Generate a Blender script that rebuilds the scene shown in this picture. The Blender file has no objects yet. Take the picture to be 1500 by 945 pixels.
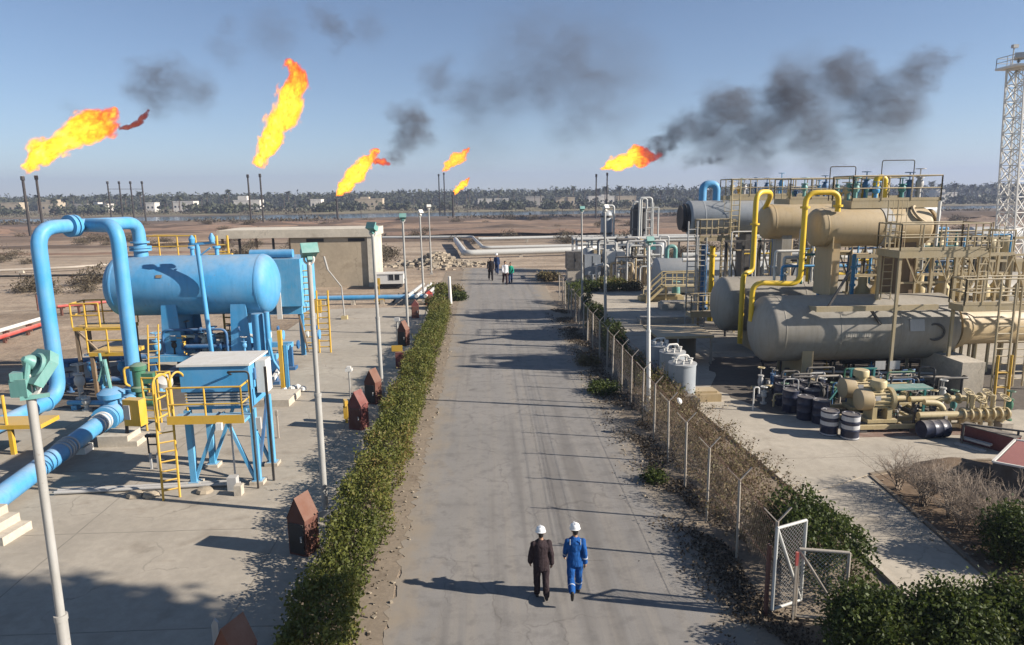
import bpy, math, random
import numpy as np
from mathutils import Vector, Matrix, noise as mnoise
R = math.radians
sc = bpy.context.scene
col = sc.collection
rnd = random.Random(11)
nrs = np.random.RandomState(5)

# ------------------------------------------------------------------ camera survey
CAM_H, FPX, CX, CY = 8.3, 1000.0, 750.0, 472.5
camd = bpy.data.cameras.new('camera'); cam = bpy.data.objects.new('camera', camd); col.objects.link(cam)
camd.sensor_width = 36.0; camd.lens = FPX / 1500 * 36.0; camd.clip_start = 0.1; camd.clip_end = 12000
CAMR = (Matrix.Rotation(R(-2.23), 3, 'Z') @ Matrix.Rotation(R(90 - 10.6), 3, 'X') @ Matrix.Rotation(R(-0.7), 3, 'Z'))
cam.matrix_world = Matrix.Translation((0, 0, CAM_H)) @ CAMR.to_4x4()
sc.camera = cam
def ray(px, py): return CAMR @ Vector(((px - CX) / FPX, -(py - CY) / FPX, -1.0))
def gnd(px, py, z=0.0):                # surveyed point of the photo at height z
    d = ray(px, py); return Vector((0, 0, CAM_H)) + d * ((z - CAM_H) / d.z)
def at(px, py, Y):                     # surveyed point of the photo at distance Y along the road
    d = ray(px, py); return Vector((0, 0, CAM_H)) + d * (Y / d.y)

# ------------------------------------------------------------------ objects
def origin(o):
    p = Vector((0, 0, 0))
    while o is not None:
        p += o.location; o = o.parent
    return p
def tag(o, label=None, cat=None, group=None, kind=None):
    if label: o['label'] = label
    if cat: o['category'] = cat
    if group: o['group'] = group
    if kind: o['kind'] = kind
    return o
def thing(name, label, cat, loc=(0, 0, 0), group=None):
    o = bpy.data.objects.new(name, None); col.objects.link(o); o.location = Vector(loc); o.empty_display_size = .3
    return tag(o, label, cat, group)
def copy_tree(o, parent=None):
    c = o.copy(); col.objects.link(c)
    if parent is not None: c.parent = parent
    for ch in list(o.children): copy_tree(ch, c)
    return c
def dup(o, loc, rz=0.0, label=None, s=None):
    c = copy_tree(o); c.location = Vector(loc); c.rotation_euler = (0, 0, rz)
    if s: c.scale = (s, s, s)
    if label: c['label'] = label
    return c
def frame_for(d):
    d = Vector(d).normalized()
    up = Vector((0, 0, 1)) if abs(d.z) < .95 else Vector((0, 1, 0))
    u = d.cross(up).normalized(); w = u.cross(d).normalized()
    return d, u, w
class MB:
    def __init__(s): s.v = []; s.f = []
    def add(s, vs, fs):
        n = len(s.v); s.v += [tuple(p) for p in vs]; s.f += [tuple(i + n for i in f) for f in fs]; return s
    def box(s, c, d, rz=0.0, M=None):
        x, y, z = d[0] / 2, d[1] / 2, d[2] / 2
        vs = [Vector((a * x, b * y, e * z)) for e in (-1, 1) for b in (-1, 1) for a in (-1, 1)]
        m = M if M is not None else Matrix.Rotation(rz, 3, 'Z')
        c = Vector(c)
        return s.add([m @ p + c for p in vs], [(0, 2, 3, 1), (4, 5, 7, 6), (0, 1, 5, 4), (2, 6, 7, 3), (0, 4, 6, 2), (1, 3, 7, 5)])
    def bx(s, x0, x1, y0, y1, z0, z1):
        return s.box(((x0 + x1) / 2, (y0 + y1) / 2, (z0 + z1) / 2), (x1 - x0, y1 - y0, z1 - z0))
    def bar(s, a, b, w, h=None):
        h = h or w; a = Vector(a); b = Vector(b); d, u, q = frame_for(b - a)
        vs = [p + u * (i * w / 2) + q * (j * h / 2) for p in (a, b) for i, j in ((-1, -1), (1, -1), (1, 1), (-1, 1))]
        return s.add(vs, [(3, 2, 1, 0), (4, 5, 6, 7), (0, 1, 5, 4), (1, 2, 6, 5), (2, 3, 7, 6), (3, 0, 4, 7)])
    def tube(s, a, b, r, n=8, r2=None, caps=True):
        r2 = r if r2 is None else r2; a = Vector(a); b = Vector(b); d, u, q = frame_for(b - a)
        vs = []
        for p, rr in ((a, r), (b, r2)):
            for k in range(n):
                t = 2 * math.pi * k / n; vs.append(p + u * (rr * math.cos(t)) + q * (rr * math.sin(t)))
        fs = [(k, (k + 1) % n, n + (k + 1) % n, n + k) for k in range(n)]
        if caps: fs += [tuple(range(n - 1, -1, -1)), tuple(range(n, 2 * n))]
        return s.add(vs, fs)
    def sweep(s, pts, rad, n=10, caps=True, flat=None):
        pts = [Vector(p) for p in pts]; m = len(pts)
        rad = [rad] * m if isinstance(rad, (int, float)) else rad
        d0, u, q = frame_for(pts[1] - pts[0]); vs = []
        for i, p in enumerate(pts):
            t = (pts[min(i + 1, m - 1)] - pts[max(i - 1, 0)])
            if t.length < 1e-9: t = d0
            t.normalize()
            u = (u - t * u.dot(t)); u.normalize(); q = t.cross(u)
            for k in range(n):
                a = 2 * math.pi * k / n; vs.append(p + (u * math.cos(a) + q * math.sin(a)) * rad[i])
        fs = [(i * n + k, i * n + (k + 1) % n, (i + 1) * n + (k + 1) % n, (i + 1) * n + k) for i in range(m - 1) for k in range(n)]
        if caps: fs += [tuple(range(n - 1, -1, -1)), tuple(range((m - 1) * n, m * n))]
        return s.add(vs, fs)
    def pipe(s, pts, r, bend=None, n=12):
        bend = bend or r * 2.5; pts = [Vector(p) for p in pts]; out = [pts[0]]
        for i in range(1, len(pts) - 1):
            a, b, c = pts[i - 1], pts[i], pts[i + 1]
            da, dc = (a - b), (c - b); k = min(bend, da.length * .49, dc.length * .49)
            p0 = b + da.normalized() * k; p2 = b + dc.normalized() * k
            for j in range(7):
                t = j / 6; out.append(p0 * (1 - t) ** 2 + b * (2 * t * (1 - t)) + p2 * t * t)
        out.append(pts[-1])
        return s.sweep(out, r, n)
    def lathe(s, prof, o, ax, n=28):
        o = Vector(o); d, u, q = frame_for(ax); vs = []; m = len(prof)
        for r, t in prof:
            for k in range(n):
                a = 2 * math.pi * k / n; vs.append(o + d * t + (u * math.cos(a) + q * math.sin(a)) * r)
        fs = [(i * n + k, i * n + (k + 1) % n, (i + 1) * n + (k + 1) % n, (i + 1) * n + k) for i in range(m - 1) for k in range(n)]
        if prof[0][0] > 1e-6: fs.append(tuple(range(n - 1, -1, -1)))
        if prof[-1][0] > 1e-6: fs.append(tuple(range((m - 1) * n, m * n)))
        return s.add(vs, fs)
    def ring(s, c, ax, r, w, t, n=20):     # flange disc, radius r, thickness w
        ax = Vector(ax).normalized(); return s.lathe([(r, -w / 2), (r, w / 2)], c, ax, n)
    def torus(s, c, ax, r, t, n=18, m=6):
        c = Vector(c); d, u, q = frame_for(ax); vs = []
        for i in range(n):
            a = 2 * math.pi * i / n; e = u * math.cos(a) + q * math.sin(a)
            for j in range(m):
                b = 2 * math.pi * j / m; vs.append(c + e * (r + t * math.cos(b)) + d * (t * math.sin(b)))
        return s.add(vs, [(i * m + j, i * m + (j + 1) % m, ((i + 1) % n) * m + (j + 1) % m, ((i + 1) % n) * m + j) for i in range(n) for j in range(m)])
    def prism(s, poly, a, b):              # polygon given as 3D points, extruded by vector b-a
        n = len(poly); e = Vector(b) - Vector(a); lo = [Vector(p) for p in poly]
        return s.add(lo + [p + e for p in lo], [tuple(range(n - 1, -1, -1)), tuple(range(n, 2 * n))] + [(k, (k + 1) % n, n + (k + 1) % n, n + k) for k in range(n)])
    def handwheel(s, c, ax, r, t=.018):
        c = Vector(c); d, u, q = frame_for(ax); s.torus(c, ax, r, t)
        for k in range(3):
            a = math.pi * k / 3; e = u * math.cos(a) + q * math.sin(a); s.tube(c - e * r, c + e * r, t * .7, 5)
        return s
    def rail(s, pts, h=1.05, step=1.3, r=.028, mid=1, n=6, toe=0):
        pts = [Vector(p) for p in pts]
        for a, b in zip(pts[:-1], pts[1:]):
            L = (b - a).length; k = max(1, round(L / step))
            for i in range(k + 1):
                p = a.lerp(b, i / k); s.tube(p, p + Vector((0, 0, h)), r, n)
            s.tube(a + Vector((0, 0, h)), b + Vector((0, 0, h)), r, n)
            for j in range(1, mid + 1): s.tube(a + Vector((0, 0, h * j / (mid + 1))), b + Vector((0, 0, h * j / (mid + 1))), r * .85, n)
            if toe: s.bar(a + Vector((0, 0, toe / 2)), b + Vector((0, 0, toe / 2)), .02, toe)
        return s
    def ladder(s, a, b, wdir, w=.45, r=.025, step=.3, cage=False, out=None):
        a = Vector(a); b = Vector(b); e = Vector(wdir).normalized() * (w / 2)
        s.tube(a - e, b - e, r, 6); s.tube(a + e, b + e, r, 6); L = (b - a).length
        for i in range(1, int(L / step)):
            p = a.lerp(b, i * step / L); s.tube(p - e, p + e, r * .7, 5)
        return s
    def build(s, name, mat, parent=None, smooth=38):
        me = bpy.data.meshes.new(name); off = origin(parent) if parent is not None else Vector((0, 0, 0))
        v = np.array(s.v, dtype=float).reshape(-1, 3) - np.array(off)
        me.from_pydata(v.tolist(), [], s.f); me.materials.append(mat)
        if smooth:
            me.polygons.foreach_set('use_smooth', [True] * len(me.polygons)); me.set_sharp_from_angle(angle=R(smooth))
        me.update(); o = bpy.data.objects.new(name, me); col.objects.link(o)
        if parent is not None: o.parent = parent
        return o
def base_to(o, loc):                        # move a single-mesh thing's origin to its base
    loc = Vector(loc); me = o.data; n = len(me.vertices); a = np.empty(n * 3); me.vertices.foreach_get('co', a)
    a = a.reshape(-1, 3) - np.array(loc); me.vertices.foreach_set('co', a.ravel()); o.location = loc; me.update(); return o
def np_mesh(name, verts, faces4, mat, parent=None, tint=None, smooth=False):
    me = bpy.data.meshes.new(name); verts = np.asarray(verts, dtype=np.float32); faces4 = np.asarray(faces4, dtype=np.int32)
    if parent is not None: verts = verts - np.array(origin(parent), dtype=np.float32)
    nf, k = faces4.shape
    me.vertices.add(len(verts)); me.vertices.foreach_set('co', verts.ravel())
    me.loops.add(nf * k); me.loops.foreach_set('vertex_index', faces4.ravel())
    me.polygons.add(nf); me.polygons.foreach_set('loop_start', np.arange(0, nf * k, k, dtype=np.int32))
    if smooth: me.polygons.foreach_set('use_smooth', np.ones(nf, dtype=bool))
    me.update(calc_edges=True); me.validate()
    if tint is not None:
        at_ = me.attributes.new('tint', 'FLOAT', 'FACE'); at_.data.foreach_set('value', np.asarray(tint, dtype=np.float32))
    me.materials.append(mat); o = bpy.data.objects.new(name, me); col.objects.link(o)
    if parent is not None: o.parent = parent
    return o
def leaf_quads(P, size, rs, up=.25, aspect=.55):
    n = len(P); d = rs.normal(size=(n, 3)); d[:, 2] += up; d /= np.linalg.norm(d, axis=1)[:, None]
    e = rs.normal(size=(n, 3)); e -= d * (e * d).sum(1)[:, None]; e /= np.linalg.norm(e, axis=1)[:, None]
    sz = size * rs.uniform(.6, 1.35, size=(n, 1)); a = d * sz; b = e * sz * aspect * .5
    V = np.stack([P, P + a * .5 + b, P + a, P + a * .5 - b], 1).reshape(-1, 3)
    return V, np.arange(n * 4).reshape(-1, 4)
def twig_ribbons(A, B, w0, w1):              # three-sided tapered twigs
    A = np.asarray(A); B = np.asarray(B); n = len(A); w0 = np.broadcast_to(w0, n)[:, None]; w1 = np.broadcast_to(w1, n)[:, None]
    d = B - A; d /= np.linalg.norm(d, axis=1)[:, None] + 1e-9
    h = np.where(np.abs(d[:, 2:3]) < .9, np.array([[0, 0, 1.]]), np.array([[1., 0, 0]]))
    u = np.cross(d, h); u /= np.linalg.norm(u, axis=1)[:, None]; q = np.cross(d, u); V = []
    for p, w in ((A, w0), (B, w1)):
        for k in range(3):
            t = 2 * math.pi * k / 3; V.append(p + (u * math.cos(t) + q * math.sin(t)) * w)
    V = np.stack(V, 1).reshape(-1, 3); i = np.arange(n)[:, None] * 6
    F = np.concatenate([i + np.array([[k, (k + 1) % 3, 3 + (k + 1) % 3, 3 + k]]) for k in range(3)], 0)
    return V, F
def grow_twigs(base, n, height, spread, rs, levels=3, lean=(0, 0, 0), r0=.012):
    A, B, W0, W1 = [], [], [], []
    def go(p, d, L, lv, w):
        q = p + d * L; A.append(p); B.append(q); W0.append(w); W1.append(w * .6)
        if lv == 0: return
        for _ in range(rs.randint(2, 4)):
            e = d + rs.normal(size=3) * .55; e[2] = abs(e[2]) * .8 + .1; e /= np.linalg.norm(e); t = rs.uniform(.45, 1)
            go(p + d * L * t, e, L * rs.uniform(.5, .85), lv - 1, w * .62)
    for _ in range(n):
        d = np.array([rs.normal() * spread, rs.normal() * spread, 1.0]) + np.array(lean); d /= np.linalg.norm(d)
        go(np.array(base) + np.array([rs.normal() * .06, rs.normal() * .06, 0]), d, height * rs.uniform(.3, .45), levels, r0)
    return np.array(A), np.array(B), np.array(W0), np.array(W1)

# ------------------------------------------------------------------ materials
def new_mat(name):
    m = bpy.data.materials.new(name); m.use_nodes = True; nt = m.node_tree; nt.nodes.clear()
    out = nt.nodes.new('ShaderNodeOutputMaterial'); return m, nt, out
def nd(nt, t, **kw):
    n = nt.nodes.new(t)
    for k, v in kw.items():
        if k.startswith('i_'): n.inputs[k[2:].replace('_', ' ')].default_value = v
        else: setattr(n, k, v)
    return n
def ramp(nt, fac, stops, interp='LINEAR'):
    r = nt.nodes.new('ShaderNodeValToRGB'); cr = r.color_ramp; cr.interpolation = interp
    while len(cr.elements) < len(stops): cr.elements.new(.5)
    for e, (p, c) in zip(cr.elements, stops):
        e.position = p; e.color = (c, c, c, 1) if isinstance(c, (int, float)) else (*c, 1)
    nt.links.new(fac, r.inputs[0]); return r.outputs[0]
def pos(nt): return nt.nodes.new('ShaderNodeNewGeometry').outputs['Position']
def noise(nt, vec, scale, detail=4, rough=.55, dist=0.0):
    n = nd(nt, 'ShaderNodeTexNoise'); n.inputs['Scale'].default_value = scale; n.inputs['Detail'].default_value = detail
    n.inputs['Roughness'].default_value = rough; n.inputs['Distortion'].default_value = dist; nt.links.new(vec, n.inputs['Vector']); return n.outputs['Fac']
def mixc(nt, fac, a, b, mode='MIX'):
    m = nd(nt, 'ShaderNodeMix', data_type='RGBA', blend_type=mode)
    for sock, v in ((m.inputs[0], fac), (m.inputs[6], a), (m.inputs[7], b)):
        if isinstance(v, (int, float)): sock.default_value = v
        elif isinstance(v, tuple): sock.default_value = (*v, 1)
        else: nt.links.new(v, sock)
    return m.outputs[2]
def math_(nt, op, a, b=None, clamp=False):
    m = nd(nt, 'ShaderNodeMath', operation=op, use_clamp=clamp)
    for i, v in enumerate((a, b)):
        if v is None: continue
        if isinstance(v, (int, float)): m.inputs[i].default_value = v
        else: nt.links.new(v, m.inputs[i])
    return m.outputs[0]
def mapping(nt, vec, scale=(1, 1, 1), loc=(0, 0, 0), rot=(0, 0, 0)):
    m = nd(nt, 'ShaderNodeMapping'); m.inputs['Scale'].default_value = scale; m.inputs['Location'].default_value = loc; m.inputs['Rotation'].default_value = rot
    nt.links.new(vec, m.inputs['Vector']); return m.outputs[0]
def principled(nt, out, color, rough=.7, metal=0.0, bump=None, bstr=.3, bdist=.02, spec=.4):
    b = nd(nt, 'ShaderNodeBsdfPrincipled'); b.inputs['Metallic'].default_value = metal; b.inputs['Specular IOR Level'].default_value = spec
    if isinstance(color, tuple): b.inputs['Base Color'].default_value = (*color, 1)
    else: nt.links.new(color, b.inputs['Base Color'])
    if isinstance(rough, (int, float)): b.inputs['Roughness'].default_value = rough
    else: nt.links.new(rough, b.inputs['Roughness'])
    if bump is not None:
        k = nd(nt, 'ShaderNodeBump'); k.inputs['Strength'].default_value = bstr; k.inputs['Distance'].default_value = bdist
        nt.links.new(bump, k.inputs['Height']); nt.links.new(k.outputs[0], b.inputs['Normal'])
    nt.links.new(b.outputs[0], out.inputs['Surface']); return b
def paint(name, c, rough=.5, wear=.35, wearc=(.16, .07, .035), fade=.25, scale=1.0, metal=0.0, streak=True):
    """weathered paint: faded patches, dusty streaks, chips showing rust"""
    m, nt, out = new_mat(name); p = pos(nt)
    n1 = noise(nt, p, 1.1 * scale, 5, .6); n2 = noise(nt, p, 9 * scale, 4, .7); n3 = noise(nt, mapping(nt, p, (5, 5, .5)), 1.3 * scale, 4, .6)
    faded = tuple(min(1, x * .72 + .14) for x in c); dark = tuple(x * .72 for x in c)
    k = mixc(nt, ramp(nt, n1, [(.35, 0.0), (.7, fade * 2)]), c, faded)
    k = mixc(nt, ramp(nt, n3, [(.45, 0.0), (.75, fade * 1.5)]), k, dark)
    k = mixc(nt, ramp(nt, n2, [(.64, 0.0), (.70, wear)]), k, wearc)
    nr = noise(nt, mapping(nt, p, (7, 7, .35), (3, 1, 5)), 1.0 * scale, 4, .65); k = mixc(nt, ramp(nt, nr, [(.60, 0.0), (.72, wear * .8)]), k, tuple(.5 * a + .5 * b for a, b in zip(wearc, dark)))   # rust runs
    gz = nd(nt, 'ShaderNodeSeparateXYZ'); nt.links.new(nd(nt, 'ShaderNodeNewGeometry').outputs['Normal'], gz.inputs[0])            # dust settled on faces that look up
    k = mixc(nt, math_(nt, 'MULTIPLY', ramp(nt, gz.outputs[2], [(.35, 0.0), (.95, .42)]), ramp(nt, n1, [(.3, .35), (.65, 1.0)])), k, (.40, .345, .27))
    principled(nt, out, k, ramp(nt, n1, [(.3, max(.05, rough - .1)), (.7, min(1, rough + .15))]), metal, n2, .12, .01); return m
def foliage(name, stops, trans=.3, rough=.6):
    m, nt, out = new_mat(name); a = nd(nt, 'ShaderNodeAttribute', attribute_name='tint'); p = pos(nt)
    f = math_(nt, 'ADD', math_(nt, 'MULTIPLY', a.outputs['Fac'], .7), math_(nt, 'MULTIPLY', noise(nt, p, .9, 3), .5)); f = math_(nt, 'SUBTRACT', f, .1)
    c = ramp(nt, f, stops)
    b = nd(nt, 'ShaderNodeBsdfPrincipled'); b.inputs['Roughness'].default_value = rough; b.inputs['Specular IOR Level'].default_value = .3; nt.links.new(c, b.inputs['Base Color'])
    t = nd(nt, 'ShaderNodeBsdfTranslucent'); nt.links.new(c, t.inputs['Color']); mx = nd(nt, 'ShaderNodeMixShader'); mx.inputs[0].default_value = trans
    nt.links.new(b.outputs[0], mx.inputs[1]); nt.links.new(t.outputs[0], mx.inputs[2]); nt.links.new(mx.outputs[0], out.inputs['Surface']); return m

M = {}
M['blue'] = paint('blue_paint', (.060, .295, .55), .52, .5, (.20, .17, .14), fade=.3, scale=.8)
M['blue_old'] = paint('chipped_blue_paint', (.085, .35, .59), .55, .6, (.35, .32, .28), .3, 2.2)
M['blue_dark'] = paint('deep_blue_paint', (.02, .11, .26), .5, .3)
M['yellow'] = paint('yellow_paint', (.56, .335, .03), .5, .45, (.20, .09, .03), .15, 1.6)
M['yellow_pipe'] = paint('yellow_pipe_paint', (.70, .46, .02), .4, .2, fade=.1)
M['tan'] = paint('tan_paint', (.43, .32, .17), .55, .35, (.18, .10, .05), .25)
M['tan_frame'] = paint('tan_steel_paint', (.40, .32, .185), .6, .45, (.17, .10, .06), .25, 2)
M['cream'] = paint('cream_paint', (.50, .395, .20), .5, .45, (.15, .08, .04), .2, 2)
M['grey_clad'] = paint('grey_cladding', (.29, .262, .212), .5, .3, (.13, .10, .075), .35, .9)
M['grey_blue'] = paint('grey_blue_cladding', (.29, .315, .335), .45, .2, (.1, .09, .08), .3)
M['galv'] = paint('galvanised_steel', (.42, .41, .39), .5, .35, (.22, .14, .09), .25, 2.5)
M['pole'] = paint('grey_pole_paint', (.33, .32, .295), .55, .6, (.16, .11, .07), .35, 2.5)
M['rustpost'] = paint('rusting_post', (.36, .31, .25), .7, .6, (.17, .08, .04), .4, 3)
M['white'] = paint('white_paint', (.66, .64, .59), .5, .35, (.25, .16, .10), .25, 2)
M['silver'] = paint('silver_pipe_paint', (.50, .50, .47), .4, .35, (.2, .15, .1), .3, 1.5)
M['teal'] = paint('teal_enamel', (.115, .295, .265), .45, .4, (.18, .12, .08), .3, 3)
M['green'] = paint('dark_green_paint', (.025, .14, .07), .45, .3)
M['teal_dark'] = paint('teal_steel', (.03, .20, .19), .5, .3)
M['rust'] = paint('rusty_iron', (.115, .042, .026), .85, .7, (.055, .024, .018), .12, 3)
M['rust_red'] = paint('rusty_red_paint', (.15, .036, .03), .75, .7, (.09, .035, .02), .15, 3)
M['sunlit_rust_roof'] = paint('sunlit_rusted_sheet', (.14, .058, .035), .85, .6, (.09, .035, .02), .12, 3)  # lighter copy of the rust: sunlight on the roof slopes painted in
M['wire'] = plain_wire = paint('brown_rusted_wire', (.22, .18, .14), .85, .3)
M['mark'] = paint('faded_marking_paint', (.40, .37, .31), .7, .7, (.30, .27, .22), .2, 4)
M['red'] = paint('red_paint', (.42, .05, .035), .55, .35)
M['black'] = paint('black_steel', (.018, .016, .015), .6, .5, (.05, .025, .015), .1)
M['stackm'] = paint('sooty_stack_steel', (.03, .025, .022), .8, .5, (.07, .035, .02), .1)
M['drum'] = paint('dark_blue_drum', (.012, .018, .045), .38, .4, (.12, .1, .09), .12, 4)
M['drum_white'] = paint('drum_white_paint', (.50, .50, .50), .45, .5, (.10, .09, .1), .3, 5)
M['dark_steel'] = paint('oily_steel', (.06, .055, .05), .55, .5, (.12, .07, .04), .2, 3)  # one even dark steel colour, shared by many parts
M['brown'] = paint('brown_cladding', (.20, .135, .075), .7, .5)
def glass_mat():
    m, nt, out = new_mat('dark_glass'); principled(nt, out, (.015, .02, .025), .12, 0, spec=.6); return m
M['glass'] = glass_mat()

def concrete(name, c, joint=None, jw=.02, stain=.4, rough=.9, scale=1.0, rot=0.0):
    m, nt, out = new_mat(name); p = pos(nt)
    n1 = noise(nt, p, .35 * scale, 6, .6); n2 = noise(nt, p, 3.5 * scale, 5, .7); n3 = noise(nt, p, 40, 3, .6); n4 = noise(nt, mapping(nt, p, (.5, 1.6, 1)), 1.2 * scale, 5, .65, .6)
    k = mixc(nt, ramp(nt, n1, [(.35, 0.0), (.65, 1.0)]), tuple(x * .86 for x in c), tuple(min(1, x * 1.1) for x in c))
    k = mixc(nt, ramp(nt, n2, [(.42, stain * .7), (.6, 0.0)]), k, tuple(x * .6 for x in c))
    n5 = noise(nt, p, .8 * scale, 4, .55, .3)
    k = mixc(nt, ramp(nt, n5, [(.58, 0.0), (.70, stain)]), k, (c[0] * .42, c[1] * .38, c[2] * .34))
    k = mixc(nt, ramp(nt, n4, [(.60, 0.0), (.75, stain)]), k, (c[0] * .58, c[1] * .52, c[2] * .46))
    k = mixc(nt, ramp(nt, n3, [(.3, .22), (.6, 0.0)]), k, tuple(x * .55 for x in c))
    if joint:
        b = nd(nt, 'ShaderNodeTexBrick'); b.offset = 0.0; b.inputs['Scale'].default_value = 1.0; b.inputs['Mortar Size'].default_value = jw; b.inputs['Mortar Smooth'].default_value = .3
        b.inputs['Brick Width'].default_value = joint[0]; b.inputs['Row Height'].default_value = joint[1]
        wob = nd(nt, 'ShaderNodeVectorMath', operation='ADD'); nt.links.new(mapping(nt, p, rot=(0, 0, rot)), wob.inputs[0])
        nz = nd(nt, 'ShaderNodeTexNoise'); nz.inputs['Scale'].default_value = 2.0; nt.links.new(p, nz.inputs['Vector'])
        sv = nd(nt, 'ShaderNodeVectorMath', operation='SCALE'); sv.inputs['Scale'].default_value = .05; nt.links.new(nz.outputs['Color'], sv.inputs[0]); nt.links.new(sv.outputs[0], wob.inputs[1])
        nt.links.new(wob.outputs[0], b.inputs['Vector'])
        k = mixc(nt, math_(nt, 'MULTIPLY', b.outputs['Fac'], ramp(nt, n2, [(.35, .25), (.6, .75)])), k, tuple(x * .35 for x in c))
    vz = nd(nt, 'ShaderNodeTexNoise'); vz.inputs['Scale'].default_value = 1.2; vz.inputs['Detail'].default_value = 5; nt.links.new(p, vz.inputs['Vector'])      # fine cracks, open only here and there
    sv = nd(nt, 'ShaderNodeVectorMath', operation='SCALE'); sv.inputs['Scale'].default_value = 1.1; nt.links.new(vz.outputs['Color'], sv.inputs[0]); ad = nd(nt, 'ShaderNodeVectorMath', operation='ADD'); nt.links.new(p, ad.inputs[0]); nt.links.new(sv.outputs[0], ad.inputs[1])
    vo = nd(nt, 'ShaderNodeTexVoronoi', feature='DISTANCE_TO_EDGE', voronoi_dimensions='2D'); vo.inputs['Scale'].default_value = .28; nt.links.new(ad.outputs[0], vo.inputs['Vector'])
    k = mixc(nt, math_(nt, 'MULTIPLY', ramp(nt, vo.outputs['Distance'], [(0.0, .55), (.008, 0.0)]), ramp(nt, n1, [(.45, 0.0), (.55, 1.0)])), k, tuple(x * .35 for x in c))
    no = noise(nt, p, .55, 5, .6, .6); k = mixc(nt, ramp(nt, no, [(.66, 0.0), (.74, stain * 1.2)]), k, (c[0] * .30, c[1] * .27, c[2] * .24))
    principled(nt, out, k, rough, 0, n3, .25, .01); return m
M['concrete'] = concrete('pad_concrete', (.375, .33, .265), (5.2, 4.1), .02)
M['concrete_r'] = concrete('pale_pad_concrete', (.42, .37, .295), (6.0, 5.0), .018)
M['conc_block'] = concrete('cast_concrete', (.52, .46, .37), stain=.5, scale=2)
M['plaster'] = concrete('sandy_render', (.44, .36, .255), stain=.3)
M['plaster_pale'] = concrete('pale_render', (.58, .52, .42), stain=.35)
M['housew'] = concrete('white_house_render', (.66, .62, .56), stain=.25)
M['houset'] = concrete('tan_house_render', (.47, .39, .28), stain=.3)
M['houseg'] = concrete('grey_house_render', (.40, .37, .33), stain=.3)
M['soil'] = concrete('brown_soil', (.17, .115, .070), stain=.6, scale=2)
M['soil_grey'] = concrete('dusty_verge_soil', (.25, .20, .145), stain=.6, scale=3)
M['oily'] = concrete('oil_and_shade_concrete', (.125, .105, .085), stain=.6, scale=2)  # oil stain with the shade under the vessels put into the colour
M['redroof'] = concrete('faded_red_sheet', (.27, .11, .095), stain=.3)
M['rock'] = concrete('broken_concrete', (.36, .30, .22), stain=.5, scale=3)
def asphalt():
    m, nt, out = new_mat('worn_asphalt'); p = pos(nt); c = (.215, .195, .17)
    n1 = noise(nt, p, .25, 6, .6); n2 = noise(nt, p, 2.2, 6, .7); n3 = noise(nt, p, 55, 2, .6)
    ns = noise(nt, mapping(nt, p, (2.2, .05, 1)), 1.0, 5, .6)               # lengthwise wear
    nc = noise(nt, mapping(nt, p, (.22, 2.0, 1)), 1.0, 5, .65)              # crosswise patches
    k = mixc(nt, ramp(nt, n1, [(.3, 0.0), (.7, 1.0)]), (.198, .186, .170), (.256, .238, .215))
    k = mixc(nt, ramp(nt, ns, [(.46, 0.0), (.64, .55)]), k, (.265, .235, .195))
    nd2 = noise(nt, mapping(nt, p, (1.3, .035, 1), (4, 9, 0)), 1.0, 4, .6)
    k = mixc(nt, ramp(nt, nd2, [(.53, 0.0), (.66, .55)]), k, (.125, .115, .105))
    nsp = noise(nt, p, 1.1, 3, .5)
    k = mixc(nt, ramp(nt, nsp, [(.68, 0.0), (.74, .6)]), k, (.085, .078, .07))
    k = mixc(nt, ramp(nt, nc, [(.52, 0.0), (.72, .40)]), k, (.15, .138, .125))
    k = mixc(nt, ramp(nt, n2, [(.36, .5), (.5, 0.0)]), k, (.13, .12, .11))
    k = mixc(nt, ramp(nt, n3, [(.32, .35), (.55, 0.0)]), k, (.10, .095, .09))
    # cracks: cells stretched along the road, only partly open
    for sx, sy, w, seed in ((.55, .16, .012, 3.1), (.26, .42, .010, 8.7)):
        vz = nd(nt, 'ShaderNodeTexNoise'); vz.inputs['Scale'].default_value = 1.5; vz.inputs['Detail'].default_value = 4; nt.links.new(p, vz.inputs['Vector'])
        sv = nd(nt, 'ShaderNodeVectorMath', operation='SCALE'); sv.inputs['Scale'].default_value = .9; nt.links.new(vz.outputs['Color'], sv.inputs[0])
        ad = nd(nt, 'ShaderNodeVectorMath', operation='ADD'); nt.links.new(p, ad.inputs[0]); nt.links.new(sv.outputs[0], ad.inputs[1])
        v = nd(nt, 'ShaderNodeTexVoronoi', feature='DISTANCE_TO_EDGE', voronoi_dimensions='2D'); v.inputs['Scale'].default_value = 1.0
        nt.links.new(mapping(nt, ad.outputs[0], (sx, sy, 1), (seed, seed, 0)), v.inputs['Vector'])
        cr = ramp(nt, v.outputs['Distance'], [(0.0, .42), (w, 0.0)])
        k = mixc(nt, math_(nt, 'MULTIPLY', cr, ramp(nt, noise(nt, p, .5, 2), [(.42, 0.0), (.55, 1.0)])), k, (.07, .062, .055))
    # sand blown on from the edges
    sx = nd(nt, 'ShaderNodeSeparateXYZ'); nt.links.new(p, sx.inputs[0]); e = math_(nt, 'ABSOLUTE', math_(nt, 'SUBTRACT', sx.outputs[0], 1.4))
    e = math_(nt, 'ADD', e, math_(nt, 'MULTIPLY', math_(nt, 'SUBTRACT', noise(nt, mapping(nt, p, (1.4, .7, 1)), 1.0, 5, .65), .5), 2.6))
    k = mixc(nt, ramp(nt, math_(nt, 'DIVIDE', e, 6.0), [(.45, 0.0), (.61, .92)]), k, (.255, .21, .155))
    principled(nt, out, k, .92, 0, n3, .35, .012); return m
M['asphalt'] = asphalt()
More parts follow.
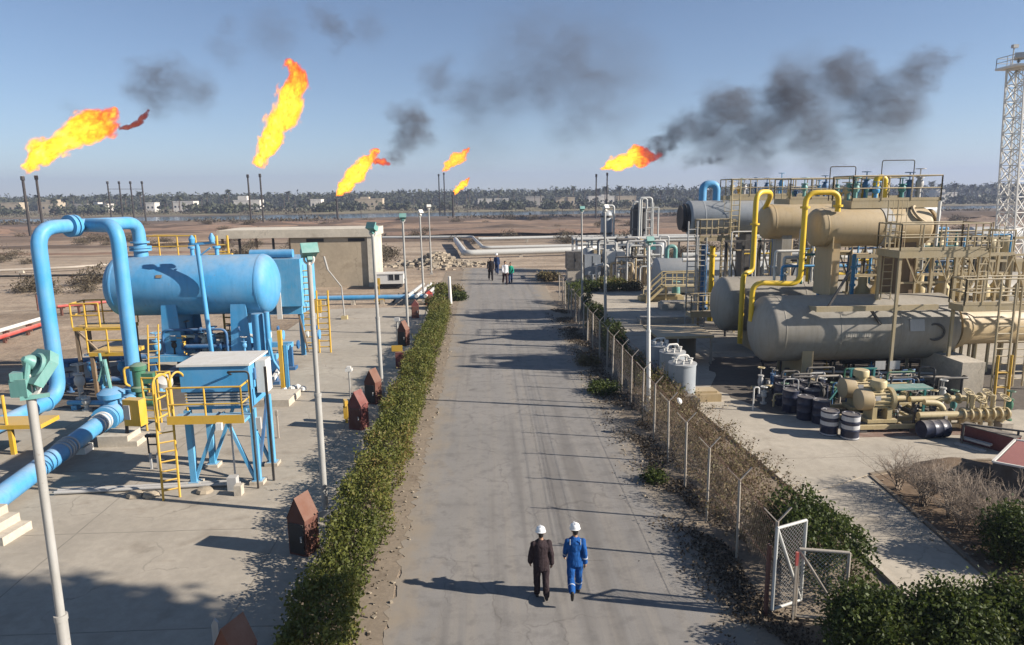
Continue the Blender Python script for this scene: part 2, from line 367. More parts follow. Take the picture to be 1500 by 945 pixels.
def desert():
    m, nt, out = new_mat('desert_soil'); p = pos(nt); sx = nd(nt, 'ShaderNodeSeparateXYZ'); nt.links.new(p, sx.inputs[0]); Y = sx.outputs[1]
    n1 = noise(nt, p, .035, 6, .65); n2 = noise(nt, p, .5, 6, .7); n3 = noise(nt, p, 6, 4, .7); nb = noise(nt, mapping(nt, p, (.012, .075, .05)), 1.0, 6, .65); nf = noise(nt, mapping(nt, p, (.02, .16, 1)), 1.0, 6, .7)
    k = mixc(nt, ramp(nt, n1, [(.35, 0.0), (.65, 1.0)]), (.31, .235, .165), (.40, .315, .225))
    k = mixc(nt, ramp(nt, n2, [(.48, 0.0), (.66, .65)]), k, (.22, .16, .11))
    k = mixc(nt, ramp(nt, n3, [(.35, .35), (.55, 0.0)]), k, (.19, .14, .10))
    npat = noise(nt, mapping(nt, p, (.05, .16, 1)), 1.0, 6, .68, .4)
    k = mixc(nt, ramp(nt, npat, [(.46, 0.0), (.60, .75)]), k, (.165, .12, .08))
    nst = noise(nt, mapping(nt, p, (.015, .35, 1), (7, 3, 0)), 1.0, 5, .6)
    k = mixc(nt, ramp(nt, nst, [(.52, 0.0), (.64, .55)]), k, (.45, .365, .27))
    Yw = math_(nt, 'ADD', Y, math_(nt, 'MULTIPLY', math_(nt, 'SUBTRACT', n1, .5), 70))
    nb = math_(nt, 'ADD', math_(nt, 'MULTIPLY', nb, .6), math_(nt, 'MULTIPLY', noise(nt, mapping(nt, p, (.03, .28, .1), (5, 2, 0)), 1.0, 5, .65), .4))
    red = mixc(nt, ramp(nt, nb, [(.44, 0.0), (.54, 1.0)]), (.275, .185, .125), (.105, .072, .052))
    k = mixc(nt, ramp(nt, math_(nt, 'DIVIDE', Yw, 1000), [(.112, 0.0), (.15, .9), (.225, .9), (.27, 1.0)]), k, red)
    k = mixc(nt, ramp(nt, math_(nt, 'DIVIDE', Yw, 1000), [(.22, 0.0), (.25, .85)]), k, (.115, .088, .060))
    fld = mixc(nt, ramp(nt, nf, [(.38, 0.0), (.62, 1.0)]), (.13, .115, .055), (.24, .20, .115))
    k = mixc(nt, ramp(nt, math_(nt, 'DIVIDE', Y, 1000), [(.352, 0.0), (.37, 1.0)]), k, fld)
    principled(nt, out, k, .95, 0, n2, .7, .35); return m
M['desert'] = desert()
def water():
    m, nt, out = new_mat('river_water'); p = pos(nt); principled(nt, out, (.045, .06, .065), .12, 0, noise(nt, mapping(nt, p, (.3, 1, 1)), .8, 3), .06, .2, .5); return m
M['water'] = water()
M['hedge'] = foliage('hedge_leaves', [(.10, (.042, .054, .012)), (.36, (.092, .106, .020)), (.62, (.145, .150, .032)), (.86, (.20, .125, .048))], .3)
M['green_leaf'] = foliage('dark_green_leaves', [(.12, (.020, .032, .007)), (.45, (.047, .067, .013)), (.75, (.092, .118, .022)), (.95, (.17, .14, .035))], .3)
M['dry_leaf'] = foliage('dry_leaves', [(.15, (.085, .065, .035)), (.45, (.17, .125, .065)), (.7, (.14, .13, .045)), (.95, (.25, .18, .10))], .2)
M['litter'] = foliage('fallen_leaf_litter', [(.15, (.035, .027, .018)), (.5, (.085, .062, .040)), (.85, (.17, .13, .085))], .1, .9)
M['palm_leaf'] = foliage('palm_fronds', [(.1, (.030, .036, .020)), (.5, (.055, .063, .032)), (.9, (.090, .090, .046))], .15)
M['scrub'] = foliage('desert_scrub', [(.1, (.055, .043, .026)), (.5, (.095, .075, .045)), (.9, (.15, .12, .075))], .15)
def bark(name, c):
    m, nt, out = new_mat(name); p = pos(nt); n = noise(nt, mapping(nt, p, (8, 8, 2)), 2, 4); principled(nt, out, mixc(nt, n, tuple(x * .6 for x in c), tuple(x * 1.3 for x in c)), .9); return m
M['bark'] = bark('brown_bark', (.10, .07, .045)); M['twig'] = bark('grey_twigs', (.30, .24, .185)); M['twig_brown'] = bark('brown_twigs', (.185, .125, .08))
def cloth(name, c, wr=.25):
    m, nt, out = new_mat(name); p = pos(nt); n = noise(nt, mapping(nt, p, (14, 14, 5)), 1.2, 4, .6, 1.0); n2 = noise(nt, p, 60, 2)
    principled(nt, out, mixc(nt, ramp(nt, n, [(.3, 0.0), (.7, 1.0)]), tuple(x * (1 - wr) for x in c), tuple(min(1, x * (1 + wr)) for x in c)), .9, 0, n, .6, .03, .15); return m
M['c_blue'] = cloth('blue_coverall_cloth', (.013, .075, .25)); M['c_brown'] = cloth('brown_work_cloth', (.034, .024, .026)); M['c_black'] = cloth('black_cloth', (.016, .014, .015))
M['c_white'] = cloth('white_cloth', (.55, .55, .56)); M['c_green'] = cloth('green_cloth', (.02, .26, .17)); M['c_navy'] = cloth('navy_cloth', (.02, .04, .10)); M['c_trouser'] = cloth('dark_red_brown_cloth', (.045, .025, .025))
def skin():
    m, nt, out = new_mat('skin'); principled(nt, out, (.30, .17, .105), .6); return m
M['skin'] = skin()
def plain(name, c, r=.5): m, nt, out = new_mat(name); principled(nt, out, c, r); return m
M['helmet'] = plain('helmet_plastic', (.78, .78, .76), .3); M['hair'] = plain('black_hair', (.012, .010, .009), .6); M['boot'] = plain('black_boot_leather', (.014, .012, .011), .55)
M['reflect'] = plain('reflective_tape', (.55, .58, .60), .35)
# ------------------------------------------------------------------ light, sky, air
SUN_EL, SUN_AZ = 27.5, -14.0                                  # azimuth from +X
sdir = Vector((math.cos(R(SUN_AZ)) * math.cos(R(SUN_EL)), math.sin(R(SUN_AZ)) * math.cos(R(SUN_EL)), math.sin(R(SUN_EL))))
w = bpy.data.worlds.new('World'); sc.world = w; w.use_nodes = True; nt = w.node_tree; nt.nodes.clear()
wo = nt.nodes.new('ShaderNodeOutputWorld'); bg = nt.nodes.new('ShaderNodeBackground'); sky = nt.nodes.new('ShaderNodeTexSky')
sky.sky_type = 'NISHITA'; sky.sun_disc = False; sky.sun_elevation = R(SUN_EL); sky.sun_rotation = R(104); sky.altitude = 0
sky.air_density = .75; sky.dust_density = .05; sky.ozone_density = 2.0
bg.inputs['Strength'].default_value = .06
nt.links.new(sky.outputs[0], bg.inputs['Color']); nt.links.new(bg.outputs[0], wo.inputs['Surface'])
sl = bpy.data.lights.new('sun', 'SUN'); so = bpy.data.objects.new('sun', sl); col.objects.link(so)
sl.energy = 5.0; sl.angle = R(.53); sl.color = (1.0, .92, .82); so.rotation_euler = (-sdir).to_track_quat('-Z', 'Y').to_euler(); so.location = sdir * 200
sc.view_settings.view_transform = 'Standard'; sc.view_settings.look = 'None'; sc.view_settings.gamma = 1; sc.view_settings.exposure = 1.0
sc.render.engine = 'CYCLES'; sc.cycles.use_denoising = True
sc.cycles.max_bounces = 6; sc.cycles.diffuse_bounces = 1; sc.cycles.glossy_bounces = 2; sc.cycles.transparent_max_bounces = 8; sc.cycles.volume_bounces = 0; sc.cycles.transmission_bounces = 3
HAZE = True
if HAZE:
    m, nt, out = new_mat('haze_air'); v = nd(nt, 'ShaderNodeVolumePrincipled'); v.inputs['Color'].default_value = (.50, .58, .80, 1); v.inputs['Density'].default_value = .00045; v.inputs['Anisotropy'].default_value = .1
    nt.links.new(v.outputs[0], out.inputs['Volume'])
    b = MB(); b.bx(-2400, 2400, -80, 3400, -3, 108); tag(b.build('haze', m, smooth=0), kind='stuff')

# ------------------------------------------------------------------ ground
def bell(t, a, b, soft):
    f = lambda q: max(0., min(1., q)); return f((t - a) / soft) * f((b - t) / soft)
def ground_h(x, y):
    if y < 60 and abs(x) < 46: return 0.0
    n = mnoise.noise(Vector((x * .012, y * .05, 3.3))); n2 = mnoise.noise(Vector((x * .05, y * .12, 7.7))); n3 = mnoise.noise(Vector((x * .15, y * .2, 1.7)))
    if y < 84 and abs(x) < 14: return 0.0
    h = .12 * n2 * bell(y, 62, 4000, 25) * (1 if y > 110 else min(1, max(0, (abs(x) - 14) / 8) + max(0, (y - 84) / 20))) if y > 60 else .12 * n2 * min(1, (abs(x) - 46) / 12)
    h += bell(y, 128, 246, 14) * max(0, .45 + 1.3 * n + .85 * n2 + .5 * n3) * (.55 + .45 * math.sin(y * .17 + x * .004)) * (1.15 if y < 200 else .6)
    h += bell(y, 140, 149, 3) * .8 + bell(y, 176, 186, 4) * 1.0 * (n2 > -.2)
    riv = 285 + 9 * math.sin(x * .011) + 12 * n; rv2 = 352 + 14 * math.sin(x * .008 + 1)
    if riv < y < rv2: h = -1.2
    if y > rv2: h = .25 * n2
    return h
ys = np.concatenate([np.arange(-40, 60, 4), np.arange(60, 372, 2.0), 372 * 1.12 ** np.arange(0, 26)])
xp = np.concatenate([np.arange(0, 240, 3.0), 240 * 1.15 ** np.arange(0, 24)]); xs = np.concatenate([-xp[:0:-1], xp])
V = [(x, y, ground_h(x, y)) for y in ys for x in xs]; nx = len(xs); iy, ix = np.meshgrid(np.arange(len(ys) - 1), np.arange(nx - 1), indexing='ij')
i0 = (iy * nx + ix).ravel(); gr = np_mesh('desert_ground', V, np.stack([i0, i0 + 1, i0 + nx + 1, i0 + nx], 1), M['desert'], smooth=True); tag(gr, kind='structure')
b = MB(); b.add([(-2000, 278, -.32), (2000, 278, -.32), (2000, 372, -.32), (-2000, 372, -.32)], [(0, 1, 2, 3)]); tag(b.build('river', M['water'], smooth=0), kind='structure')

def sheet(name, poly, z, mat, depth=.4, jag=0.0, jstep=.4, seed=1):
    """flat slab with its top at z; jag makes its outline crumbled"""
    r = random.Random(seed); out = []
    for a, c in zip(poly, poly[1:] + poly[:1]):
        L = math.hypot(c[0] - a[0], c[1] - a[1]); k = max(1, int(L / jstep)) if jag else 1
        for i in range(k):
            t = i / k; q = (a[0] + (c[0] - a[0]) * t, a[1] + (c[1] - a[1]) * t)
            out.append((q[0] + (r.uniform(-jag, jag) if i else 0), q[1] + (r.uniform(-jag, jag) * .5 if i else 0)))
    b = MB(); b.prism([(x, y, z - depth) for x, y in out], (0, 0, 0), (0, 0, depth)); o = b.build(name, mat, smooth=0); tag(o, kind='structure'); return o
sheet('road', [(-2.25, -12), (5.0, -12), (5.05, 30), (5.5, 60), (6.2, 78), (-2.45, 79), (-2.1, 45), (-2.0, 28)], .016, M['asphalt'], jag=.11, jstep=.13)
sheet('verge_soil', [(-3.95, -12), (-2.2, -12), (-1.95, 28), (-2.1, 52), (-2.4, 76), (-4.3, 76), (-4.05, 40)], .012, M['soil_grey'], jag=.06)
sheet('verge_soil', [(4.6, -12), (8.75, -12), (8.75, 17.4), (8.2, 26), (7.6, 33), (7.6, 57), (5.4, 58), (5.0, 30)], .014, M['soil_grey'], jag=.08)
sheet('concrete_yard', [(-4.0, -12), (-4.05, 40), (-4.3, 51.5), (-12.6, 51.0), (-12.6, 43), (-22, 42.2), (-22, 33.6), (-19.6, 29.6), (-34, 29.0), (-34, -12)], .03, M['concrete'])
sheet('concrete_yard', [(8.65, 17.3), (11.2, 18.6), (14.2, 19.4), (60, 19.4), (60, 62), (8.0, 62), (7.7, 33), (8.25, 26)], .03, M['concrete_r'])
sheet('path', [(8.65, -8), (10.6, -8), (10.7, 13.2), (11.2, 18.55), (8.66, 17.25)], .026, M['concrete_r'])
sheet('planting_soil', [(10.86, -8), (60, -8), (60, 19.3), (14.3, 19.3), (11.3, 18.5), (10.9, 13.2)], .02, M['soil'], jag=.05)
def kerb(pts, w=.14, h=.13, z0=-.2, mat=None):
    b = MB()
    for a, c in zip(pts[:-1], pts[1:]): b.bar((a[0], a[1], (h + z0) / 2), (c[0], c[1], (h + z0) / 2), w, h - z0)
    tag(b.build('kerb', mat or M['conc_block'], smooth=0), kind='structure')
kerb([(10.78, -8), (10.82, 13.2), (11.26, 18.5)], .11, .06, mat=M['soil_grey']); kerb([(11.3, 18.62), (14.2, 19.42), (15.6, 19.42)], .11, .06, mat=M['soil_grey'])
kerb([(8.6, -8), (8.6, 17.2), (8.1, 26), (7.62, 33), (7.62, 57)], .12, .10)
kerb([(-4.02, 11), (-4.05, 40), (-4.25, 51)], .12, .08)
# rubble edge of the crumbled road and dry leaf litter under the fence: uncountable
def chips(name, pts, s0, s1, mat, rs):
    b = MB()
    for p in pts:
        s = rs.uniform(s0, s1); M3 = Matrix.Rotation(rs.uniform(0, 6.3), 3, 'Z') @ Matrix.Rotation(rs.uniform(-.4, .4), 3, 'X')
        b.box((p[0], p[1], p[2] + s * .12), (s, s * rs.uniform(.5, .9), s * rs.uniform(.25, .5)), M=M3)
    return tag(b.build(name, mat, smooth=0), kind='stuff')
rs = np.random.RandomState(3)
P = [(-2.35 + rs.normal() * .16, y, .02) for y in rs.uniform(10, 50, 170)] + [(5.0 + rs.normal() * .35, y, .02) for y in rs.uniform(11, 45, 650)] + [(11.1 + rs.normal() * .2, y, .03) for y in rs.uniform(11, 18.5, 90)]
chips('gravel', P, .02, .085, M['rock'], rs)
n = 19000; yy = 11 + 38 * rs.power(.75, n) * 1.0; xx = 5.3 + rs.normal(size=n) * .45; P = np.stack([xx, yy, np.abs(rs.normal(size=n)) * .05 + .03], 1)
keep = np.array([mnoise.noise(Vector((p[0] * .9, p[1] * .55, 0))) > -.12 for p in P]); P = P[keep]
n2 = 700; P2 = np.stack([-2.62 + rs.normal(size=n2) * .2, 11 + 38 * rs.rand(n2), np.abs(rs.normal(size=n2)) * .03 + .03], 1); P = np.concatenate([P, P2])
V, F = leaf_quads(P, .075, rs, 0, .6); tag(np_mesh('leaf_litter', V, F, M['litter'], tint=rs.rand(len(F))), kind='stuff')

def stain_shade_sheet(name, poly, z, mat, seed):  # thin dark ground sheet: oil stain and painted shade together
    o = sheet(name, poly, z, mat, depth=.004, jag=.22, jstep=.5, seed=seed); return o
stain_shade_sheet('oil_and_shade_ground', [(10.6, 24.4), (16, 23.9), (23, 24.2), (24, 33.2), (11.5, 33.4), (9.6, 28)], .037, M['oily'], 4)  # oil stain plus painted shade below and before the grey separator
stain_shade_sheet('oil_and_shade_ground', [(-18.6, 27.3), (-13.2, 26.6), (-10.2, 29.0), (-10.4, 34.2), (-18.8, 34.4)], .037, M['oily'], 5)  # oil stain plus painted shade below the blue drum

# low banks of dug soil out on the plain
M['bank'] = concrete('dug_dark_soil', (.120, .085, .060), stain=.5, scale=.6); M['bank_red'] = concrete('dug_red_soil', (.24, .155, .105), stain=.5, scale=.6)
rb = random.Random(17)
for i, (Y, x0, x1, h, wd, mt) in enumerate([(112, -150, -28, .5, 2.5, 'bank_red'), (128, -120, 60, .6, 3, 'bank'), (141, -20, 140, .8, 3.5, 'bank_red'), (150, -160, 20, .9, 4, 'bank'), (163, -60, 90, .8, 4, 'bank'), (176, -190, -40, 1.2, 5, 'bank_red'), (184, 0, 190, 1.0, 5, 'bank'), (198, -150, 120, .9, 5, 'bank'), (214, -200, 30, 1.1, 6, 'bank_red'), (226, 10, 210, .9, 6, 'bank'), (240, -230, 230, .7, 6, 'bank')]):
    n = int((x1 - x0) / 3); vs, fs = [], []
    for k in range(n + 1):
        x = x0 + (x1 - x0) * k / n; yy = Y + 3 * math.sin(x * .03 + i) + rb.uniform(-.5, .5); hh = h * max(0, min(1, 4 * k / n, 4 * (1 - k / n))) * max(.05, .6 + .9 * mnoise.noise(Vector((x * .07, i * 3.1, 0)))); ww = wd * rb.uniform(.8, 1.2); g0 = ground_h(x, yy) - .15
        vs += [(x, yy - ww, g0 - .3), (x, yy - ww * .45, g0 + hh * .75 + .15), (x, yy, g0 + hh + .15), (x, yy + ww * .5, g0 + hh * .6 + .1), (x, yy + ww, g0 - .3)]
        if k: fs += [((k - 1) * 5 + j, k * 5 + j, k * 5 + j + 1, (k - 1) * 5 + j + 1) for j in range(4)]
    b = MB(); b.add(vs, fs); tag(b.build('earth_bank', M[mt], None, 60), kind='structure')
# ------------------------------------------------------------------ hedges, bushes, scrub, palms, trees
def clumps(n_cl, per, c, rad, rs, cl_r=.22, shell=.65):
    """leaf positions: clumps spread through an uneven ellipsoid"""
    d = rs.normal(size=(n_cl, 3)); d /= np.linalg.norm(d, axis=1)[:, None]; r = (shell + (1 - shell) * rs.rand(n_cl)) * rs.uniform(.72, 1.12, n_cl)
    inner = rs.rand(n_cl) < .3; r[inner] *= rs.uniform(.3, .8, inner.sum())
    C = d * r[:, None] * np.array(rad) + np.array(c); P = np.repeat(C, per, 0) + rs.normal(size=(n_cl * per, 3)) * cl_r
    tint = np.repeat(rs.rand(n_cl), per) * .55 + rs.rand(n_cl * per) * .45; k = P[:, 2] > .04; return P[k], tint[k]
def bush(label, cat, loc, rad, mat, leaf, n_cl, per, seed, name='bush', group=None, cl_r=None, tw=None, twigs=5):
    rs = np.random.RandomState(seed); t = thing(name, label, cat, loc, group); L = np.array(loc, dtype=float)
    P, tint = clumps(n_cl, per, L + np.array([0, 0, rad[2] * .92]), rad, rs, cl_r or min(rad) * .2)
    V, F = leaf_quads(P, leaf, rs); np_mesh('foliage', V, F, mat, t, tint)
    A, B, W0, W1 = grow_twigs(L, twigs, rad[2] * 1.7, .45 * max(rad[0], rad[1]) / rad[2], rs, 3, r0=.02)
    V, F = twig_ribbons(A, B, W0, W1); np_mesh('stems', V, F, tw or M['bark'], t); return t
# long clipped hedge between the road and the yard
def hedge_strip(label, x_of, y0, y1, hw, h, mat, leaf, dens, seed, name='hedge', gapf=0.0):
    rs = np.random.RandomState(seed); P = []; T = []
    y = y0
    while y < y1:
        t = (y - y0) / (y1 - y0); H = h(y) if callable(h) else h; W = hw(y) if callable(hw) else hw
        n_cl = rs.poisson(dens)
        for _ in range(n_cl):
            u = rs.uniform(-1, 1); top = rs.rand() < .45
            x = x_of(y) + W * (u if top else np.sign(u) * rs.uniform(.75, 1.02)); z = H * (rs.uniform(.86, 1.05) if top else rs.uniform(.08, 1.0))
            lump = mnoise.noise(Vector((x * 1.1, y * .8, z * .9 + seed))); lm2 = mnoise.noise(Vector((x * .4, y * .25, seed)))
            if gapf and lm2 < gapf: continue
            lm3 = mnoise.noise(Vector((y * .75, seed * 1.7, .3))); lm4 = mnoise.noise(Vector((y * 2.1, seed, np.sign(u) * 2.)))
            x += (.20 * lump + .16 * lm4) * np.sign(u); z *= 1 + .18 * lump + .12 * lm2 + .20 * lm3
            if top and rs.rand() < .09:          # shoots standing out of the clipped top
                hh = rs.uniform(.12, .38); kk = 12; P.append(np.stack([x + rs.normal(size=kk) * .03, y + rs.normal(size=kk) * .03, z + np.linspace(0, hh, kk)], 1)); T.append(rs.uniform(.3, .8, kk))
            k = 16; P.append(np.array([x, y + rs.uniform(-.15, .15), z]) + rs.normal(size=(k, 3)) * .085); T.append(np.full(k, .5 + .35 * lump + .25 * lm2) + rs.uniform(-.3, .3, k))
        y += .1
    P = np.concatenate(P); T = np.clip(np.concatenate(T), 0, 1); ok = P[:, 2] > .03; P, T = P[ok], T[ok]
    t = thing(name, label, 'hedge', (x_of(y0), y0, 0)); V, F = leaf_quads(P, leaf, rs); np_mesh('foliage', V, F, mat, t, T)
    A, B, W0, W1 = [], [], [], []
    for yy in np.arange(y0 + .2, y1, .42):
        q = grow_twigs((x_of(yy) + rs.normal() * .1, yy, 0), 2, (h(yy) if callable(h) else h) * 1.15, .42, rs, 3, r0=.02)
        A.append(q[0]); B.append(q[1]); W0.append(q[2]); W1.append(q[3])
    V, F = twig_ribbons(np.concatenate(A), np.concatenate(B), np.concatenate(W0), np.concatenate(W1)); np_mesh('stems', V, F, M['bark'], t); return t
hedge_strip('long olive green clipped hedge between road and the paved yard with lamp posts', lambda y: -3.13 + .002 * (y - 12), 10.4, 47.5, lambda y: .47 + .07 * math.sin(y * 1.3), lambda y: 1.06 + .08 * math.sin(y * .9), M['hedge'], .085, 15, 21)
def twig_hedge(label, x_of, y0, y1, hw, h, leafmat, leaf_n, seed, name, twm, step=.28, leafsz=.07):
    rs = np.random.RandomState(seed); t = thing(name, label, 'hedge', (x_of(y0), y0, 0)); A, B, W0, W1 = [], [], [], []
    for yy in np.arange(y0, y1, step):
        q = grow_twigs((x_of(yy) + rs.uniform(-hw, hw) * .8, yy, 0), 2, h * rs.uniform(.8, 1.35), .5, rs, 4, r0=.016)
        A.append(q[0]); B.append(q[1]); W0.append(q[2]); W1.append(q[3])
    A, B, W0, W1 = map(np.concatenate, (A, B, W0, W1)); V, F = twig_ribbons(A, B, W0, W1); np_mesh('stems', V, F, twm, t)
    idx = rs.randint(0, len(B), leaf_n); P = B[idx] + rs.normal(size=(leaf_n, 3)) * .05; P = P[P[:, 2] > .02]; V, F = leaf_quads(P, leafsz, rs); np_mesh('foliage', V, F, leafmat, t, rs.rand(len(F))); return t
twig_hedge('dry brown twiggy hedge growing behind the wire fence beside the pale path', lambda y: 6.85 - .006 * (y - 14), 13.6, 26.0, 1.05, 1.15, M['dry_leaf'], 15000, 5, 'dry_hedge', M['twig_brown'], .075)
twig_hedge('sparse half green hedge along the fence between dry hedge and grey drums tanks', lambda y: 6.95 - .01 * (y - 25), 25.5, 33.0, .5, 1.05, M['hedge'], 6500, 6, 'dry_hedge', M['twig_brown'], .16)
hedge_strip('low green hedge behind far half of the wire fence', lambda y: 6.75, 33.5, 53.0, .48, lambda y: 1.05 + .25 * math.sin(y * 1.1), M['green_leaf'], .10, 9, 31, gapf=-.18)
hedge_strip('fresh green hedge between the white gate and the pale path', lambda y: 7.2 - .05 * (y - 12), 12.2, 15.0, .52, 1.3, M['green_leaf'], .085, 17, 35)
# shrubs in front of the gate at the bottom of the picture
for i, (x, y, rx, ry, h, lab) in enumerate([(6.75, 10.75, .85, .7, 1.0, 'dark green shrub with small leaves overlapping the foot of the white gate'), (8.15, 10.55, .9, .75, 1.08, 'dense dark green shrub growing at the end of the pale path'),
        (9.35, 10.7, .75, .75, 1.0, 'tall tufted green shrub between two darker shrubs by path end'), (10.45, 10.4, .8, .7, .82, 'low loose green shrub beside the kerb corner of the path'), (11.6, 10.9, .8, .7, .75, 'yellow green shrub at the picture corner below the round bush')]):
    bush(lab, 'shrub', (x, y, 0), (rx, ry, h * .70), M['green_leaf'], .08, 430, 34, 40 + i, 'green_shrub', cl_r=.11)
bush('round bright green bush at the end of the bare twig row in brown soil', 'bush', (11.75, 13.6, 0), (.72, .72, .72), M['green_leaf'], .08, 300, 30, 55, 'round_bush', cl_r=.11)
# bare shrubs standing in the brown planting bed
bare = [(11.5, 17.6), (11.9, 17.0), (11.55, 16.5), (12.2, 16.4), (11.75, 15.8), (12.4, 15.7), (11.6, 15.1), (12.15, 15.0), (12.7, 15.1), (11.8, 14.5), (12.5, 14.4), (13.0, 14.6)]
for i, (x, y) in enumerate(bare):
    rs = np.random.RandomState(70 + i); t = thing('bare_shrub', 'leafless grey twig shrub standing in the brown soil bed beside the path kerb', 'shrub', (x, y, 0), 'leafless shrubs in the soil bed')
    A, B, W0, W1 = grow_twigs((x, y, 0), 15, 1.5, .27, rs, 4, r0=.015); V, F = twig_ribbons(A, B, W0, W1); np_mesh('stems', V, F, M['twig'], t)
# small plants on the verge and the yards
small = [((-2.3, 54.5), .9, .55, 'green_leaf', 'spreading dark green bush between white post and road'), ((-3.6, 50.5), .95, .8, 'hedge', 'olive bush at the end of the long hedge'), ((-3.9, 56.5), 1.0, .95, 'hedge', 'dusty olive bush behind the white post'), ((-2.7, 58.2), .8, .6, 'dry_leaf', 'brownish dry bush on road edge behind white post'),
    ((4.9, 27.7), .75, .32, 'green_leaf', 'low green weed patch on the road edge beside the fence'), ((4.85, 18.6), .25, .14, 'green_leaf', 'tiny dark weed on the asphalt near the fence'), ((5.0, 32.5), .6, .35, 'dry_leaf', 'dry weed tuft beside the fence foot'), ((7.5, 26.4), .75, .95, 'hedge', 'yellow green bush beside the grey cylinder tanks'),
    ((8.6, 58), 1.3, .9, 'green_leaf', 'green bush before the white electrical cabinets'), ((10.8, 58.5), 1.5, 1.0, 'hedge', 'wide olive bush beside pale pipe rack cabinets'), ((12.8, 58.2), 1.0, .7, 'dry_leaf', 'brown dry bush beside pale low wall near pipe rack'), ((6.2, 66), 1.2, .75, 'dry_leaf', 'dry bush at the fence end by the road')]
for i, ((x, y), rx, h, mt, lab) in enumerate(small):
    bush(lab, 'bush', (x, y, 0), (rx, rx * .85, h * .6), M[mt], .09 if y < 40 else .16, int(60 + 90 * rx), 20, 90 + i, 'bush', cl_r=.12)

# desert scrub: dry bushes out on the sand, one by one
def scrub_proto(seed):
    rs = np.random.RandomState(seed); P, tint = clumps(46, 12, (0, 0, .42), (1.0, .9, .45), rs, .17); V, F = leaf_quads(P, .24, rs, .6, .22); o = np_mesh('scrub_bush', V, F, M['scrub'], None, tint); return o
protos = [scrub_proto(s) for s in (1, 2, 3)]; rs = np.random.RandomState(8); nsc = 0
for i in range(1600):
    y = rs.uniform(46, 125) if rs.rand() < .7 else rs.uniform(125, 240); x = rs.uniform(-.85, .8) * y; x = -abs(x) if y < 110 and rs.rand() < .6 else x
    if (x > -13 and x < 13 and y < 100) or (8 < x < 60 and y < 68) or (x > -36 and y < 88 and x < 0 and not (x < -22 and y < 62)): continue
    dens = mnoise.noise(Vector((x * .03, y * .05, 2.0)))
    if dens < .02: continue
    if nsc >= 230: break
    o = protos[nsc % 3] if nsc < 3 else protos[nsc % 3].copy()
    if nsc >= 3: col.objects.link(o)
    s = rs.uniform(.7, 2.2); o.location = (x, y, ground_h(x, y) - .05); o.rotation_euler = (0, 0, rs.uniform(0, 6.28)); o.scale = (s * 1.2, s * 1.2, s * rs.uniform(.6, 1.0)); nsc += 1
    tag(o, 'dry brown scrub bush growing on the open desert sand', 'scrub bush', 'scrub bushes on the desert')
# date palms in front of the far wood
def palm_proto(seed, H):
    r = random.Random(seed); b = MB(); b.sweep([(0, 0, 0), (r.uniform(-.3, .3), 0, H * .5), (r.uniform(-.5, .5), .1, H)], [.34, .26, .24], 6)
    o = b.build('date_palm', M['bark'], None, 0); rs = np.random.RandomState(seed); top = np.array(b.v[-1]); V = []; F = []; T = []
    for k in range(30):
        a = rs.uniform(0, 6.28); el = rs.uniform(-.35, 1.35); L = rs.uniform(2.4, 3.5); p = top.copy(); prev = None
        for j in range(5):
            e = el - .42 * j; d = np.array([math.cos(a) * math.cos(e), math.sin(a) * math.cos(e), math.sin(e)]); side = np.array([-math.sin(a), math.cos(a), 0]); w = (.18, .55, .6, .45, .1)[j]
            q = [p + side * w - np.array([0, 0, w * .4]), p, p - side * w - np.array([0, 0, w * .4])]; n0 = len(V); V += q
            if prev is not None:
                F += [(prev, prev + 1, n0 + 1, n0), (prev + 1, prev + 2, n0 + 2, n0 + 1)]; T += [rs.rand()] * 2
            prev = n0; p = p + d * L / 4
    n = len(o.data.vertices); me = o.data; me2 = np_mesh('fronds', V, F, M['palm_leaf'], None, T); return o, me2
def join_meshes(a, bob, name):
    """one mesh of the trunk and its fronds: too small in the picture to show parts"""
    va = np.empty(len(a.data.vertices) * 3); a.data.vertices.foreach_get('co', va); vb = np.empty(len(bob.data.vertices) * 3); bob.data.vertices.foreach_get('co', vb)
    fa = [tuple(p.vertices) for p in a.data.polygons]; n = len(va) // 3; fb = [tuple(i + n for i in p.vertices) for p in bob.data.polygons]
    me = bpy.data.meshes.new(name); me.from_pydata(np.concatenate([va, vb]).reshape(-1, 3).tolist(), [], fa + fb); me.materials.append(M['bark']); me.materials.append(M['palm_leaf'])
    me.polygons.foreach_set('material_index', [0] * len(fa) + [1] * len(fb)); t = me.attributes.new('tint', 'FLOAT', 'FACE'); t.data.foreach_set('value', [random.Random(i).random() for i in range(len(fa) + len(fb))]); me.update()
    o = bpy.data.objects.new(name, me); col.objects.link(o); bpy.data.objects.remove(a); bpy.data.objects.remove(bob); return o
pp = [join_meshes(*palm_proto(s, h), 'date_palm') for s, h in ((1, 8.5), (2, 10.0), (3, 11.5))]; rs = np.random.RandomState(12); k = 0
for i in range(210):
    y = rs.uniform(405, 620); x = -.78 * y + 1.62 * y * ((i + rs.rand()) / 210); dens = mnoise.noise(Vector((x * .012, 5.5, y * .004)))
    if dens < -.28: continue
    o = pp[k % 3] if k < 3 else pp[k % 3].copy()
    if k >= 3: col.objects.link(o)
    k += 1; s = rs.uniform(.75, 1.1); o.location = (x, y, 0); o.rotation_euler = (0, 0, rs.uniform(0, 6.28)); o.scale = (s, s, s)
    tag(o, 'date palm with bushy crown in the hazy palm grove on the horizon', 'palm tree', 'date palms along the horizon')
